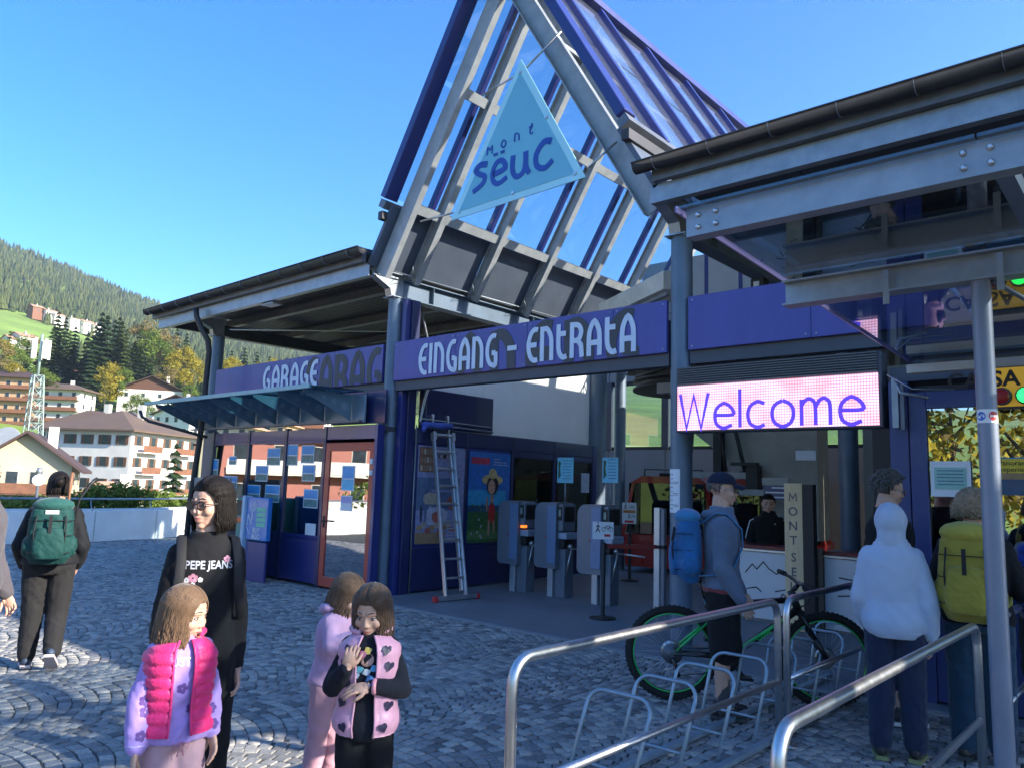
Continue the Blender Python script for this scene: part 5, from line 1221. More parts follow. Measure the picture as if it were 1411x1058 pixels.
# shrubs behind the parapet
sh = thing('shrub', '', 'shrub', (0, 0, 0)); me = crown_leaf(lm_grn, 1.5, 1.9, 1500, 16, .07, .0, 'foliage'); o = bpy.data.objects.new('foliage', me); COL.objects.link(o); o.parent = sh
m = MB(); [m.tube([(0, 0, -.3), (math.cos(a)*.35, math.sin(a)*.35, 1.1)], [.03, .01], 5) for a in (0, 1.3, 2.6, 3.9, 5.2)]; m.build('stem', bark, sh)
first = True
SHR = [(108, 678, 23.6), (126, 670, 23.8), (140, 676, 23.6), (156, 674, 24), (172, 668, 24), (188, 671, 24.2), (204, 676, 24.6), (222, 680, 25), (252, 684, 26), (28, 684, 23.4), (50, 690, 23.3)]
for k, (px, pt, r) in enumerate(SHR):
    p = at_range(px, pt, r); s = .8+.25*random.random()
    lb = 'leafy green shrub behind the parapet, ' + ORD[sorted(q[0] for q in SHR).index(px)]
    if first: sh.location = (p.x, p.y, p.z-1.45*s); sh.scale = (s,)*3; sh['label'] = lb; sh['group'] = 'shrubs behind the parapet'; first = False
    else: clone(sh, (p.x, p.y, p.z-1.45*s), k, lb, s, 'shrubs behind the parapet')
# far forest as one mass
P = []; T = []
k8 = 7
base = [(math.cos(2*math.pi*i/k8), math.sin(2*math.pi*i/k8)) for i in range(k8)]
cnt = 0
while cnt < 17000:
    a = rng.uniform(136, 181); r = math.sqrt(rng.uniform(330**2, 1640**2)); x, y = r*math.cos(R_(a)), r*math.sin(R_(a))
    edge = 800+30*math.sin(a*2.1)
    if a > 159.2+1.0*noise.noise((r*.01, 0, 5)) and r < edge:
        if not (noise.noise((x*.012, y*.012, 9)) > .28 and r > 420): continue
    if a <= 159.2 and r < 345: continue
    if a < 150 and r < 420: continue
    H = rng.uniform(8, 17)*(1 if r > 500 else 1.05); W = H*rng.uniform(.15, .24)*(1.4 if rng.uniform() > .8 else 1); z = hz(x, y)-1; tn = rng.uniform(0, .75)+(.25 if rng.uniform() > .85 else 0)
    for (z0, z1, w0) in ((.10, .62, 1.), (.38, 1., .68)):
        for i in range(k8):
            b0, b1 = base[i], base[(i+1) % k8]; w = W*w0*rng.uniform(.8, 1.2)
            P.append(((x+b0[0]*w, y+b0[1]*w, z+H*z0), (x+b1[0]*w, y+b1[1]*w, z+H*z0), (x, y, z+H*z1))); T.append(tn+rng.uniform(-.06, .06))
    cnt += 1
fm = leafmat('far_forest_foliage', (.035, .065, .025), (.15, .165, .05))
me = quadmesh('far_forest', P, np.array(T), fm, 3); o = bpy.data.objects.new('far_forest', me); COL.objects.link(o); o['kind'] = 'stuff'; o['label'] = 'dense conifer forest covering the far hillside'

# ---- houses
wm = {'white': mat('house_white_render', (.68, .64, .56), .85, 0, .08, .5), 'yellow': mat('house_yellow_render', (.56, .48, .30), .85, 0, .1, .5), 'orange': mat('house_orange_render', (.48, .30, .17), .85, 0, .1, .5), 'pink': mat('house_pink_render', (.42, .17, .13), .85, 0, .1, .5), 'wood': mat('dark_stained_wood', (.11, .05, .03), .8, 0, .25, 2), 'rust': mat('red_brown_wood', (.20, .085, .045), .75, 0, .25, 2)}
roofb = mat('brown_metal_roof', (.13, .085, .055), .65, 0, .12, .6); roofd = mat('dark_shingle_roof', (.07, .04, .035), .8, 0, .2, 1.5); roofl = mat('light_tile_roof', (.42, .24, .15), .8, 0, .15, 1)
wglass = mat('house_window_glass', (.03, .04, .05), .15, 0, .3, 2); wframe = mat('house_window_frame', (.5, .45, .38), .6); shut = mat('brown_shutter', (.13, .065, .035), .7)
def house(name, label, corner, rz, w, d, h, rows, cf, cs_, wall_='white', roof='hip', rmat=None, rh=3., over=1., balc=(), shutters=True, wsz=(1.0, 1.25), base=8., upper=None, z_eave=None, balc_mat='rust', gable_wood=False, sidebalc=(), cat='house'):
    """corner: world point of the near front-right corner at eaves height"""
    M = Matrix.Translation(corner) @ Matrix.Rotation(rz, 4, 'Z')
    t = thing(name, label, cat, tuple(M @ Vector((-w/2, d/2, -h))), rz)
    def W(m, nm, mm, par=None): m.v = [tuple(M @ Vector(v)) for v in m.v]; return m.build(nm, mm, par or t)
    rm = rmat or roofb
    W(MB().box((-w, 0, -h-base), (0, d, 0)), 'wall', wm[wall_])
    if upper: W(MB().box((-w-.03, -.03, -h*upper), (.03, d+.03, 0)), 'upper_wall', wm['wood'])
    if roof == 'hip':
        a, b2 = -w-over, over; c, e_ = -over, d+over; ins = min(w, d)/2+over
        if w >= d: rdg = [(-w+d/2, d/2), (-d/2, d/2)]
        else: rdg = [(-w/2, w/2), (-w/2, d-w/2)]
        vs = [(a, c, 0), (b2, c, 0), (b2, e_, 0), (a, e_, 0), (rdg[0][0], rdg[0][1], rh), (rdg[1][0], rdg[1][1], rh)]+[(x, y, -.25) for x, y in ((a, c), (b2, c), (b2, e_), (a, e_))]
        fs = [(0, 1, 5, 4), (1, 2, 5), (2, 3, 4, 5), (3, 0, 4), (6, 7, 1, 0), (7, 8, 2, 1), (8, 9, 3, 2), (9, 6, 0, 3), (9, 8, 7, 6)] if w >= d else [(0, 1, 4), (1, 2, 5, 4), (2, 3, 5), (3, 0, 4, 5), (6, 7, 1, 0), (7, 8, 2, 1), (8, 9, 3, 2), (9, 6, 0, 3), (9, 8, 7, 6)]
        R0 = W(MB().add(vs, fs), 'roof', rm)
    elif roof == 'gable':      # gable faces the front (local -y)
        m = MB(); s_ = rh/(w/2)
        for sg in (-1, 1):
            x1 = -w/2+sg*(w/2+over)
            pp = [(-w/2, rh), (x1, rh-s_*(w/2+over)), (x1, rh-s_*(w/2+over)+.28), (-w/2, rh+.28)]
            if sg < 0: pp = pp[::-1]
            m.prism(pp, (0, d+over, 0), X_, Z_, d+2*over)
        R0 = W(m, 'roof', rm); R0['kind'] = R0.get('kind', '') or '' ; del R0['kind']
        W(MB().prism([(-w, 0), (0, 0), (-w/2, rh)], (0, .15, 0), X_, Z_, .15), 'gable_wall', wm['wood'] if gable_wood else wm[wall_])
    W(MB().box((-w*.35, d*.45, rh*.3), (-w*.35+.9, d*.45+.7, rh+1.0)), 'chimney', wm['white'], R0)
    fh = h/rows; ww, wh = wsz
    def win(face, u, z):
        m = MB(); m2 = MB(); m3 = MB()
        if face == 'f': f = lambda a, o1, b2, c: ((u+a, -o1, z+b2), (u+c[0], -c[2], z+c[1]))
        else: f = lambda a, o1, b2, c: ((o1, u+a, z+b2), (c[2], u+c[0], z+c[1]))
        p, q = f(-ww/2-.08, -.02, -.08, (ww/2+.08, wh+.08, .05)); m.box(p, q)
        p, q = f(-ww/2, .051, 0, (ww/2, wh, .07)); m2.box(p, q)
        o_ = W(m, 'window', wframe); W(m2, 'pane', wglass, o_)
        if shutters:
            for s_ in (-1, 1):
                m3 = MB(); p, q = f(s_*(ww*.78)-ww*.24, .03, 0, (s_*(ww*.78)+ww*.24, wh, .09)); m3.box(p, q); W(m3, 'shutter', shut, o_)
    for r in range(rows):
        z = -(r+1)*fh+fh*.32
        for c in range(cf): win('f', -w+w*(c+.5)/cf, z)
        for c in range(cs_): win('s', d*(c+.5)/cs_, z)
    for r in balc:
        z = -(r+1)*fh+.05
        bb = W(MB().box((-w*.98, -1.3, z-.15), (-w*.02, -.01, z)), 'balcony', wm['wood'] if balc_mat == 'rust' else wm['white']); W(MB().box((-w*.98, -1.35, z+.0), (-w*.02, -1.27, z+1.0)), 'parapet', wm[balc_mat], bb)
    for r in sidebalc:
        z = -(r+1)*fh+.05
        for (u0, u1) in ((.08, .34), (.55, .85)):
            bb = W(MB().box((.01, d*u0, z-.15), (1.2, d*u1, z)), 'balcony', wm['white']); W(MB().box((1.15, d*u0, z), (1.2, d*u1, z+.95)), 'parapet', wm[balc_mat], bb)
    return t
RZ = R_(33)
def AP(px, py, r): return at_range(px, py, r)
house('hotel', 'large white hotel with brown hipped roof and shutters behind the parapet', AP(182, 592, 120), RZ, 13.5, 17, 12.2, 4, 5, 5, roof='hip', rh=3.3, over=1.1, sidebalc=(0, 1, 2), wsz=(.95, 1.3), cat='hotel')
house('hotel', 'white hotel wing with brown roof joining the big hotel on its left', AP(150, 591, 131), RZ, 12, 9, 11.5, 4, 4, 1, roof='hip', rh=3.2, wsz=(.9, 1.3), cat='hotel')
house('balcony_hotel', 'long hotel with rows of red brown balconies at the left edge', AP(52, 521, 255), R_(50), 24, 10, 17, 5, 8, 2, 'orange', 'hip', roofd, 2.2, 1.4, balc=(0, 1, 2, 3, 4), shutters=False, base=6, cat='hotel')
house('balcony_hotel', 'white apartment house with red brown balconies below the two chalets', AP(112, 537, 250), R_(45), 15, 9, 12.5, 4, 4, 2, 'white', 'hip', roofb, 2.0, 1.6, balc=(0, 1, 2), shutters=False, base=6, cat='hotel')
house('chalet', 'brown timber chalet highest above the apartment house', AP(110, 503, 345), R_(58), 15, 12, 8, 2, 3, 2, 'rust', 'gable', roofb, 4.0, 1.6, balc=(0,), shutters=False, base=5, gable_wood=True)
house('chalet', 'white chalet with brown gable roof just above the apartment house', AP(108, 520, 320), R_(60), 14.5, 10, 9, 3, 3, 2, 'white', 'gable', roofb, 4.2, 1.4, balc=(0,), shutters=False, base=6)
house('chalet', 'wide white chalet with dark timber gable on the wooded slope', AP(255, 540, 270), R_(55), 20, 12, 7, 2, 4, 2, 'white', 'gable', roofd, 4.4, 1.2, balc=(), shutters=False, base=4, gable_wood=True)
house('chalet', 'low house with weathered shingle roof above the glass awning', AP(268, 556, 240), R_(50), 10, 9, 4, 1, 3, 2, 'wood', 'gable', roofd, 2.2, 1, shutters=False, base=4)
house('chalet', 'yellow chalet with wide brown gable roof behind the lattice mast', AP(100, 641, 92), R_(66), 8.4, 9, 9, 3, 4, 2, 'yellow', 'gable', roofd, 3.1, 1.1, balc=(0, 1), shutters=False, base=4)
house('gable_house', 'low white gable roofed building just behind the parapet', AP(173, 688, 80), R_(55), 4.6, 9, 4, 1, 1, 0, 'white', 'gable', roofl, 1.35, .55, shutters=False, base=4)
house('house', 'bright orange house seen under the glass awning', AP(396, 584, 170), R_(40), 14, 9, 6, 2, 5, 2, 'orange', 'hip', roofl, 1.8, .8, shutters=False, base=5)
house('house', 'white terrace with many windows seen under the awning at right', AP(450, 573, 180), R_(45), 13, 9, 9, 3, 6, 2, 'white', 'hip', roofb, 1.8, .8, balc=(0, 1), shutters=False, base=5)
house('house', 'cream house seen under the awning beside the left column', AP(345, 588, 150), R_(40), 9, 8, 5, 2, 3, 2, 'yellow', 'hip', roofl, 1.8, .8, shutters=False, base=5)
house('house', 'pale house on the slope between the downpipe and the left column', AP(262, 570, 210), R_(20), 12, 9, 6, 2, 4, 2, 'white', 'gable', roofb, 2, .8, shutters=False, base=5)
for k, (px, py, w_, lb) in enumerate([(64, 427, 17, 'white farmhouse highest in the row at the forest edge'), (76, 433, 14, 'second white farmhouse in the row at the forest edge'), (98, 438, 24, 'long white farmhouse in the row at the forest edge'), (116, 443, 12, 'small white farmhouse in the row at the forest edge'), (130, 448, 16, 'lowest white farmhouse of the row at the forest edge'), (46, 422, 10, 'reddish farmhouse at the forest edge far left'), (28, 462, 12, 'small brown roofed house in the meadow at left'), (14, 466, 10, 'small pale house in the meadow at the left edge')]):
    rr = 790 if k < 6 else 500
    house('farmhouse', lb, AP(px, py, rr), R_(10), w_, 9, 5.5, 1, 2, 1, 'white' if k not in (5,) else 'rust', 'gable', roofl, 2.2, .8, shutters=False, wsz=(1.4, 1.4), base=6)
# hotel across the plaza that the kiosk panes mirror
o_ = house('hotel', 'pink hotel with white balconies across the plaza, mirrored in the kiosk', Vector((-56, -15, 8.0)), R_(126), 36, 12, 15, 5, 12, 3, 'pink', 'gable', roofl, 3.0, 1.4, balc=(0, 1, 2, 3), shutters=False, base=3, balc_mat='white', cat='hotel')

# ---- lattice mast with antennas
LM = thing('lattice_mast', 'pale green steel lattice mast with white panel antennas', 'mast', tuple(AP(40, 690, 108)))
b_ = AP(38, 700, 108); zt = AP(50, 517, 108).z; zb = -7; cx_, cy_ = b_.x, b_.y; tp = AP(52, 517, 108)
gm_ = mat('pale_green_steel', (.34, .43, .38), .5, .3, .15, 1)
def leg(sx_, sy, z): t = (z-zb)/(zt-zb); w = 1.5*(1-t)+.55*t; return Vector((cx_+(tp.x-cx_)*t*.5+sx_*w, cy_+(tp.y-cy_)*t+sy*w*.9, z))
n = 14; zs = [zb+(zt-zb)*k/n for k in range(n+1)]
for (sx_, sy) in ((-1, -1), (1, -1), (1, 1), (-1, 1)):
    MB().tube([leg(sx_, sy, z) for z in zs], .075, 6).build('leg', gm_, LM)
cs4 = [(-1, -1), (1, -1), (1, 1), (-1, 1)]
for k in range(n):
    for i in range(4):
        a, b2 = cs4[i], cs4[(i+1) % 4]
        MB().tube([leg(*a, zs[k]), leg(*b2, zs[k+1])], .036, 4).build('brace', gm_, LM); MB().tube([leg(*b2, zs[k]), leg(*a, zs[k+1])], .036, 4).build('brace', gm_, LM)
        MB().tube([leg(*a, zs[k+1]), leg(*b2, zs[k+1])], .036, 4).build('strut', gm_, LM)
MB().tube([Vector((tp.x*.5+cx_*.5, tp.y, zt)), Vector((tp.x*.5+cx_*.5, tp.y, zt+5))], .16, 8).build('pole', gm_, LM)
for k in range(5):
    a = 2*math.pi*k/5+.3; MB().bar((tp.x*.5+cx_*.5+.8*math.cos(a), tp.y+.9*math.sin(a), zt+2.0), (tp.x*.5+cx_*.5+.8*math.cos(a), tp.y+.9*math.sin(a), zt+4.4), .32, .2, (1, 0, 0)).build('antenna', wm['white'], LM)
MB().box((cx_-1.1, cy_-1.1, zb+8), (cx_+1.1, cy_+1.1, zb+8.15)).build('platform', gm_, LM)
ds = thing('dish_antenna', 'large grey white dish antenna behind the mast', 'antenna', tuple(AP(12, 615, 100)))
c = AP(12, 614, 100); MB().lathe([(.05, .0), (1.0, .12), (1.6, .38), (1.95, .75), (1.9, .78)], c, (.5, -.6, .15), 22).build('dish', mat('dish_grey', (.36, .37, .38), .5), ds); MB().tube([c, c+Vector((0, 0, -8))], .15, 8).build('mast', gm_, ds)
lp = thing('globe_lamp', 'white globe street lamp behind the parapet', 'street lamp', tuple(AP(53, 661, 26)))
c = AP(53, 661, 26); MB().ball(c, .16, 14).build('globe', mat('globe_white', (.85, .85, .82), .3, emit=(1, .98, .9), es=.5), lp); MB().tube([c-Vector((0, 0, .15)), c-Vector((0, 0, 4))], .04, 8).build('pole', galv_d, lp); MB().lathe([(.03, .15), (.1, .2), (.06, .36)], c, n=10).build('cap', galv, lp)

# ---- thin valley haze
hzb = MB().box((-2500, -2500, -60), (2500, 2500, 470)); hm_ = bpy.data.materials.new('haze'); hm_.use_nodes = True; nt = hm_.node_tree; nt.nodes.clear()
pv_ = nt.nodes.new('ShaderNodeVolumePrincipled'); pv_.inputs['Color'].default_value = (.85, .92, 1, 1); pv_.inputs['Density'].default_value = .00016; pv_.inputs['Anisotropy'].default_value = .3
oo_ = nt.nodes.new('ShaderNodeOutputMaterial'); nt.links.new(pv_.outputs[0], oo_.inputs['Volume']); h_ = hzb.build('haze', hm_); h_['kind'] = 'stuff'
# ================================================================ people
from mathutils.bvhtree import BVHTree
from mathutils import Euler
def remesh(mb, vox, sm=6, disp=0., ds=9., stretch=(1, 1, .6), seed=0):
    me = bpy.data.meshes.new('tmp'); me.from_pydata(mb.v, [], mb.f); me.update()
    o = bpy.data.objects.new('tmp', me); COL.objects.link(o)
    r = o.modifiers.new('r', 'REMESH'); r.mode = 'VOXEL'; r.voxel_size = vox; r.use_smooth_shade = True
    if sm: s = o.modifiers.new('s', 'SMOOTH'); s.iterations = sm; s.factor = .5
    dg = bpy.context.evaluated_depsgraph_get(); dg.update(); m2 = bpy.data.meshes.new_from_object(o.evaluated_get(dg)); bpy.data.objects.remove(o)
    n = len(m2.vertices); co = np.empty(n*3); m2.vertices.foreach_get('co', co); co = co.reshape(-1, 3)
    if disp:
        nr = np.empty(n*3); m2.vertices.foreach_get('normal', nr); nr = nr.reshape(-1, 3)
        d = np.array([.7*noise.noise((c[0]*ds*stretch[0]+seed, c[1]*ds*stretch[1], c[2]*ds*stretch[2]+.6*c[0]*ds))+1.5*(.28-abs(noise.noise((c[0]*ds*.9+3, c[1]*ds*.9+seed, c[2]*ds*1.5+(c[0]+c[1])*ds*1.1))))+.8*(.2-abs(noise.noise((c[0]*ds*2.1, c[1]*ds*2.1+seed, c[2]*ds*2.6-c[0]*ds*1.6)))) for c in co])
        co = co+nr*(d*disp)[:, None]
    f = [tuple(p.vertices) for p in m2.polygons]
    out = MB(); out.v = [tuple(c) for c in co]; out.f = f; out.mi = [0]*len(f); out.sm = [True]*len(f); return out
def limb(mb, pts, rs, n=12):
    pts = [Vector(p) for p in pts]
    for p, r in zip(pts, rs): mb.ball(p, r, n)
    for a, b2, r0, r1 in zip(pts, pts[1:], rs, rs[1:]): mb.tube([a, b2], [r0, r1], n)
    return mb
def loft(mb, rings, n=28, ex=2.25):
    k = len(mb.v)
    for (c, rx, ry) in rings:
        for j in range(n):
            a = 2*math.pi*j/n; s_, c_ = math.sin(a), math.cos(a)
            mb.v.append((c[0]+rx*math.copysign(abs(s_)**(2/ex), s_), c[1]+ry*math.copysign(abs(c_)**(2/ex), c_), c[2]))
    for i in range(len(rings)-1):
        for j in range(n): mb.f.append((k+i*n+j, k+(i+1)*n+j, k+(i+1)*n+(j+1) % n, k+i*n+(j+1) % n)); mb.mi.append(0); mb.sm.append(True)
    mb.f += [tuple(k+j for j in range(n)), tuple(k+(len(rings)-1)*n+j for j in range(n))[::-1]]; mb.mi += [0]*2; mb.sm += [True]*2
    return mb
def skinmat(key, c): return mat(key, c, .5, 0, .07, 20, .03, 250, spec=.35)
def cloth(key, c, rough=.9, var=.1, bump=.25, bs=350, vs=6, sheen=.2): return mat(key, c, rough, 0, var, vs, bump, bs, spec=.2, sheen=.03 if max(c) < .06 else sheen)
TOR = [(.47, .070, .058), (.50, .093, .068), (.53, .100, .071), (.57, .090, .063), (.61, .080, .056), (.66, .086, .060), (.71, .089, .064), (.76, .092, .064), (.79, .084, .056), (.81, .066, .047), (.83, .044, .038), (.865, .034, .036), (.89, .034, .036)]
def torso_rings(H, infl, z0, z1, wid=1., dep=1., lean=0.):
    out = []; K = 22
    for k in range(K+1):
        z = z0+(z1-z0)*k/K; rx = lerp_tab([(t[0], t[1]) for t in TOR], z); ry = lerp_tab([(t[0], t[2]) for t in TOR], z)
        out.append(((0, lean*(z-.5)*H, z*H), rx*H*wid+infl, ry*H*dep+infl))
    return out
def hand(mb, wrist, fore, pn, s=1., curl=.5, side=1, spread=.12):
    """palm and five bent fingers; fore = finger direction, pn = palm normal, side=+1 puts the thumb on +lat"""
    w = Vector(wrist); f = Vector(fore).normalized(); p = Vector(pn); p = (p-f*p.dot(f)).normalized(); lat = f.cross(p)*side
    M = Matrix((lat, f, p)).transposed()
    pm = MB(); c = w+f*.045*s
    pm.ball(c, (.038*s, .050*s, .016*s), 12, 0, M); pm.ball(w+f*.018*s, (.026*s, .03*s, .019*s), 10, 0, M); pm.ball(w+f*.03*s+lat*.024*s+p*.006*s, (.016*s, .03*s, .014*s), 8, 0, M)
    mb.add(pm.v, pm.f, 0, True)
    for k, (off, L) in enumerate(((.028, .068), (.0095, .078), (-.009, .072), (-.0265, .056))):
        b0 = w+f*(.082-.004*abs(k-1))*s+lat*off*s; d = (f+lat*spread*(off/.028)).normalized(); seg = L*s/3; pts_ = [b0-d*.02*s, b0]; ang = 0
        for j in range(3): ang += curl*(.55+.25*j)+.05*k*curl; dd = (d*math.cos(ang)+p*math.sin(ang)); pts_.append(pts_[-1]+dd*seg*(1.15-.15*j))
        mb.tube(pts_, [.0095*s, .0092*s, .0085*s, .0078*s, .0055*s], 8)
        mb.ball(pts_[-1], .0062*s, 6)
    b0 = w+f*.028*s+lat*.026*s+p*.004*s; d = (f*.62+lat*.72+p*.3).normalized(); d2 = (f*.85+lat*.3+p*.42*(.5+curl)).normalized()
    mb.tube([b0-d*.012*s, b0+d*.022*s, b0+d*.022*s+d2*.028*s, b0+d*.022*s+d2*.05*s], [.012*s, .0115*s, .0098*s, .0065*s], 8); mb.ball(b0+d*.022*s+d2*.05*s, .0068*s, 6)
def head_mesh(s, vox, child=False, mouth_open=False):
    m = MB(); B_ = lambda c, r: m.ball([q*s for q in c], [q*s for q in (r if hasattr(r, '__len__') else (r,)*3)], 16)
    B_((0, -.014, .034), (.076, .094, .084)); B_((0, .020, -.018), (.066, .068, .085)); B_((0, .030, -.066), (.046 if not child else .049, .046, .040))
    B_((0, .060, -.094), (.020, .018, .016)); B_((0, .047, .038), (.056, .036, .044))
    limb(m, [(0, .082*s, .006*s), (0, .1*s if not child else .096*s, -.028*s)], [.006*s, .0105*s if not child else .0085*s], 8)
    for q in (-1, 1):
        B_((q*.010, .090, -.033), .0085); B_((q*.038, .056, -.026), (.024, .026, .026)); B_((q*.076, -.008, -.008), (.009, .019, .030)); B_((q*.082, -.016, .006), (.006, .012, .018))
        limb(m, [(q*.012*s, .083*s, .022*s), (q*.042*s, .070*s, .021*s)], [.009*s, .008*s], 8)
    limb(m, [(-.019*s, .077*s, -.056*s), (0, .085*s, -.055*s), (.019*s, .077*s, -.056*s)], [.006*s, .0085*s, .006*s], 8)
    limb(m, [(-.015*s, .075*s, -.071*s), (0, .081*s, -.072*s), (.015*s, .075*s, -.071*s)], [.006*s, .008*s, .006*s], 8)
    limb(m, [(0, -.028*s, -.06*s), (0, -.035*s, -.16*s)], [.046*s, .046*s], 14)
    return remesh(m, vox, 3)
def hair_cap(s, up=.0, side=1.0):
    """scalp shell: ellipsoid whose face part is tucked inside the head"""
    m = MB(); n = 28; rows = 18
    for i in range(rows+1):
        th = math.pi*.78*i/rows
        for j in range(n):
            ph = 2*math.pi*j/n; x, y, z = math.sin(th)*math.sin(ph), math.sin(th)*math.cos(ph), math.cos(th)
            front = max(0, y); k = 1.
            if y > .42 and z < .30: k = .80
            if abs(x) > .75 and y > .12 and z < .05: k = .84
            m.v.append((x*.0825*s*k, (-.014+y*.103*k)*s, (.037+z*.0925*k)*s))
    for i in range(rows):
        for j in range(n): m.f.append((i*n+j, (i+1)*n+j, (i+1)*n+(j+1) % n, i*n+(j+1) % n)); m.mi.append(0); m.sm.append(True)
    return m
def hair_locks(s, L, n=150, gap=48, jit=.012, parting=0., curl=0., r=.0085, seed=1, fringe=0., back_only=False, wid=1., sweep=(40, 78)):
    rnd = random.Random(seed); m = MB(); n = int(n*2.3); r *= .62; gap *= .84
    n0 = n; n += n//3
    for k in range(n):
        while True:
            ph = rnd.uniform(-180, 180) if k < n0 else rnd.choice((-1, 1))*rnd.uniform(*sweep)
            if k >= n0: break
            if abs(ph) > gap or (fringe and rnd.random() < .25): break
        if back_only and abs(ph) < 95: ph = 180-ph
        a = R_(ph); sx_ = math.sin(a); cy_ = math.cos(a); Lk = L*rnd.uniform(.85, 1.05)*(fringe if abs(ph) < gap else 1)
        top = rnd.uniform(.15, .95); px0 = parting+.006*math.copysign(1, sx_)
        pts_ = []
        x_e, y_e = sx_*.084*wid, cy_*.102
        z0 = rnd.uniform(-.01, .01); y_s = rnd.uniform(-.05, .084) if k < n0 else rnd.uniform(.066, .094)
        P0 = Vector((px0, y_s*.9, .122-.9*abs(y_s)**1.4)); P3 = Vector((x_e, -.014+y_e, .03+z0))
        for t in (0, .3, .6, .85, 1):
            q = P0.lerp(P3, t); d = Vector((q.x/.084, (q.y+.014)/.102, (q.z-.036)/.093)); ln = max(d.length, .01); q = Vector((d.x/ln*.084*wid, -.014+d.y/ln*.102, .036+d.z/ln*.0935)); pts_.append(q)
        pts_[0] += Vector((0, 0, .002))
        zz = .03; hang = int(4+Lk/.05)
        for j in range(1, hang+1):
            t = j/hang; z = P3.z-Lk*t
            wv = curl*math.sin(j*1.9+k); sp = 1+.10*t*(1-t)*2-.12*t*(1 if L > .15 else 0)
            pts_.append(Vector((x_e*sp+wv*.7+rnd.uniform(-jit, jit)*t, -.014+y_e*sp*(1 if cy_ < 0 else .92)+wv+rnd.uniform(-jit, jit)*t, z)))
        N = len(pts_); rr = [r*s*(.55+.45*min(1, i/3))*(1 if i < N-2 else (.75 if i < N-1 else .3)) for i in range(N)]
        m.tube([p*s for p in pts_], rr, 5, flat=.55)
    return m
def hair_short(s, n=420, L=.03, seed=2, zmin=-.3, lift=.25, zmax=1.):
    rnd = random.Random(seed); m = MB(); n = int(n*1.6)
    for k in range(n):
        z = rnd.uniform(zmin, zmax); a = rnd.uniform(-math.pi, math.pi); q = math.sqrt(max(0, 1-z*z)); d = Vector((q*math.sin(a), q*math.cos(a), z))
        if d.y > .25 and d.z < .62: continue
        if abs(d.x) > .6 and d.y > .0 and d.z < .1: continue
        p = Vector((d.x*.081, -.014+d.y*.1, .036+d.z*.091)); t = Vector((rnd.uniform(-.6, .6), .3-d.y*.2, -.8+d.z*1.1)); t = (t-d*t.dot(d)).normalized(); e_ = p+(t*.8+d*lift*rnd.uniform(.3, 1.6))*L*rnd.uniform(.7, 1.4)
        m.tube([p*s, (p+e_)*.5*s+d*.004*s, e_*s], [.006*s, .0055*s, .001*s], 4)
    return m
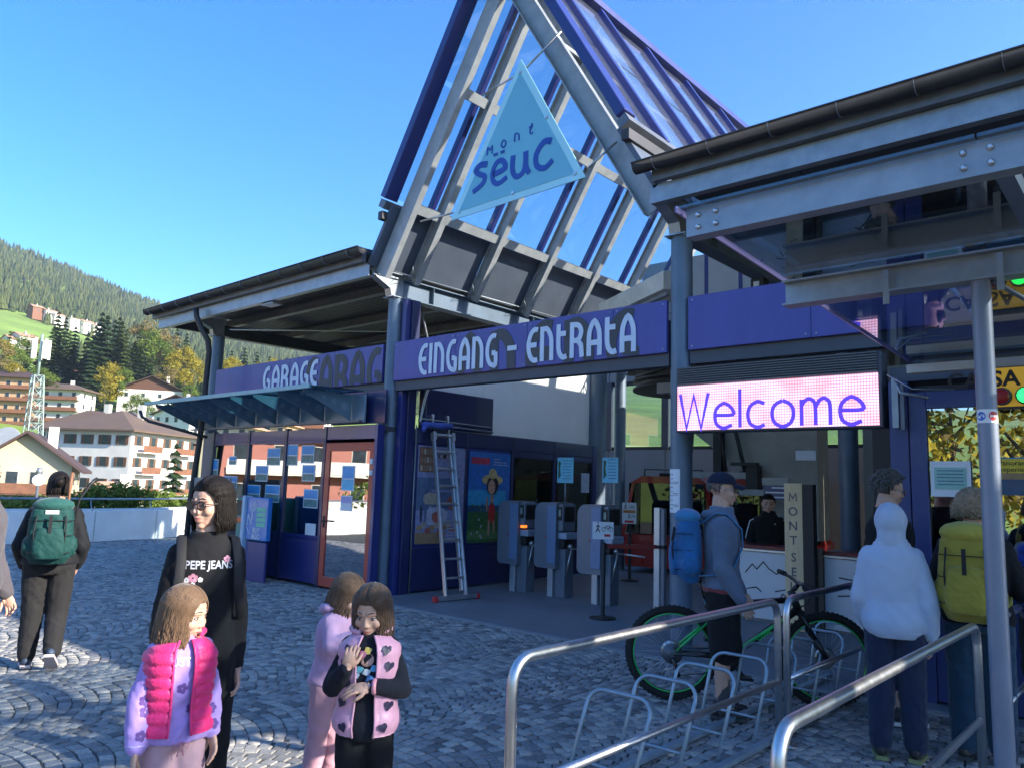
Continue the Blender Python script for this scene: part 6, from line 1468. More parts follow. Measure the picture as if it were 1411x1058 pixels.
class Person:
    def __init__(P, label, H, loc, ang, group=None, hs=None, skin=(.52, .31, .225), child=False, wid=1., dep=1., lean=0.):
        P.t = thing('person', label, 'person'); P.H = H; P.loc = loc; P.child = child; P.wid = wid; P.dep = dep; P.lean = lean
        if group: P.t['group'] = group
        P.yaw = math.atan2(loc[0], -loc[1])*1.0; cx_, cy_ = -loc[0], -loc[1]; P.yaw = math.atan2(-cx_, cy_)+R_(ang)
        P.hs = hs or (H*.0 + (1. if not child else .90)); P.skin = skinmat('skin_%d_%d' % (int(skin[0]*100), int(skin[2]*100)), skin)
        P.arm = {}; P.leg = {}; P.headM = Matrix.Identity(4)
        P.parts = []
    def z(P, f): return f*P.H
    def sh(P, s_): return Vector((s_*.086*P.H*P.wid, P.lean*.3*P.H-.005, .782*P.H))
    def hip(P, s_): return Vector((s_*.052*P.H*P.wid, 0, .495*P.H))
    def set_head(P, yaw=0., pitch=0., roll=0., fwd=.0):
        P.hc = Vector((0, P.lean*.42*P.H+.012+fwd, P.H-.122*P.hs)); P.headM = Matrix.Translation(P.hc) @ Euler((R_(-pitch), R_(roll), R_(yaw)), 'XYZ').to_matrix().to_4x4() if False else Matrix.Translation(P.hc) @ Matrix.Rotation(R_(yaw), 4, 'Z') @ Matrix.Rotation(R_(pitch), 4, 'X') @ Matrix.Rotation(R_(roll), 4, 'Y')
    def hb(P, m, name, mm): m.v = [tuple(P.headM @ Vector(v)) for v in m.v]; return m.build(name, mm, P.t)
    def body(P, vox=.009, hv=.0048, bare_leg=0., hand_kw=None, hands=True):
        H = P.H; m = MB(); loft(m, torso_rings(H, -.004, .47, .89, P.wid, P.dep, P.lean))
        for s_ in (-1, 1):
            A = P.arm[s_]; limb(m, [P.sh(s_)*1., A[0], A[1]], [.026*H, .0215*H, .0155*H] if not P.child else [.026*H, .022*H, .0175*H])
            L = P.leg[s_]; limb(m, [P.hip(s_), L[0], L[0]+(L[1]-L[0])*.35+Vector((0, -.008*H, 0)), L[1]], [.050*H, .030*H, .032*H, .020*H])
            m.ball(L[1]+Vector((0, .03, -.02)), (.03, .07, .02), 10)
        limb(m, [(0, P.lean*.3*H, .82*H), P.hc+Vector((0, -.02, -.07*P.hs))], [.036*H, .034*H])
        mb = remesh(m, vox, 4)
        hm = head_mesh(P.hs, hv, P.child); hm.v = [tuple(P.headM @ Vector(v)) for v in hm.v]; mb.add(hm.v, hm.f, 0, True)
        if hands:
            for s_ in (-1, 1):
                A = P.arm[s_]; fd_ = (A[1]-A[0]).normalized(); kw = dict(s=H/1.72*(1.12 if P.child else 1.0), curl=.45, side=1 if s_ < 0 else -1, pn=(-s_, 0.15, 0)); kw.update((hand_kw or {}).get(s_, {})); hd = kw.pop('fore', fd_)
                hand(mb, A[1], hd, **kw)
        mb.build('body', P.skin, P.t)
    def face(P, hairc, eye=(.06, .035, .02), brow=True, lips=(.42, .13, .11), mouth_open=False, eyes=True, look=(0, 0)):
        s = P.hs; hm = hairc; W_ = mat('eye_white', (.36, .33, .32), .3, 0, 0); I_ = mat('iris_dark', eye, .2, 0, 0); Lm = mat('lips_%d' % int(lips[0]*100), lips, .45, 0, .05)
        for q in (-1, 1):
            e_ = P.hb(MB().ball((q*.031*s, .0735*s, .0*s), (.0125*s, .0085*s, .0080*s), 12), 'eye', W_)
            P.hb(MB().ball((q*.031*s+look[0]*.003, .0800*s, look[1]*.002), (.0055*s, .0032*s, .0058*s), 10), 'iris', I_)
            P.hb(MB().tube([(q*.018*s, .0785*s, .0035*s), (q*.031*s, .0835*s, .0080*s), (q*.044*s, .0755*s, .004*s)], [.0015*s, .0022*s, .0012*s], 6), 'eyelid', mat('lash_brown', (.035, .02, .015), .7))
            if brow: P.hb(MB().tube([(q*.014*s, .0895*s, .0275*s), (q*.030*s, .0850*s, .0315*s), (q*.047*s, .0735*s, .024*s)], [.0018*s, .0026*s, .0010*s], 6), 'eyebrow', hm)
        if mouth_open: P.hb(MB().ball((0, .081*s, -.066*s), (.014*s, .009*s, .013*s), 12), 'mouth', mat('mouth_dark', (.08, .012, .012), .5)); P.hb(MB().box((-.009*s, .0875*s, -.061*s), (.009*s, .0893*s, -.0565*s)), 'teeth', paper)
        P.hb(MB().tube([(-.020*s, .0815*s, -.0585*s), (-.006*s, .0925*s, -.0555*s), (0, .0925*s, -.0568*s), (.006*s, .0925*s, -.0555*s), (.020*s, .0815*s, -.0585*s)], [.001*s, .0032*s, .003*s, .0032*s, .001*s], 6), 'upper_lip', Lm)
        zl = -.0685 if not mouth_open else -.081
        P.hb(MB().tube([(-.018*s, .0805*s, (zl+.004)*s), (0, .0900*s, zl*s), (.018*s, .0805*s, (zl+.004)*s)], [.001*s, .0042*s, .001*s], 6), 'lower_lip', Lm)
    def glasses(P, mm):
        s = P.hs
        g_ = MB()
        for q in (-1, 1): g_.tube([(q*.034*s+.023*s*math.cos(R_(a)), .0985*s-.006*s*abs(math.cos(R_(a)))*(1 if q*math.cos(R_(a)) > 0 else 0), -.001*s+.0195*s*math.sin(R_(a))) for a in range(0, 360, 30)], .0026*s, 6, closed=True)
        g_.tube([(-.011*s, .099*s, .004*s), (0, .102*s, .006*s), (.011*s, .099*s, .004*s)], .0022*s, 6)
        for q in (-1, 1): g_.tube([(q*.057*s, .093*s, .006*s), (q*.077*s, .04*s, .006*s), (q*.083*s, -.005*s, .004*s)], .0022*s, 6)
        fr_ = P.hb(g_, 'glasses', mm)
        for q in (-1, 1): P.hb(MB().lathe([(.0215*s, 0), (.0215*s, .001)], (q*.034*s, .0975*s, -.001*s), (0, 1, 0), 14), 'lens', glass('spectacle_lens', (.5, .48, .48), .12))
    def top(P, mm, infl=.016, z0=.50, z1=.845, sleeve=1., sr=.0, vox=.010, disp=.006, name='jumper', collar=False, cuff=None, seed=0, ds=9):
        H = P.H; m = MB(); R0 = torso_rings(H, infl, z0, z1, P.wid, P.dep, P.lean); loft(m, R0)
        for s_ in (-1, 1):
            A = P.arm[s_]
            if sleeve >= 1: limb(m, [P.sh(s_)-Vector((s_*.01, 0, .0)), A[0], A[0].lerp(A[1], .55), A[0].lerp(A[1], .93)], [.029*H+infl*.5+sr*.3, .027*H+infl*.5+sr, .024*H+infl*.4+sr, .019*H+infl*.35+sr*.6])
            elif sleeve > 0: limb(m, [P.sh(s_)-Vector((s_*.01, 0, .0)), P.sh(s_).lerp(A[0], sleeve)], [.029*H+infl*.5+sr*.3, .029*H+infl*.5+sr])
        if collar: limb(m, [Vector((0.045*math.sin(R_(a)), .012+P.lean*.33*H+.045*math.cos(R_(a)), .858*H)) for a in range(0, 361, 40)], [.014]*10, 8)
        return remesh(m, vox, 5, disp, ds, seed=seed).build(name, mm, P.t)
    def pants(P, mm, infl=.014, lr=0., length=1., vox=.010, disp=.007, name='trousers', z1=.57, seed=3, flare=0.):
        H = P.H; m = MB(); loft(m, torso_rings(H, infl*.8, .475, z1, P.wid, P.dep, P.lean))
        for s_ in (-1, 1):
            L = P.leg[s_]
            if length >= 1: limb(m, [P.hip(s_), L[0], L[0].lerp(L[1], .5), L[0].lerp(L[1], length-.02 if length <= 1 else 1.0)], [.054*H+infl*.6, .036*H+infl*.7+lr, .034*H+infl*.6+lr, .029*H+infl*.5+lr+flare])
            else: limb(m, [P.hip(s_), P.hip(s_).lerp(L[0], length)], [.054*H+infl*.8, .044*H+infl+lr])
        return remesh(m, vox, 5, disp, 8, (1, 1, .9), seed).build(name, mm, P.t)
    def shoes(P, mm, sole, ft=None, sz=1., accent=None):
        for s_ in (-1, 1):
            a = P.leg[s_][1]; d = Vector((s_*.12, 1, (ft or {}).get(s_, 0))).normalized(); sx_ = Vector((d.y, -d.x, 0)).normalized(); up_ = sx_.cross(d)
            M = Matrix((sx_, d, up_)).transposed(); b0 = a+M @ Vector((0, 0, -.045))
            m = MB(); m.ball(b0+M @ Vector((0, -.035, .01)), (.036*sz, .045*sz, .04*sz), 12, 0, M); m.ball(b0+M @ Vector((0, .05, .0)), (.042*sz, .07*sz, .034*sz), 12, 0, M); m.ball(b0+M @ Vector((0, .125*sz, -.01)), (.042*sz, .055*sz, .025*sz), 12, 0, M); limb(m, [b0+M @ Vector((0, -.02, .03)), b0+M @ Vector((0, -.015, .055))], [.037*sz, .036*sz])
            o_ = remesh(m, .007, 3).build('shoe', mm, P.t)
            so = MB(); pr = [(-.036, -.075), (.036, -.075), (.045, .02), (.05, .10), (.035, .165), (0, .18), (-.035, .165), (-.047, .10), (-.042, .02)]
            so.prism([(x*sz, y*sz) for x, y in pr], b0+M @ Vector((0, 0, -.043)), M @ Vector((1, 0, 0)), M @ Vector((0, 1, 0)), .024); so.build('sole', sole, o_)
            lc = MB(); [lc.tube([b0+M @ Vector((-.02, .035+.02*k, .036-.004*k)), b0+M @ Vector((.02, .035+.02*k, .036-.004*k))], .003, 5) for k in range(4)]; lc.build('laces', accent or sole, o_)
    def done(P):
        P.t.location = (P.loc[0], P.loc[1], P.loc[2] if len(P.loc) > 2 else 0); P.t.rotation_euler = (0, 0, P.yaw)
def decal(garment, mb, name, mm, parent, off=.0025, dirv=(0, -1, 0)):
    me = garment.data; bv = BVHTree.FromPolygons([v.co for v in me.vertices], [tuple(p.vertices) for p in me.polygons]); d = Vector(dirv).normalized()
    out = []; hits = [bv.ray_cast(Vector(v)-d*.6, d)[0] for v in mb.v]
    if name.startswith('printed_') and (any(h is None for h in hits) or max(h.y for h in hits)-min(h.y for h in hits) > .065): return None
    for v in mb.v:
        v = Vector(v); h = bv.ray_cast(v-d*.6, d); out.append(tuple((h[0]-d*off) if h[0] is not None else v))
    mb.v = out; return mb.build(name, mm, parent)
def arm_down(P, s_, out=.03, fwd=.02, bend=.06):
    H = P.H; S0 = P.sh(s_); e_ = S0+Vector((s_*out*H, -.01*H, -.175*H)); w = e_+Vector((s_*out*.3*H, bend*H, -.145*H)); P.arm[s_] = (e_, w)
def legs(P, spread=.055, fwd=(0, 0)):
    H = P.H
    for s_, f in zip((-1, 1), fwd): P.leg[s_] = (Vector((s_*(.052+.003)*H, f*.5+.012*H, .275*H)), Vector((s_*spread*H, f, .045*H+.02)))
def backpack(P, mm, name='rucksack', w=.30, d=.17, h=.48, zc=.66, label='', mm2=None, yoff=0., lid=True, own=True, lean=0.):
    H = P.H; yb = -.072*H*P.dep-.02-d/2+yoff; z = zc*H
    m = MB(); loft(m, [((0, yb+(d*.08 if k in (0, 8) else 0), z-h/2+h*k/8), w/2*q, d/2*q2) for k, (q, q2) in enumerate(((.72, .6), (.92, .9), (1, 1), (1, 1), (.98, 1), (.95, .98), (.93, .95), (.88, .85), (.6, .5)))], 24, 3)
    m.ball((0, yb-d*.42, z-h*.12), (w*.36, d*.28, h*.26), 12)
    for s_ in (-1, 1): m.ball((s_*w*.5, yb+.01, z-h*.22), (.03, d*.36, h*.17), 10)
    b_ = remesh(m, .009, 4, .006, 14, seed=w*10)
    t = thing('rucksack', label, 'rucksack'); o_ = b_.build('bag', mm, t)
    if lid: l_ = MB(); l_.ball((0, yb-.005, z+h*.46), (w*.46, d*.52, h*.13), 14); remesh(l_, .008, 3, .004, 16).build('lid', mm2 or mm, t)
    pk_ = MB(); loft(pk_, [((0, yb-d*.42, z-h*.40+h*.5*k/6), w*.36*q, d*.30*q) for k, q in enumerate((.75, .95, 1, 1, .98, .92, .7))], 20, 3); remesh(pk_, .008, 3, .005, 16, seed=3).build('pocket', mm, t)
    for q in (-.30, -.02, .22): MB().tube([(-w*.5, yb+d*.1, z+h*q), (-w*.42, yb-d*.52, z+h*q), (w*.42, yb-d*.52, z+h*q), (w*.5, yb+d*.1, z+h*q)], .007, 6, flat=.4).build('compression_strap', mat('strap_dark', (.010, .010, .012), .8), t)
    st_ = mat('strap_dark', (.010, .010, .012), .8)
    for s_ in (-1, 1):
        x = s_*.068*H
        pts_ = [(x*.7, yb+d*.4, z+h*.36), (x*.95, -.03*H, .825*H+.012), (x*1.05, .015*H, .823*H+.01), (x*1.1, .062*H+.02, .77*H), (x*1.15, .064*H+.022, .70*H), (x*1.45, .035*H+.01, .62*H), (x*1.55, -.03*H, .58*H), (x*1.2, yb+d*.35, z-h*.38)]
        pts_ = [Vector((a, b2+P.lean*(c-.5*H) if b2 > -.05 else b2, c)) for a, b2, c in pts_]
        MB().tube(pts_, .022, 8, flat=.28).build('strap', mm2 or st_, t)
        MB().tube([(s_*w*.3, yb-d*.5, z+h*.3), (s_*w*.33, yb-d*.62, z), (s_*w*.3, yb-d*.5, z-h*.34)], .006, 6).build('cord', st_, t)
    MB().box((-.012, yb-d*.72, z+h*.02), (.012, yb-d*.70, z+h*.3)).build('buckle_strap', st_, t)
    t.location = (P.loc[0], P.loc[1], 0); t.rotation_euler = (0, 0, P.yaw); return t
hb_dark = cloth('hair_dark_brown', (.007, .0045, .0035), .6, .25, .1, 200, 30); hb_brown = cloth('hair_light_brown', (.13, .075, .042), .55, .3, .1, 200, 30); hb_brown2 = cloth('hair_mid_brown', (.085, .048, .028), .55, .3, .1, 200, 30); hb_grey = cloth('hair_grey', (.10, .095, .09), .6, .3, .1, 200, 40); hb_blond = cloth('hair_grey_blond', (.26, .19, .12), .6, .35, .1, 200, 40)
blackc = cloth('black_cotton', (.012, .012, .014)); jeans = cloth('blue_jeans', (.03, .06, .13), .85, .2); soleW = mat('white_rubber', (.6, .6, .6), .6)

# -- 1 woman in glasses
P = Person('woman with dark bob and glasses in a black sweatshirt printed PEPE JEANS', 1.62, (-3.42, 1.76), 8, hs=1.0, wid=.90, dep=.95, skin=(.52, .31, .225)); legs(P)
P.arm = {-1: (Vector((-.155, -.035, 1.0)), Vector((-.165, .02, .76))), 1: (Vector((.155, -.03, 1.0)), Vector((.165, .03, .76)))}
# local +x is image left when she faces the camera
P.set_head(-52, -4); P.body(); P.face(hb_dark); P.glasses(mat('tortoise_frame', (.03, .012, .008), .25))
g1 = P.top(blackc, .016, .50, .848, 1., .002, name='sweatshirt'); P.pants(blackc)
P.shoes(mat('dark_trainer', (.02, .02, .025), .6), soleW)
P.hb(hair_cap(1.0), 'hair_cap', hb_dark); P.hb(hair_locks(1.0, .15, 190, 66, .008, .012, r=.009, seed=3, sweep=(62, 88)), 'hair', hb_dark)
ltc = mat('silver_print', (.50, .50, .55), .5); m = MB(); text_mb(m, 'PEPE JEANS', .05, (.0, .3, 1.215), (-1, 0, 0), Z_, 0, bold=.001, sx=.82); decal(g1, m, 'lettering', ltc, P.t)
def flower(cx_, cz_, r, key):
    m = MB()
    for k in range(5):
        a = R_(72*k+20); m.prism(arc(r*.55*math.cos(a), r*.55*math.sin(a), r*.42, 0, 330, 8), (cx_, .3, cz_), (-1, 0, 0), Z_, .0001)
    return decal(g1, m, 'printed_flower', key, P.t, .003)
pk = mat('pink_print', (.5, .22, .30), .6, 0, .3, 60); flower(.065, 1.175, .022, pk); flower(.035, 1.168, .012, paper); flower(.09, 1.165, .014, ltc); flower(-.075, 1.255, .018, pk); flower(.065, 1.148, .011, paper)
P.done()
backpack(P, cloth('black_nylon', (.016, .016, .019), .6), w=.33, d=.2, h=.46, zc=.62, label='black rucksack worn by the woman in glasses, with a brown base pocket', yoff=-.02)

# -- 2 girl with pink vest
P = Person('girl with long brown hair in a bright pink quilted vest over a lilac top', 1.18, (-3.10, 1.52), 16, child=True, hs=.92, skin=(.52, .31, .225), wid=.90, dep=.98); legs(P, .055)
P.arm = {1: (Vector((.125, -.01, .75)), Vector((.150, .055, .585))), -1: (Vector((-.120, -.02, .755)), Vector((-.135, .04, .60)))}
P.set_head(42, -8); P.body(.008, .0045, hand_kw={1: dict(curl=.55), -1: dict(curl=.35)}); P.face(hb_brown2, mouth_open=True)
lil = bpy.data.materials['lilac'] if 'lilac' in bpy.data.materials else cloth('lilac_sweatshirt', (.36, .24, .58), .9, .22, .25, 350, 14)
g1 = P.top(lil, .024, .50, .85, 1., .012, .009, .006, name='sweatshirt', ds=12)
flr = mat('violet_print', (.10, .045, .22), .7)
for (x, z) in ((.128, .72), (.142, .64), (.112, .80), (-.115, .82), (-.122, .70), (-.132, .64), (.01, .80), (-.03, .72), (.13, .76)):
    m = MB(); [m.prism(arc(.012*math.cos(R_(72*k)), .012*math.sin(R_(72*k)), .009, 0, 320, 7), (x, .3, z), (-1, 0, 0), Z_, .0001) for k in range(5)]; decal(g1, m, 'printed_flower', flr, P.t)
m = MB(); text_mb(m, 'JUST BE', .042, (-.0, .3, .885), (-1, 0, 0), Z_, 0, bold=.002); decal(g1, m, 'lettering', ltc, P.t)
P.pants(cloth('dusty_pink_joggers', (.42, .26, .30), .9, .1), .010, .016, z1=.52); P.shoes(soleW, soleW, sz=.8)
def vest(P, mm, infl, z0, z1, slit0, slit1, puffs, name='vest', thick=.016, collar=True):
    H = P.H; rows = puffs*6; m = MB(); n = 40; base = torso_rings(H, infl, z0, z1, P.wid, P.dep, P.lean); a0, a1 = R_(slit1), R_(360-slit0)
    lay = []
    for side_ in (0, 1):
        k0 = len(m.v)
        for i in range(rows+1):
            t = i/rows; q = t*(len(base)-1); i0 = min(int(q), len(base)-2); f = q-i0; (c0, rx0, ry0), (c1, rx1, ry1) = base[i0], base[i0+1]; c = Vector(c0).lerp(Vector(c1), f); rx = rx0+(rx1-rx0)*f; ry = ry0+(ry1-ry0)*f
            pf = thick*(.35+.65*abs(math.sin(math.pi*puffs*t))**.5) if side_ else 0
            if t > .9: rx *= 1-(t-.9)*1.5; ry *= 1-(t-.9)*.5
            for j in range(n+1):
                a = a0+(a1-a0)*j/n; s_, c_ = math.sin(a), math.cos(a); w_ = .0018*math.sin(a*23+i*2.1)*(1 if side_ else 0)
                m.v.append((c.x+(rx+pf+w_)*math.copysign(abs(s_)**.89, s_), c.y+(ry+pf+w_)*math.copysign(abs(c_)**.89, c_), c.z))
        lay.append(k0)
        for i in range(rows):
            for j in range(n):
                q4 = (k0+i*(n+1)+j, k0+i*(n+1)+j+1, k0+(i+1)*(n+1)+j+1, k0+(i+1)*(n+1)+j); m.f.append(q4[::-1] if side_ else q4); m.mi.append(0); m.sm.append(True)
    A_, B2 = lay
    for i in range(rows):
        for j in (0, n): m.f.append((A_+i*(n+1)+j, A_+(i+1)*(n+1)+j, B2+(i+1)*(n+1)+j, B2+i*(n+1)+j)); m.mi.append(0); m.sm.append(False)
    for i in (0, rows):
        for j in range(n): m.f.append((A_+i*(n+1)+j, A_+i*(n+1)+j+1, B2+i*(n+1)+j+1, B2+i*(n+1)+j)); m.mi.append(0); m.sm.append(False)
    v = m.build(name, mm, P.t)
    if collar:
        cm = MB(); pts_ = [Vector((.075*math.sin(R_(a)), P.lean*.33*H-.004+.062*math.cos(R_(a)), .855*H+.012*math.cos(R_(a))*-1)) for a in np.linspace(slit1+10, 350-slit0, 12)]
        cm.tube([p-Vector((0, 0, .012)) for p in pts_], [.012, .018]+[.021]*8+[.018, .012], 10, flat=.8); cm.build('collar', mm, P.t)
    for a in (slit1, 360-slit0):
        zz = MB(); pts_ = []
        for k in range(12):
            z = z0+(z1-z0)*k/11; rx = lerp_tab([(t[0], t[1]) for t in TOR], z)*H*P.wid+infl+thick*.8; ry = lerp_tab([(t[0], t[2]) for t in TOR], z)*H*P.dep+infl+thick*.8; s_, c_ = math.sin(R_(a)), math.cos(R_(a)); pts_.append((rx*math.copysign(abs(s_)**.89, s_)*(1 if z < .82 else .9), ry*c_+P.lean*(z-.5)*H, z*H))
        zz.tube(pts_, .005, 6); zz.build('zip', mm, P.t)
    return v
vest(P, mat('bright_pink_nylon', (.72, .018, .16), .5, 0, .14, 14, .25, 90, sheen=.2), .034, .53, .83, 9, 20, 8, thick=.012)
P.hb(hair_cap(.92), 'hair_cap', hb_brown); P.hb(hair_locks(.92, .22, 210, 40, .014, .0, r=.009, seed=5, wid=1.05), 'hair', hb_brown)
m = MB(); m.tube([Vector((.148, .05, .605))+Vector((.027*math.cos(R_(a)), .026*math.sin(R_(a)), 0)) for a in range(0, 360, 30)], .012, 6, closed=True, flat=.3); m.build('wristband', paper, P.t)
m = MB(); m.tube([Vector((.147, .048, .62))+Vector((.028*math.cos(R_(a)), .027*math.sin(R_(a)), 0)) for a in range(0, 360, 30)], .004, 6, closed=True); m.build('wristband', mat('red_band', (.6, .08, .05), .5), P.t)
m = MB(); [m.tube([(0, .1, .60), (sg*.03, .105, .595), (sg*.025, .105, .575), (0, .1, .60), (sg*.012, .105, .55)], .003, 5) for sg in (-1, 1)]; m.build('drawstring', mat('pink_cord', (.5, .2, .28), .8), P.t)
P.done()

# -- 3 girl with heart vest
P = Person('girl with brown hair in a pink vest with dark hearts, hands held before her chest', 1.18, (-2.70, 2.16), -6, child=True, hs=.92, skin=(.52, .31, .225), wid=.92, dep=1.0); legs(P, .07, (0, .05))
P.arm = {1: (Vector((.145, .02, .76)), Vector((.075, .14, .86))), -1: (Vector((-.145, .02, .755)), Vector((-.02, .14, .79)))}
P.set_head(-12, -16); P.body(.008, .0045, hand_kw={1: dict(fore=(-.25, .1, 1), pn=(0, -1, .1), curl=.9), -1: dict(fore=(.9, .1, -.12), pn=(0, -.6, -1), curl=.35)}); P.face(hb_brown2, lips=(.34, .12, .10), look=(0, -1))
g1 = P.top(cloth('black_navy_top', (.012, .014, .022)), .016, .47, .855, 1., .006, .009, .005, name='top')
m = MB(); m.prism(arc(0, 0, .028, 0, 340, 14), (0, .3, .885), (-1, 0, 0), Z_, .0001); decal(g1, m, 'printed_face', mat('print_peach', (.5, .3, .25), .6), P.t)
for k, (x, z, cc_) in enumerate(((.0, .92, (.6, .45, .1)), (.02, .905, (.6, .2, .35)), (-.03, .85, (.1, .35, .6)), (.03, .845, (.15, .5, .6)), (0, .835, (.5, .55, .6)), (-.015, .81, (.1, .25, .5)), (.045, .82, (.4, .5, .6)))):
    m = MB(); m.prism([(.016*math.cos(R_(a))*(1+.35*math.sin(a*3)), .014*math.sin(R_(a))) for a in range(0, 355, 30)], (x, .3, z), (-1, 0, 0), Z_, .0001); decal(g1, m, 'print', mat('print_c%d' % k, cc_, .6), P.t, .003)
P.pants(cloth('black_leggings', (.010, .010, .012)), .010, .002); P.shoes(mat('dark_trainer', (.02, .02, .025), .6), soleW, sz=.8)
pv = mat('pale_pink_nylon', (.62, .31, .42), .42, 0, .08, 8, .08, 60, sheen=.2)
v_ = vest(P, pv, .028, .49, .83, 17, 17, 4, thick=.010)
ht = mat('heart_navy', (.02, .015, .05), .5)
for k, (x, z) in enumerate(((.085, .62), (.098, .71), (.078, .79), (-.082, .62), (-.098, .70), (-.078, .78), (-.094, .86), (.092, .87), (-.080, .925), (.080, .925))):
    m = MB(); a = random.uniform(-.4, .4); u = Vector((-math.cos(a), 0, math.sin(a))); m.prism([(0, -.022), (.018, .0), (.016, .014), (.007, .018), (0, .011), (-.007, .018), (-.016, .014), (-.018, 0)], (x, .3, z), u, Vector((math.sin(a), 0, math.cos(a))), .0001); decal(v_, m, 'printed_heart', ht, P.t, .008)
P.hb(hair_cap(.92), 'hair_cap', hb_brown2); P.hb(hair_locks(.92, .17, 200, 38, .014, .004, r=.009, seed=8, wid=1.08), 'hair', hb_brown2)
m = MB(); m.tube([Vector((-.04, .137, .79))+Vector((0, .024*math.cos(R_(a)), .024*math.sin(R_(a)))) for a in range(0, 360, 30)], .010, 6, closed=True); m.build('wristband', mat('pink_band', (.7, .3, .35), .5), P.t)
P.done()

# -- 4 girl behind
P = Person('girl in pale pink hoodie and joggers standing behind the girl with the heart vest', 1.13, (-3.50, 2.53), 62, child=True, hs=.92, skin=(.52, .31, .225), wid=.92, lean=.12); legs(P, .06, (0, -.04))
P.arm = {1: (Vector((.15, .09, .78)), Vector((.09, .26, .86))), -1: (Vector((-.16, .09, .78)), Vector((-.08, .26, .84)))}
P.set_head(-10, -22, fwd=.02); P.body(.009, .006); P.face(hb_brown2)
lp_ = cloth('pale_pink_hoodie', (.55, .34, .50), .92, .1); g1 = P.top(lp_, .020, .50, .855, 1., .006, .009, .007, name='hoodie'); m = MB(); limb(m, [(.05, .06, .955), (.06, -.0, .955), (0, -.045, .94), (-.06, -.0, .955), (-.05, .06, .955)], [.02, .026, .032, .026, .02], 10); remesh(m, .009, 3).build('hood', lp_, P.t)
P.pants(cloth('pale_pink_joggers', (.46, .25, .30), .92, .1), .010, .008); P.shoes(mat('red_pink_trainer', (.5, .05, .08), .5), soleW, sz=.8)
P.hb(hair_cap(.92), 'hair_cap', hb_brown); P.hb(hair_locks(.92, .16, 180, 30, .012, r=.009, seed=11), 'hair', hb_brown)
m = MB(); m.ball((.03, .27, .93), (.025, .02, .03), 10).ball((.0, .28, .96), (.02, .02, .02), 8); m.build('toy_bracelet', mat('mint_plastic', (.3, .6, .55), .3), P.t) if False else None
P.done()

# -- 5 woman with green pack
P = Person('woman walking away in a black jacket with a dark green rucksack', 1.62, (-7.33, 2.38), 176, hs=1.0, wid=1.16, dep=1.1); H = P.H
P.leg = {-1: (Vector((-.09, .02, .44)), Vector((-.10, .0, .10))), 1: (Vector((.09, -.0, .43)), Vector((.095, -.17, .16)))}
P.arm = {-1: (Vector((-.225, -.03, 1.0)), Vector((-.20, .12, .82))), 1: (Vector((.225, -.03, 1.0)), Vector((.20, .12, .82)))}
P.set_head(8, -4); P.body(.010, .007)
P.top(cloth('black_softshell', (.010, .011, .014), .7), .026, .52, .86, 1., .010, name='jacket', collar=True); P.pants(cloth('charcoal_trousers', (.022, .021, .022), .85), .02, .012, 1.)
P.shoes(mat('navy_trainer', (.03, .05, .09), .6), mat('grey_pink_sole', (.5, .42, .42), .6), ft={1: -.75}, accent=mat('pink_lace', (.7, .2, .35), .6))
P.hb(hair_cap(1.02), 'hair_cap', hb_dark); P.hb(hair_locks(1.0, .10, 150, 60, .006, r=.009, seed=13, wid=.95), 'hair', hb_dark); m = MB(); m.ball((0, -.12, .03), (.04, .05, .045), 12); P.hb(m, 'hair_bun', hb_dark)
P.done(); gr = cloth('dark_green_nylon', (.010, .055, .05), .6); t_ = backpack(P, gr, w=.34, d=.19, h=.50, zc=.69, label='dark green rucksack with trekking poles on the woman walking away', mm2=cloth('green_nylon', (.014, .08, .07), .6))
M = world_of(t_); 
pol = mat('cork_handle', (.22, .10, .05), .6)
for k, (dx, c_) in enumerate(((.10, pol), (.13, black))): m = MB().tube([(dx, -.20, 1.05), (dx+.05*k, -.17, 1.40), (dx+.12*k-.0, -.16, 1.53), (dx+.16*k+.005, -.14, 1.58 if k else 1.62)], [.008, .009, .015, .013], 8); m.v = [tuple(M @ Vector(v)) for v in m.v]; m.build('trekking_pole', c_, t_)
m = MB().box((-.05, -.335, 1.275), (.05, -.325, 1.31), bev=.004); m.v = [tuple(M @ Vector(v)) for v in m.v]; m.build('badge', mat('pale_badge', (.45, .5, .5), .5), t_)

# -- 6 man at the left edge
P = Person('grey haired man in a grey brown jacket cut off by the left edge', 1.70, (-5.99, 1.49), 55, hs=1.0, wid=1.1, skin=(.52, .31, .225)); legs(P)
for s_ in (-1, 1): arm_down(P, s_, .03, 0, .07)
P.set_head(0, 0); P.body(.011, .007); P.face(hb_grey); P.top(cloth('taupe_jacket', (.085, .075, .085), .8), .03, .49, .86, 1., .012, name='jacket', collar=True); P.pants(blackc); P.shoes(mat('dark_trainer', (.02, .02, .025), .6), soleW)
P.hb(hair_cap(1.0), 'hair_cap', hb_grey); P.hb(hair_short(1.0, 300, .022, 4), 'hair', hb_grey); P.done()

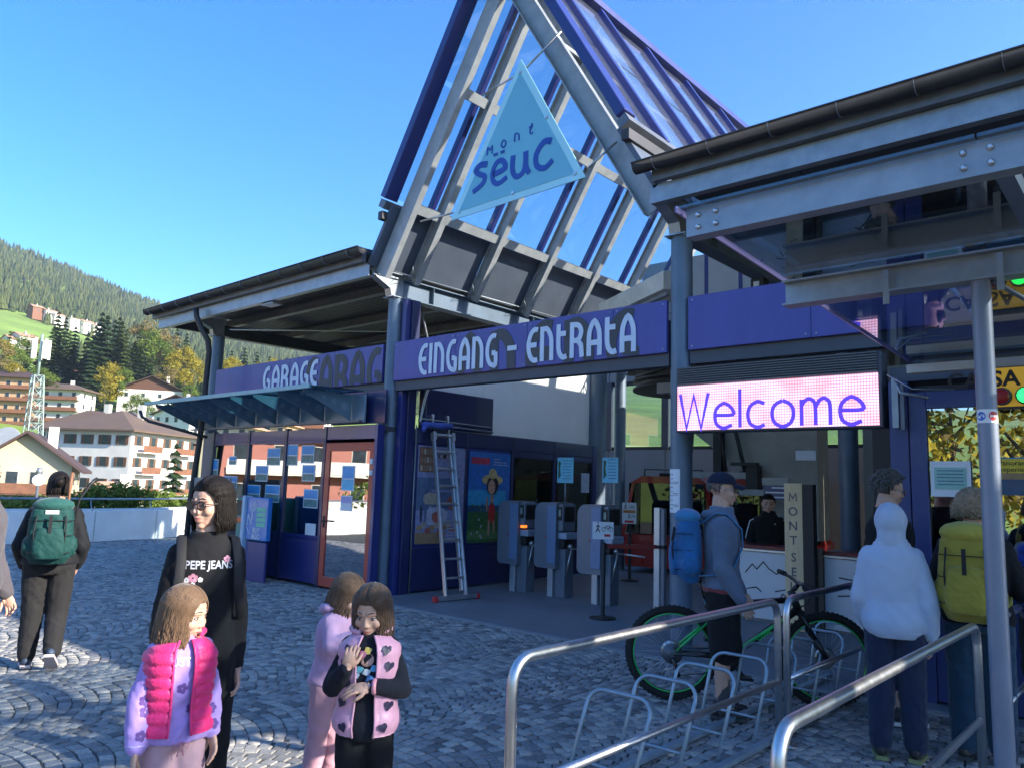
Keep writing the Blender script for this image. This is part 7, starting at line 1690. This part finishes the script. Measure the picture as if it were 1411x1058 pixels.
# -- 7 man with cap
P = Person('man in navy cap, grey blue hoodie and black shorts beside the bicycle', 1.77, (-2.70, 5.45), 96, hs=1.03, wid=1.08, skin=(.52, .31, .225)); legs(P, .055, (.02, -.02))
P.arm = {-1: (Vector((-.20, .03, 1.10)), Vector((-.18, .17, .87))), 1: (Vector((.21, -.02, 1.09)), Vector((.20, .12, .85)))}
P.set_head(-4, -2); P.body(.010, .0055); P.face(hb_grey, mouth_open=False); P.glasses(mat('thin_metal_frame', (.3, .3, .32), .3, .8))
hd = cloth('grey_blue_fleece', (.10, .135, .20), .9, .12); P.top(hd, .024, .52, .86, 1., .008, name='hoodie'); m = MB(); limb(m, [(.06, .02, 1.49), (.085, -.05, 1.475), (0, -.115, 1.45), (-.085, -.05, 1.475), (-.06, .02, 1.49)], [.022, .034, .042, .034, .022], 10); remesh(m, .010, 3).build('hood', hd, P.t)
m = MB(); loft(m, torso_rings(P.H, .022, .505, .53, P.wid, P.dep)); remesh(m, .010, 3, .004).build('shirt_hem', cloth('dull_red_shirt', (.18, .04, .045)), P.t)
P.pants(blackc, .022, .022, .96, name='shorts')
for s_ in (-1, 1):
    a = P.leg[s_][1]; m = MB(); limb(m, [a+Vector((0, 0, -.03)), a+(P.leg[s_][0]-a)*.32], [.040, .046], 12); remesh(m, .008, 2, .003).build('sock', cloth('grey_sock', (.06, .06, .065)), P.t)
P.shoes(mat('dark_trainer', (.02, .02, .025), .6), mat('dark_sole', (.05, .05, .05), .7))
P.hb(hair_short(1.03, 160, .018, 5, zmin=-.45, zmax=.12), 'hair', hb_grey)
m = MB(); n = 22
for i in range(9):
    th = math.pi*.5*i/8
    for j in range(n): ph = 2*math.pi*j/n; m.v.append((math.sin(th)*math.sin(ph)*.092, -.012+math.sin(th)*math.cos(ph)*.110, .046+math.cos(th)*.094))
for i in range(8):
    for j in range(n): m.f.append((i*n+j, (i+1)*n+j, (i+1)*n+(j+1) % n, i*n+(j+1) % n)); m.mi.append(0); m.sm.append(True)
cpm = cloth('navy_cap', (.012, .016, .035), .8); P.hb(m, 'cap', cpm)
m = MB(); NU, NV = 12, 5
for lay in (0, -.005):
    for i in range(NV+1):
        for j in range(NU+1): u = -1+2*j/NU; v = i/NV; m.v.append((.076*u*(1-.12*v*v), .070+v*.10*math.sqrt(1-.5*u*u), .062-.022*v-.030*u*u+lay))
for i in range(NV):
    for j in range(NU): a = i*(NU+1)+j; b_ = a+(NV+1)*(NU+1); m.f += [(a, a+1, a+NU+2, a+NU+1), (b_, b_+NU+1, b_+NU+2, b_+1)]; m.mi += [0, 0]; m.sm += [True, True]
P.hb(m, 'cap_brim', cpm)
P.done(); backpack(P, cloth('blue_nylon', (.012, .10, .26), .55, .25), w=.30, d=.20, h=.50, zc=.68, label='bright blue hiking rucksack on the man in the cap', mm2=cloth('light_blue_nylon', (.03, .17, .33), .55))

# -- 8 hooded child
P = Person('youth seen from behind in a pale blue grey hoodie with the hood up', 1.60, (-1.50, 5.42), 178, hs=1.0, wid=1.02, dep=1.0); legs(P, .062, (0, .04))
P.arm = {-1: (Vector((-.185, .0, .99)), Vector((-.17, .12, .80))), 1: (Vector((.19, -.03, .985)), Vector((.205, .01, .76)))}
P.set_head(0, -8); P.body(.011, .008)
hd = cloth('pale_hoodie', (.42, .49, .62), .95, .05, .3, 250); P.top(hd, .030, .475, .855, 1., .012, name='hoodie', disp=.006, ds=6)
m = MB(); m.ball((0, .0, 1.480), (.100, .122, .120), 18); limb(m, [(0, -.015, 1.42), (0, -.02, 1.36)], [.086, .084], 16); m.ball((0, -.01, 1.325), (.115, .09, .04), 14); remesh(m, .008, 8, .004, 9).build('hood', hd, P.t)
m = MB(); loft(m, torso_rings(P.H, .028, .468, .50, P.wid, P.dep)); remesh(m, .009, 2, .002).build('hem', hd, P.t)
P.pants(cloth('navy_chinos', (.018, .026, .06), .9), .014, .016, z1=.53); P.shoes(mat('black_yellow_trainer', (.02, .02, .02), .6), mat('yellow_green_sole', (.22, .24, .10), .6)); P.done()

# -- 9 woman with yellow pack
P = Person('woman with wavy grey blond hair and a mustard yellow rucksack at the ticket window', 1.70, (-1.10, 5.78), 172, hs=1.0, wid=1.12, dep=1.08); legs(P, .06, (0, .03))
for s_ in (-1, 1): P.arm[s_] = (P.sh(s_)+Vector((s_*.08, .05, -.27)), P.sh(s_)+Vector((s_*.02, .26, -.22)))
P.set_head(-6, -6); P.body(.011, .008); P.top(cloth('black_softshell', (.010, .011, .014), .7), .024, .50, .86, 1., .006, name='jacket'); P.pants(cloth('dark_teal_jeans', (.018, .05, .085), .85, .2), .022, .02); P.shoes(mat('brown_boot', (.06, .05, .04), .7), mat('dark_sole', (.05, .05, .05), .7))
P.hb(hair_cap(1.02), 'hair_cap', hb_blond); P.hb(hair_locks(1.03, .10, 230, 50, .02, curl=.009, r=.009, seed=17, wid=1.15), 'hair', hb_blond)
P.done(); ym = cloth('mustard_nylon', (.30, .25, .035), .65, .12); backpack(P, ym, w=.34, d=.22, h=.56, zc=.685, label='large mustard yellow rucksack on the woman at the ticket window', mm2=cloth('mustard_nylon_light', (.38, .32, .05), .65))

# -- 10 grey haired man
P = Person('tall man with grey tousled hair and glasses in a black jacket behind the hooded youth', 1.81, (-1.75, 6.28), 118, hs=1.03, wid=1.1, skin=(.52, .31, .225)); legs(P, .055)
for s_ in (-1, 1): arm_down(P, s_, .045, 0, .03)
P.set_head(-8, -10); P.body(.011, .0055); P.face(hb_grey); P.glasses(mat('thin_metal_frame', (.3, .3, .32), .3, .8)); P.top(blackc, .03, .50, .86, 1., .012, name='jacket', collar=True); P.pants(cloth('charcoal_trousers', (.022, .021, .022), .85), .018, .012, .99); P.shoes(mat('dark_trainer', (.02, .02, .025), .6), soleW)
P.hb(hair_cap(1.02), 'hair_cap', hb_grey); P.hb(hair_short(1.05, 650, .036, 6, lift=.5), 'hair', hb_grey); P.done()

# -- 11 person right of the canopy column
P = Person('person in grey shirt and shorts with a blue strapped rucksack at the right edge', 1.66, (-.78, 6.45), 165, hs=1.0, wid=1.1); legs(P, .06, (0, .03))
for s_ in (-1, 1): P.arm[s_] = (P.sh(s_)+Vector((s_*.09, .06, -.25)), P.sh(s_)+Vector((s_*.0, .28, -.16)))
P.set_head(0, -8); P.body(.011, .008); P.top(cloth('grey_shirt', (.16, .17, .18)), .020, .50, .85, .8, .010, name='shirt'); P.pants(cloth('dark_green_shorts', (.03, .04, .035)), .022, .022, .9, name='shorts'); P.shoes(mat('red_shoe', (.35, .03, .03), .6), soleW)
P.hb(hair_cap(1.0), 'hair_cap', hb_dark); P.hb(hair_short(1.0, 300, .03, 9), 'hair', hb_dark); P.done(); backpack(P, cloth('royal_blue_nylon', (.01, .05, .30), .6), w=.28, d=.16, h=.46, zc=.66, label='royal blue rucksack on the person at the right edge')

# -- 12 staff man behind the counter
P = Person('young man with short dark hair in a black striped track jacket behind the counter', 1.62, (-4.42, 10.32), 2, hs=1.05, wid=1.15, skin=(.52, .31, .225)); legs(P)
for s_ in (-1, 1): P.arm[s_] = (P.sh(s_)+Vector((s_*.08, .0, -.27)), P.sh(s_)+Vector((s_*.04, .16, -.42)))
P.set_head(0, -2); P.body(.011, .0055); P.face(hb_dark); g1 = P.top(blackc, .026, .50, .865, 1., .008, name='track_jacket', collar=True); P.pants(blackc); P.shoes(mat('dark_trainer', (.02, .02, .025), .6), soleW)
for s_ in (-1, 1):
    for k in range(3): A = P.arm[s_]; sh_ = P.sh(s_); m = MB(); d_ = Vector((s_, .15+.25*(k-1), .3)).normalized(); m.tube([sh_+d_*.085+Vector((-s_*.05, 0, .0)), sh_+d_*.09+Vector((0, 0, -.03)), A[0].lerp(sh_, .4)+d_*.078, A[0]+d_*.07], .005, 6); m.build('stripe', paper, P.t)
m = MB(); text_mb(m, '*', .06, (-.08, .3, 1.2), (-1, 0, 0), Z_, 0); decal(g1, m, 'chest_mark', paper, P.t)
P.hb(hair_cap(1.05), 'hair_cap', hb_dark); P.hb(hair_short(1.05, 320, .018, 10), 'hair', hb_dark); P.done()

# ================================================================ mountain bike
BK = thing('mountain_bike', 'black and green mountain bike standing behind the man in the cap', 'bicycle', (0, 0, 0))
bkm = mat('bike_black', (.012, .012, .014), .3, .1, .05, 4, coat=.5); bgm = mat('bike_green', (.03, .55, .12), .35, 0, .05, 4, coat=.4); ty = mat('tyre_rubber', (.02, .02, .02), .85, 0, .2, 20, .6, 150)
RWc, FWc = Vector((0, 0, .365)), Vector((1.18, 0, .365))      # local: x forward
def wheel(c, name='wheel'):
    w = MB().tube([c+Vector((.338*math.cos(R_(a)), 0, .338*math.sin(R_(a)))) for a in range(0, 360, 8)], .027, 10, closed=True).build(name, ty, BK)
    m = MB()
    for k in range(60):
        a = 2*math.pi*k/60
        for y in (-.014, .014): q = a+(.05 if y > 0 else 0); m.bar(c+Vector((.362*math.cos(q), y-.009, .362*math.sin(q))), c+Vector((.362*math.cos(q), y+.009, .362*math.sin(q))), .014, .010, (math.cos(q), 0, math.sin(q)))
    m.build('tread', ty, w)['kind'] = 'stuff'
    MB().tube([c+Vector((.305*math.cos(R_(a)), 0, .305*math.sin(R_(a)))) for a in range(0, 360, 8)], .013, 8, closed=True, flat=.8).build('rim', bkm, w)
    MB().tube([c+Vector((.302*math.cos(R_(a)), -.014, .302*math.sin(R_(a)))) for a in range(0, 360, 8)], .0055, 6, closed=True).build('rim_stripe', bgm, w)
    MB().lathe([(.022, -.05), (.03, -.04), (.018, -.02), (.018, .02), (.03, .04), (.022, .05)], c, (0, 1, 0), 14).build('hub', bkm, w)
    m = MB()
    for k in range(28): a = 2*math.pi*k/28; b_ = a+(.5 if k % 2 else -.5); sy = .03 if k % 4 < 2 else -.03; m.tube([c+Vector((.022*math.cos(b_), sy, .022*math.sin(b_))), c+Vector((.30*math.cos(a), 0, .30*math.sin(a)))], .0013, 4)
    m.build('spokes', steel, w)
    MB().lathe([(.055, -.001), (.085, -.001), (.085, .001), (.055, .001)], c+Vector((0, .035, 0)), (0, 1, 0), 22).build('brake_disc', steel, w)
wheel(RWc); wheel(FWc)
BB = Vector((.43, 0, .34)); ST0 = Vector((.25, 0, .80)); HT1 = Vector((.92, 0, .86)); HT0 = Vector((.965, 0, .74))
MB().tube([BB, BB.lerp(HT0, .5), HT0], [.03, .033, .034], 12, flat=.85).build('down_tube', bkm, BK); MB().tube([BB+Vector((.06, -.035, .07)), HT0+Vector((-.08, -.036, -.05))], .012, 6).build('green_stripe', bgm, BK)
MB().tube([ST0-Vector((0, 0, .06)), HT1-Vector((.02, 0, .05))], .024, 12).build('top_tube', bkm, BK); MB().tube([BB, ST0], .02, 12).build('seat_tube', bkm, BK); MB().tube([HT0-Vector((-.01, 0, .02)), HT1+Vector((-.005, 0, .02))], .03, 12).build('head_tube', bkm, BK)
for y in (-.05, .05):
    MB().tube([RWc+Vector((0, y, 0)), RWc.lerp(BB, .6)+Vector((0, y, .01)), BB+Vector((0, y*.5, 0))], .012, 8).build('chain_stay', bkm, BK); MB().tube([RWc+Vector((0, y, 0)), ST0+Vector((.03, y*.5, -.18))], .010, 8).build('seat_stay', bgm, BK)
    MB().tube([FWc+Vector((0, y*1.1, 0)), FWc.lerp(HT0, .45)+Vector((0, y*1.1, 0))], .021, 10).build('fork_lower', bkm, BK); MB().tube([FWc.lerp(HT0, .42)+Vector((0, y*1.1, 0)), FWc.lerp(HT0, .92)+Vector((0, y*1.1, 0))], .016, 10).build('fork_stanchion', mat('stanchion', (.05, .05, .055), .2, .8), BK)
MB().bar(FWc.lerp(HT0, .95)+Vector((0, -.07, 0)), FWc.lerp(HT0, .95)+Vector((0, .07, 0)), .05, .04).build('fork_crown', bkm, BK)
MB().tube([ST0, ST0+Vector((-.04, 0, .14))], .015, 10).build('seat_post', bkm, BK)
m = MB(); m.ball(ST0+Vector((-.10, 0, .16)), (.10, .07, .025), 12); m.ball(ST0+Vector((.06, 0, .165)), (.11, .025, .018), 12); remesh(m, .007, 3).build('saddle', bkm, BK)
MB().tube([HT1+Vector((0, 0, .02)), HT1+Vector((.05, 0, .07))], .018, 8).build('stem', bkm, BK); hbp = HT1+Vector((.05, 0, .08))
MB().tube([hbp+Vector((-.05, -.37, .03)), hbp+Vector((-.01, -.15, .02)), hbp, hbp+Vector((-.01, .15, .02)), hbp+Vector((-.05, .37, .03))], .014, 8).build('handlebar', bkm, BK)
for y in (-.33, .33): MB().tube([hbp+Vector((-.055, y*1.12, .03)), hbp+Vector((-.03, y*.8, .028))], .019, 10).build('grip', rubber, BK); MB().tube([hbp+Vector((-.01, y*.75, .02)), hbp+Vector((.05, y*.85, -.02)), hbp+Vector((.04, y*1.1, -.03))], .007, 6).build('brake_lever', bkm, BK)
for k in range(3): MB().tube([hbp+Vector((.02, -.2+.15*k, 0)), hbp+Vector((.13, -.08+.06*k, -.02)), hbp+Vector((.06, 0, -.16)), HT0+Vector((-.02, .03*(k-1), 0))], .0035, 5).build('cable', black, BK)
MB().lathe([(.03, -.004), (.085, -.004), (.09, 0), (.085, .004), (.03, .004)], BB+Vector((0, -.055, 0)), (0, 1, 0), 24).build('chainring', bkm, BK)
for sg, y in ((1, -.08), (-1, .08)): MB().bar(BB+Vector((0, y, 0)), BB+Vector((sg*.12, y, -sg*.12)), .018, .025).build('crank', bkm, BK); MB().box(BB+Vector((sg*.12-.05, y-.05 if y < 0 else y-.04, -sg*.12-.01)), BB+Vector((sg*.12+.05, y+.04 if y < 0 else y+.05, -sg*.12+.01)), bev=.004).build('pedal', bkm, BK)
for k, r in enumerate((.08, .07, .055, .04)): MB().lathe([(r*.4, 0), (r, 0), (r, .003), (r*.4, .003)], RWc+Vector((0, -.04+.006*k*-1, 0)), (0, 1, 0), 20).build('sprocket', galv_d, BK)
MB().tube([RWc+Vector((.0, -.06, -.03)), RWc+Vector((.03, -.06, -.10)), RWc+Vector((.05, -.06, -.17))], .014, 8).build('derailleur', bkm, BK)
MB().tube([BB+Vector((-.02, -.055, .085)), RWc+Vector((0, -.055, .05))], .005, 5).build('chain', bkm, BK); MB().tube([BB+Vector((-.02, -.055, -.085)), RWc+Vector((.05, -.055, -.16))], .005, 5).build('chain', bkm, BK)
m = MB(); text_mb(m, 'CUBE', .05, BB.lerp(HT0, .52)+Vector((0, -.037, -.018)), (HT0-BB).normalized(), Vector((-(HT0-BB).z, 0, (HT0-BB).x)).normalized(), .002, bold=.002); m.build('lettering', bgm, BK)
r0, f0 = on(925, 963, z=0), on(1143, 975, z=0); dv = (f0-r0); BK.location = (r0.x, r0.y, 0); BK.rotation_euler = (R_(4), 0, math.atan2(dv.y, dv.x))
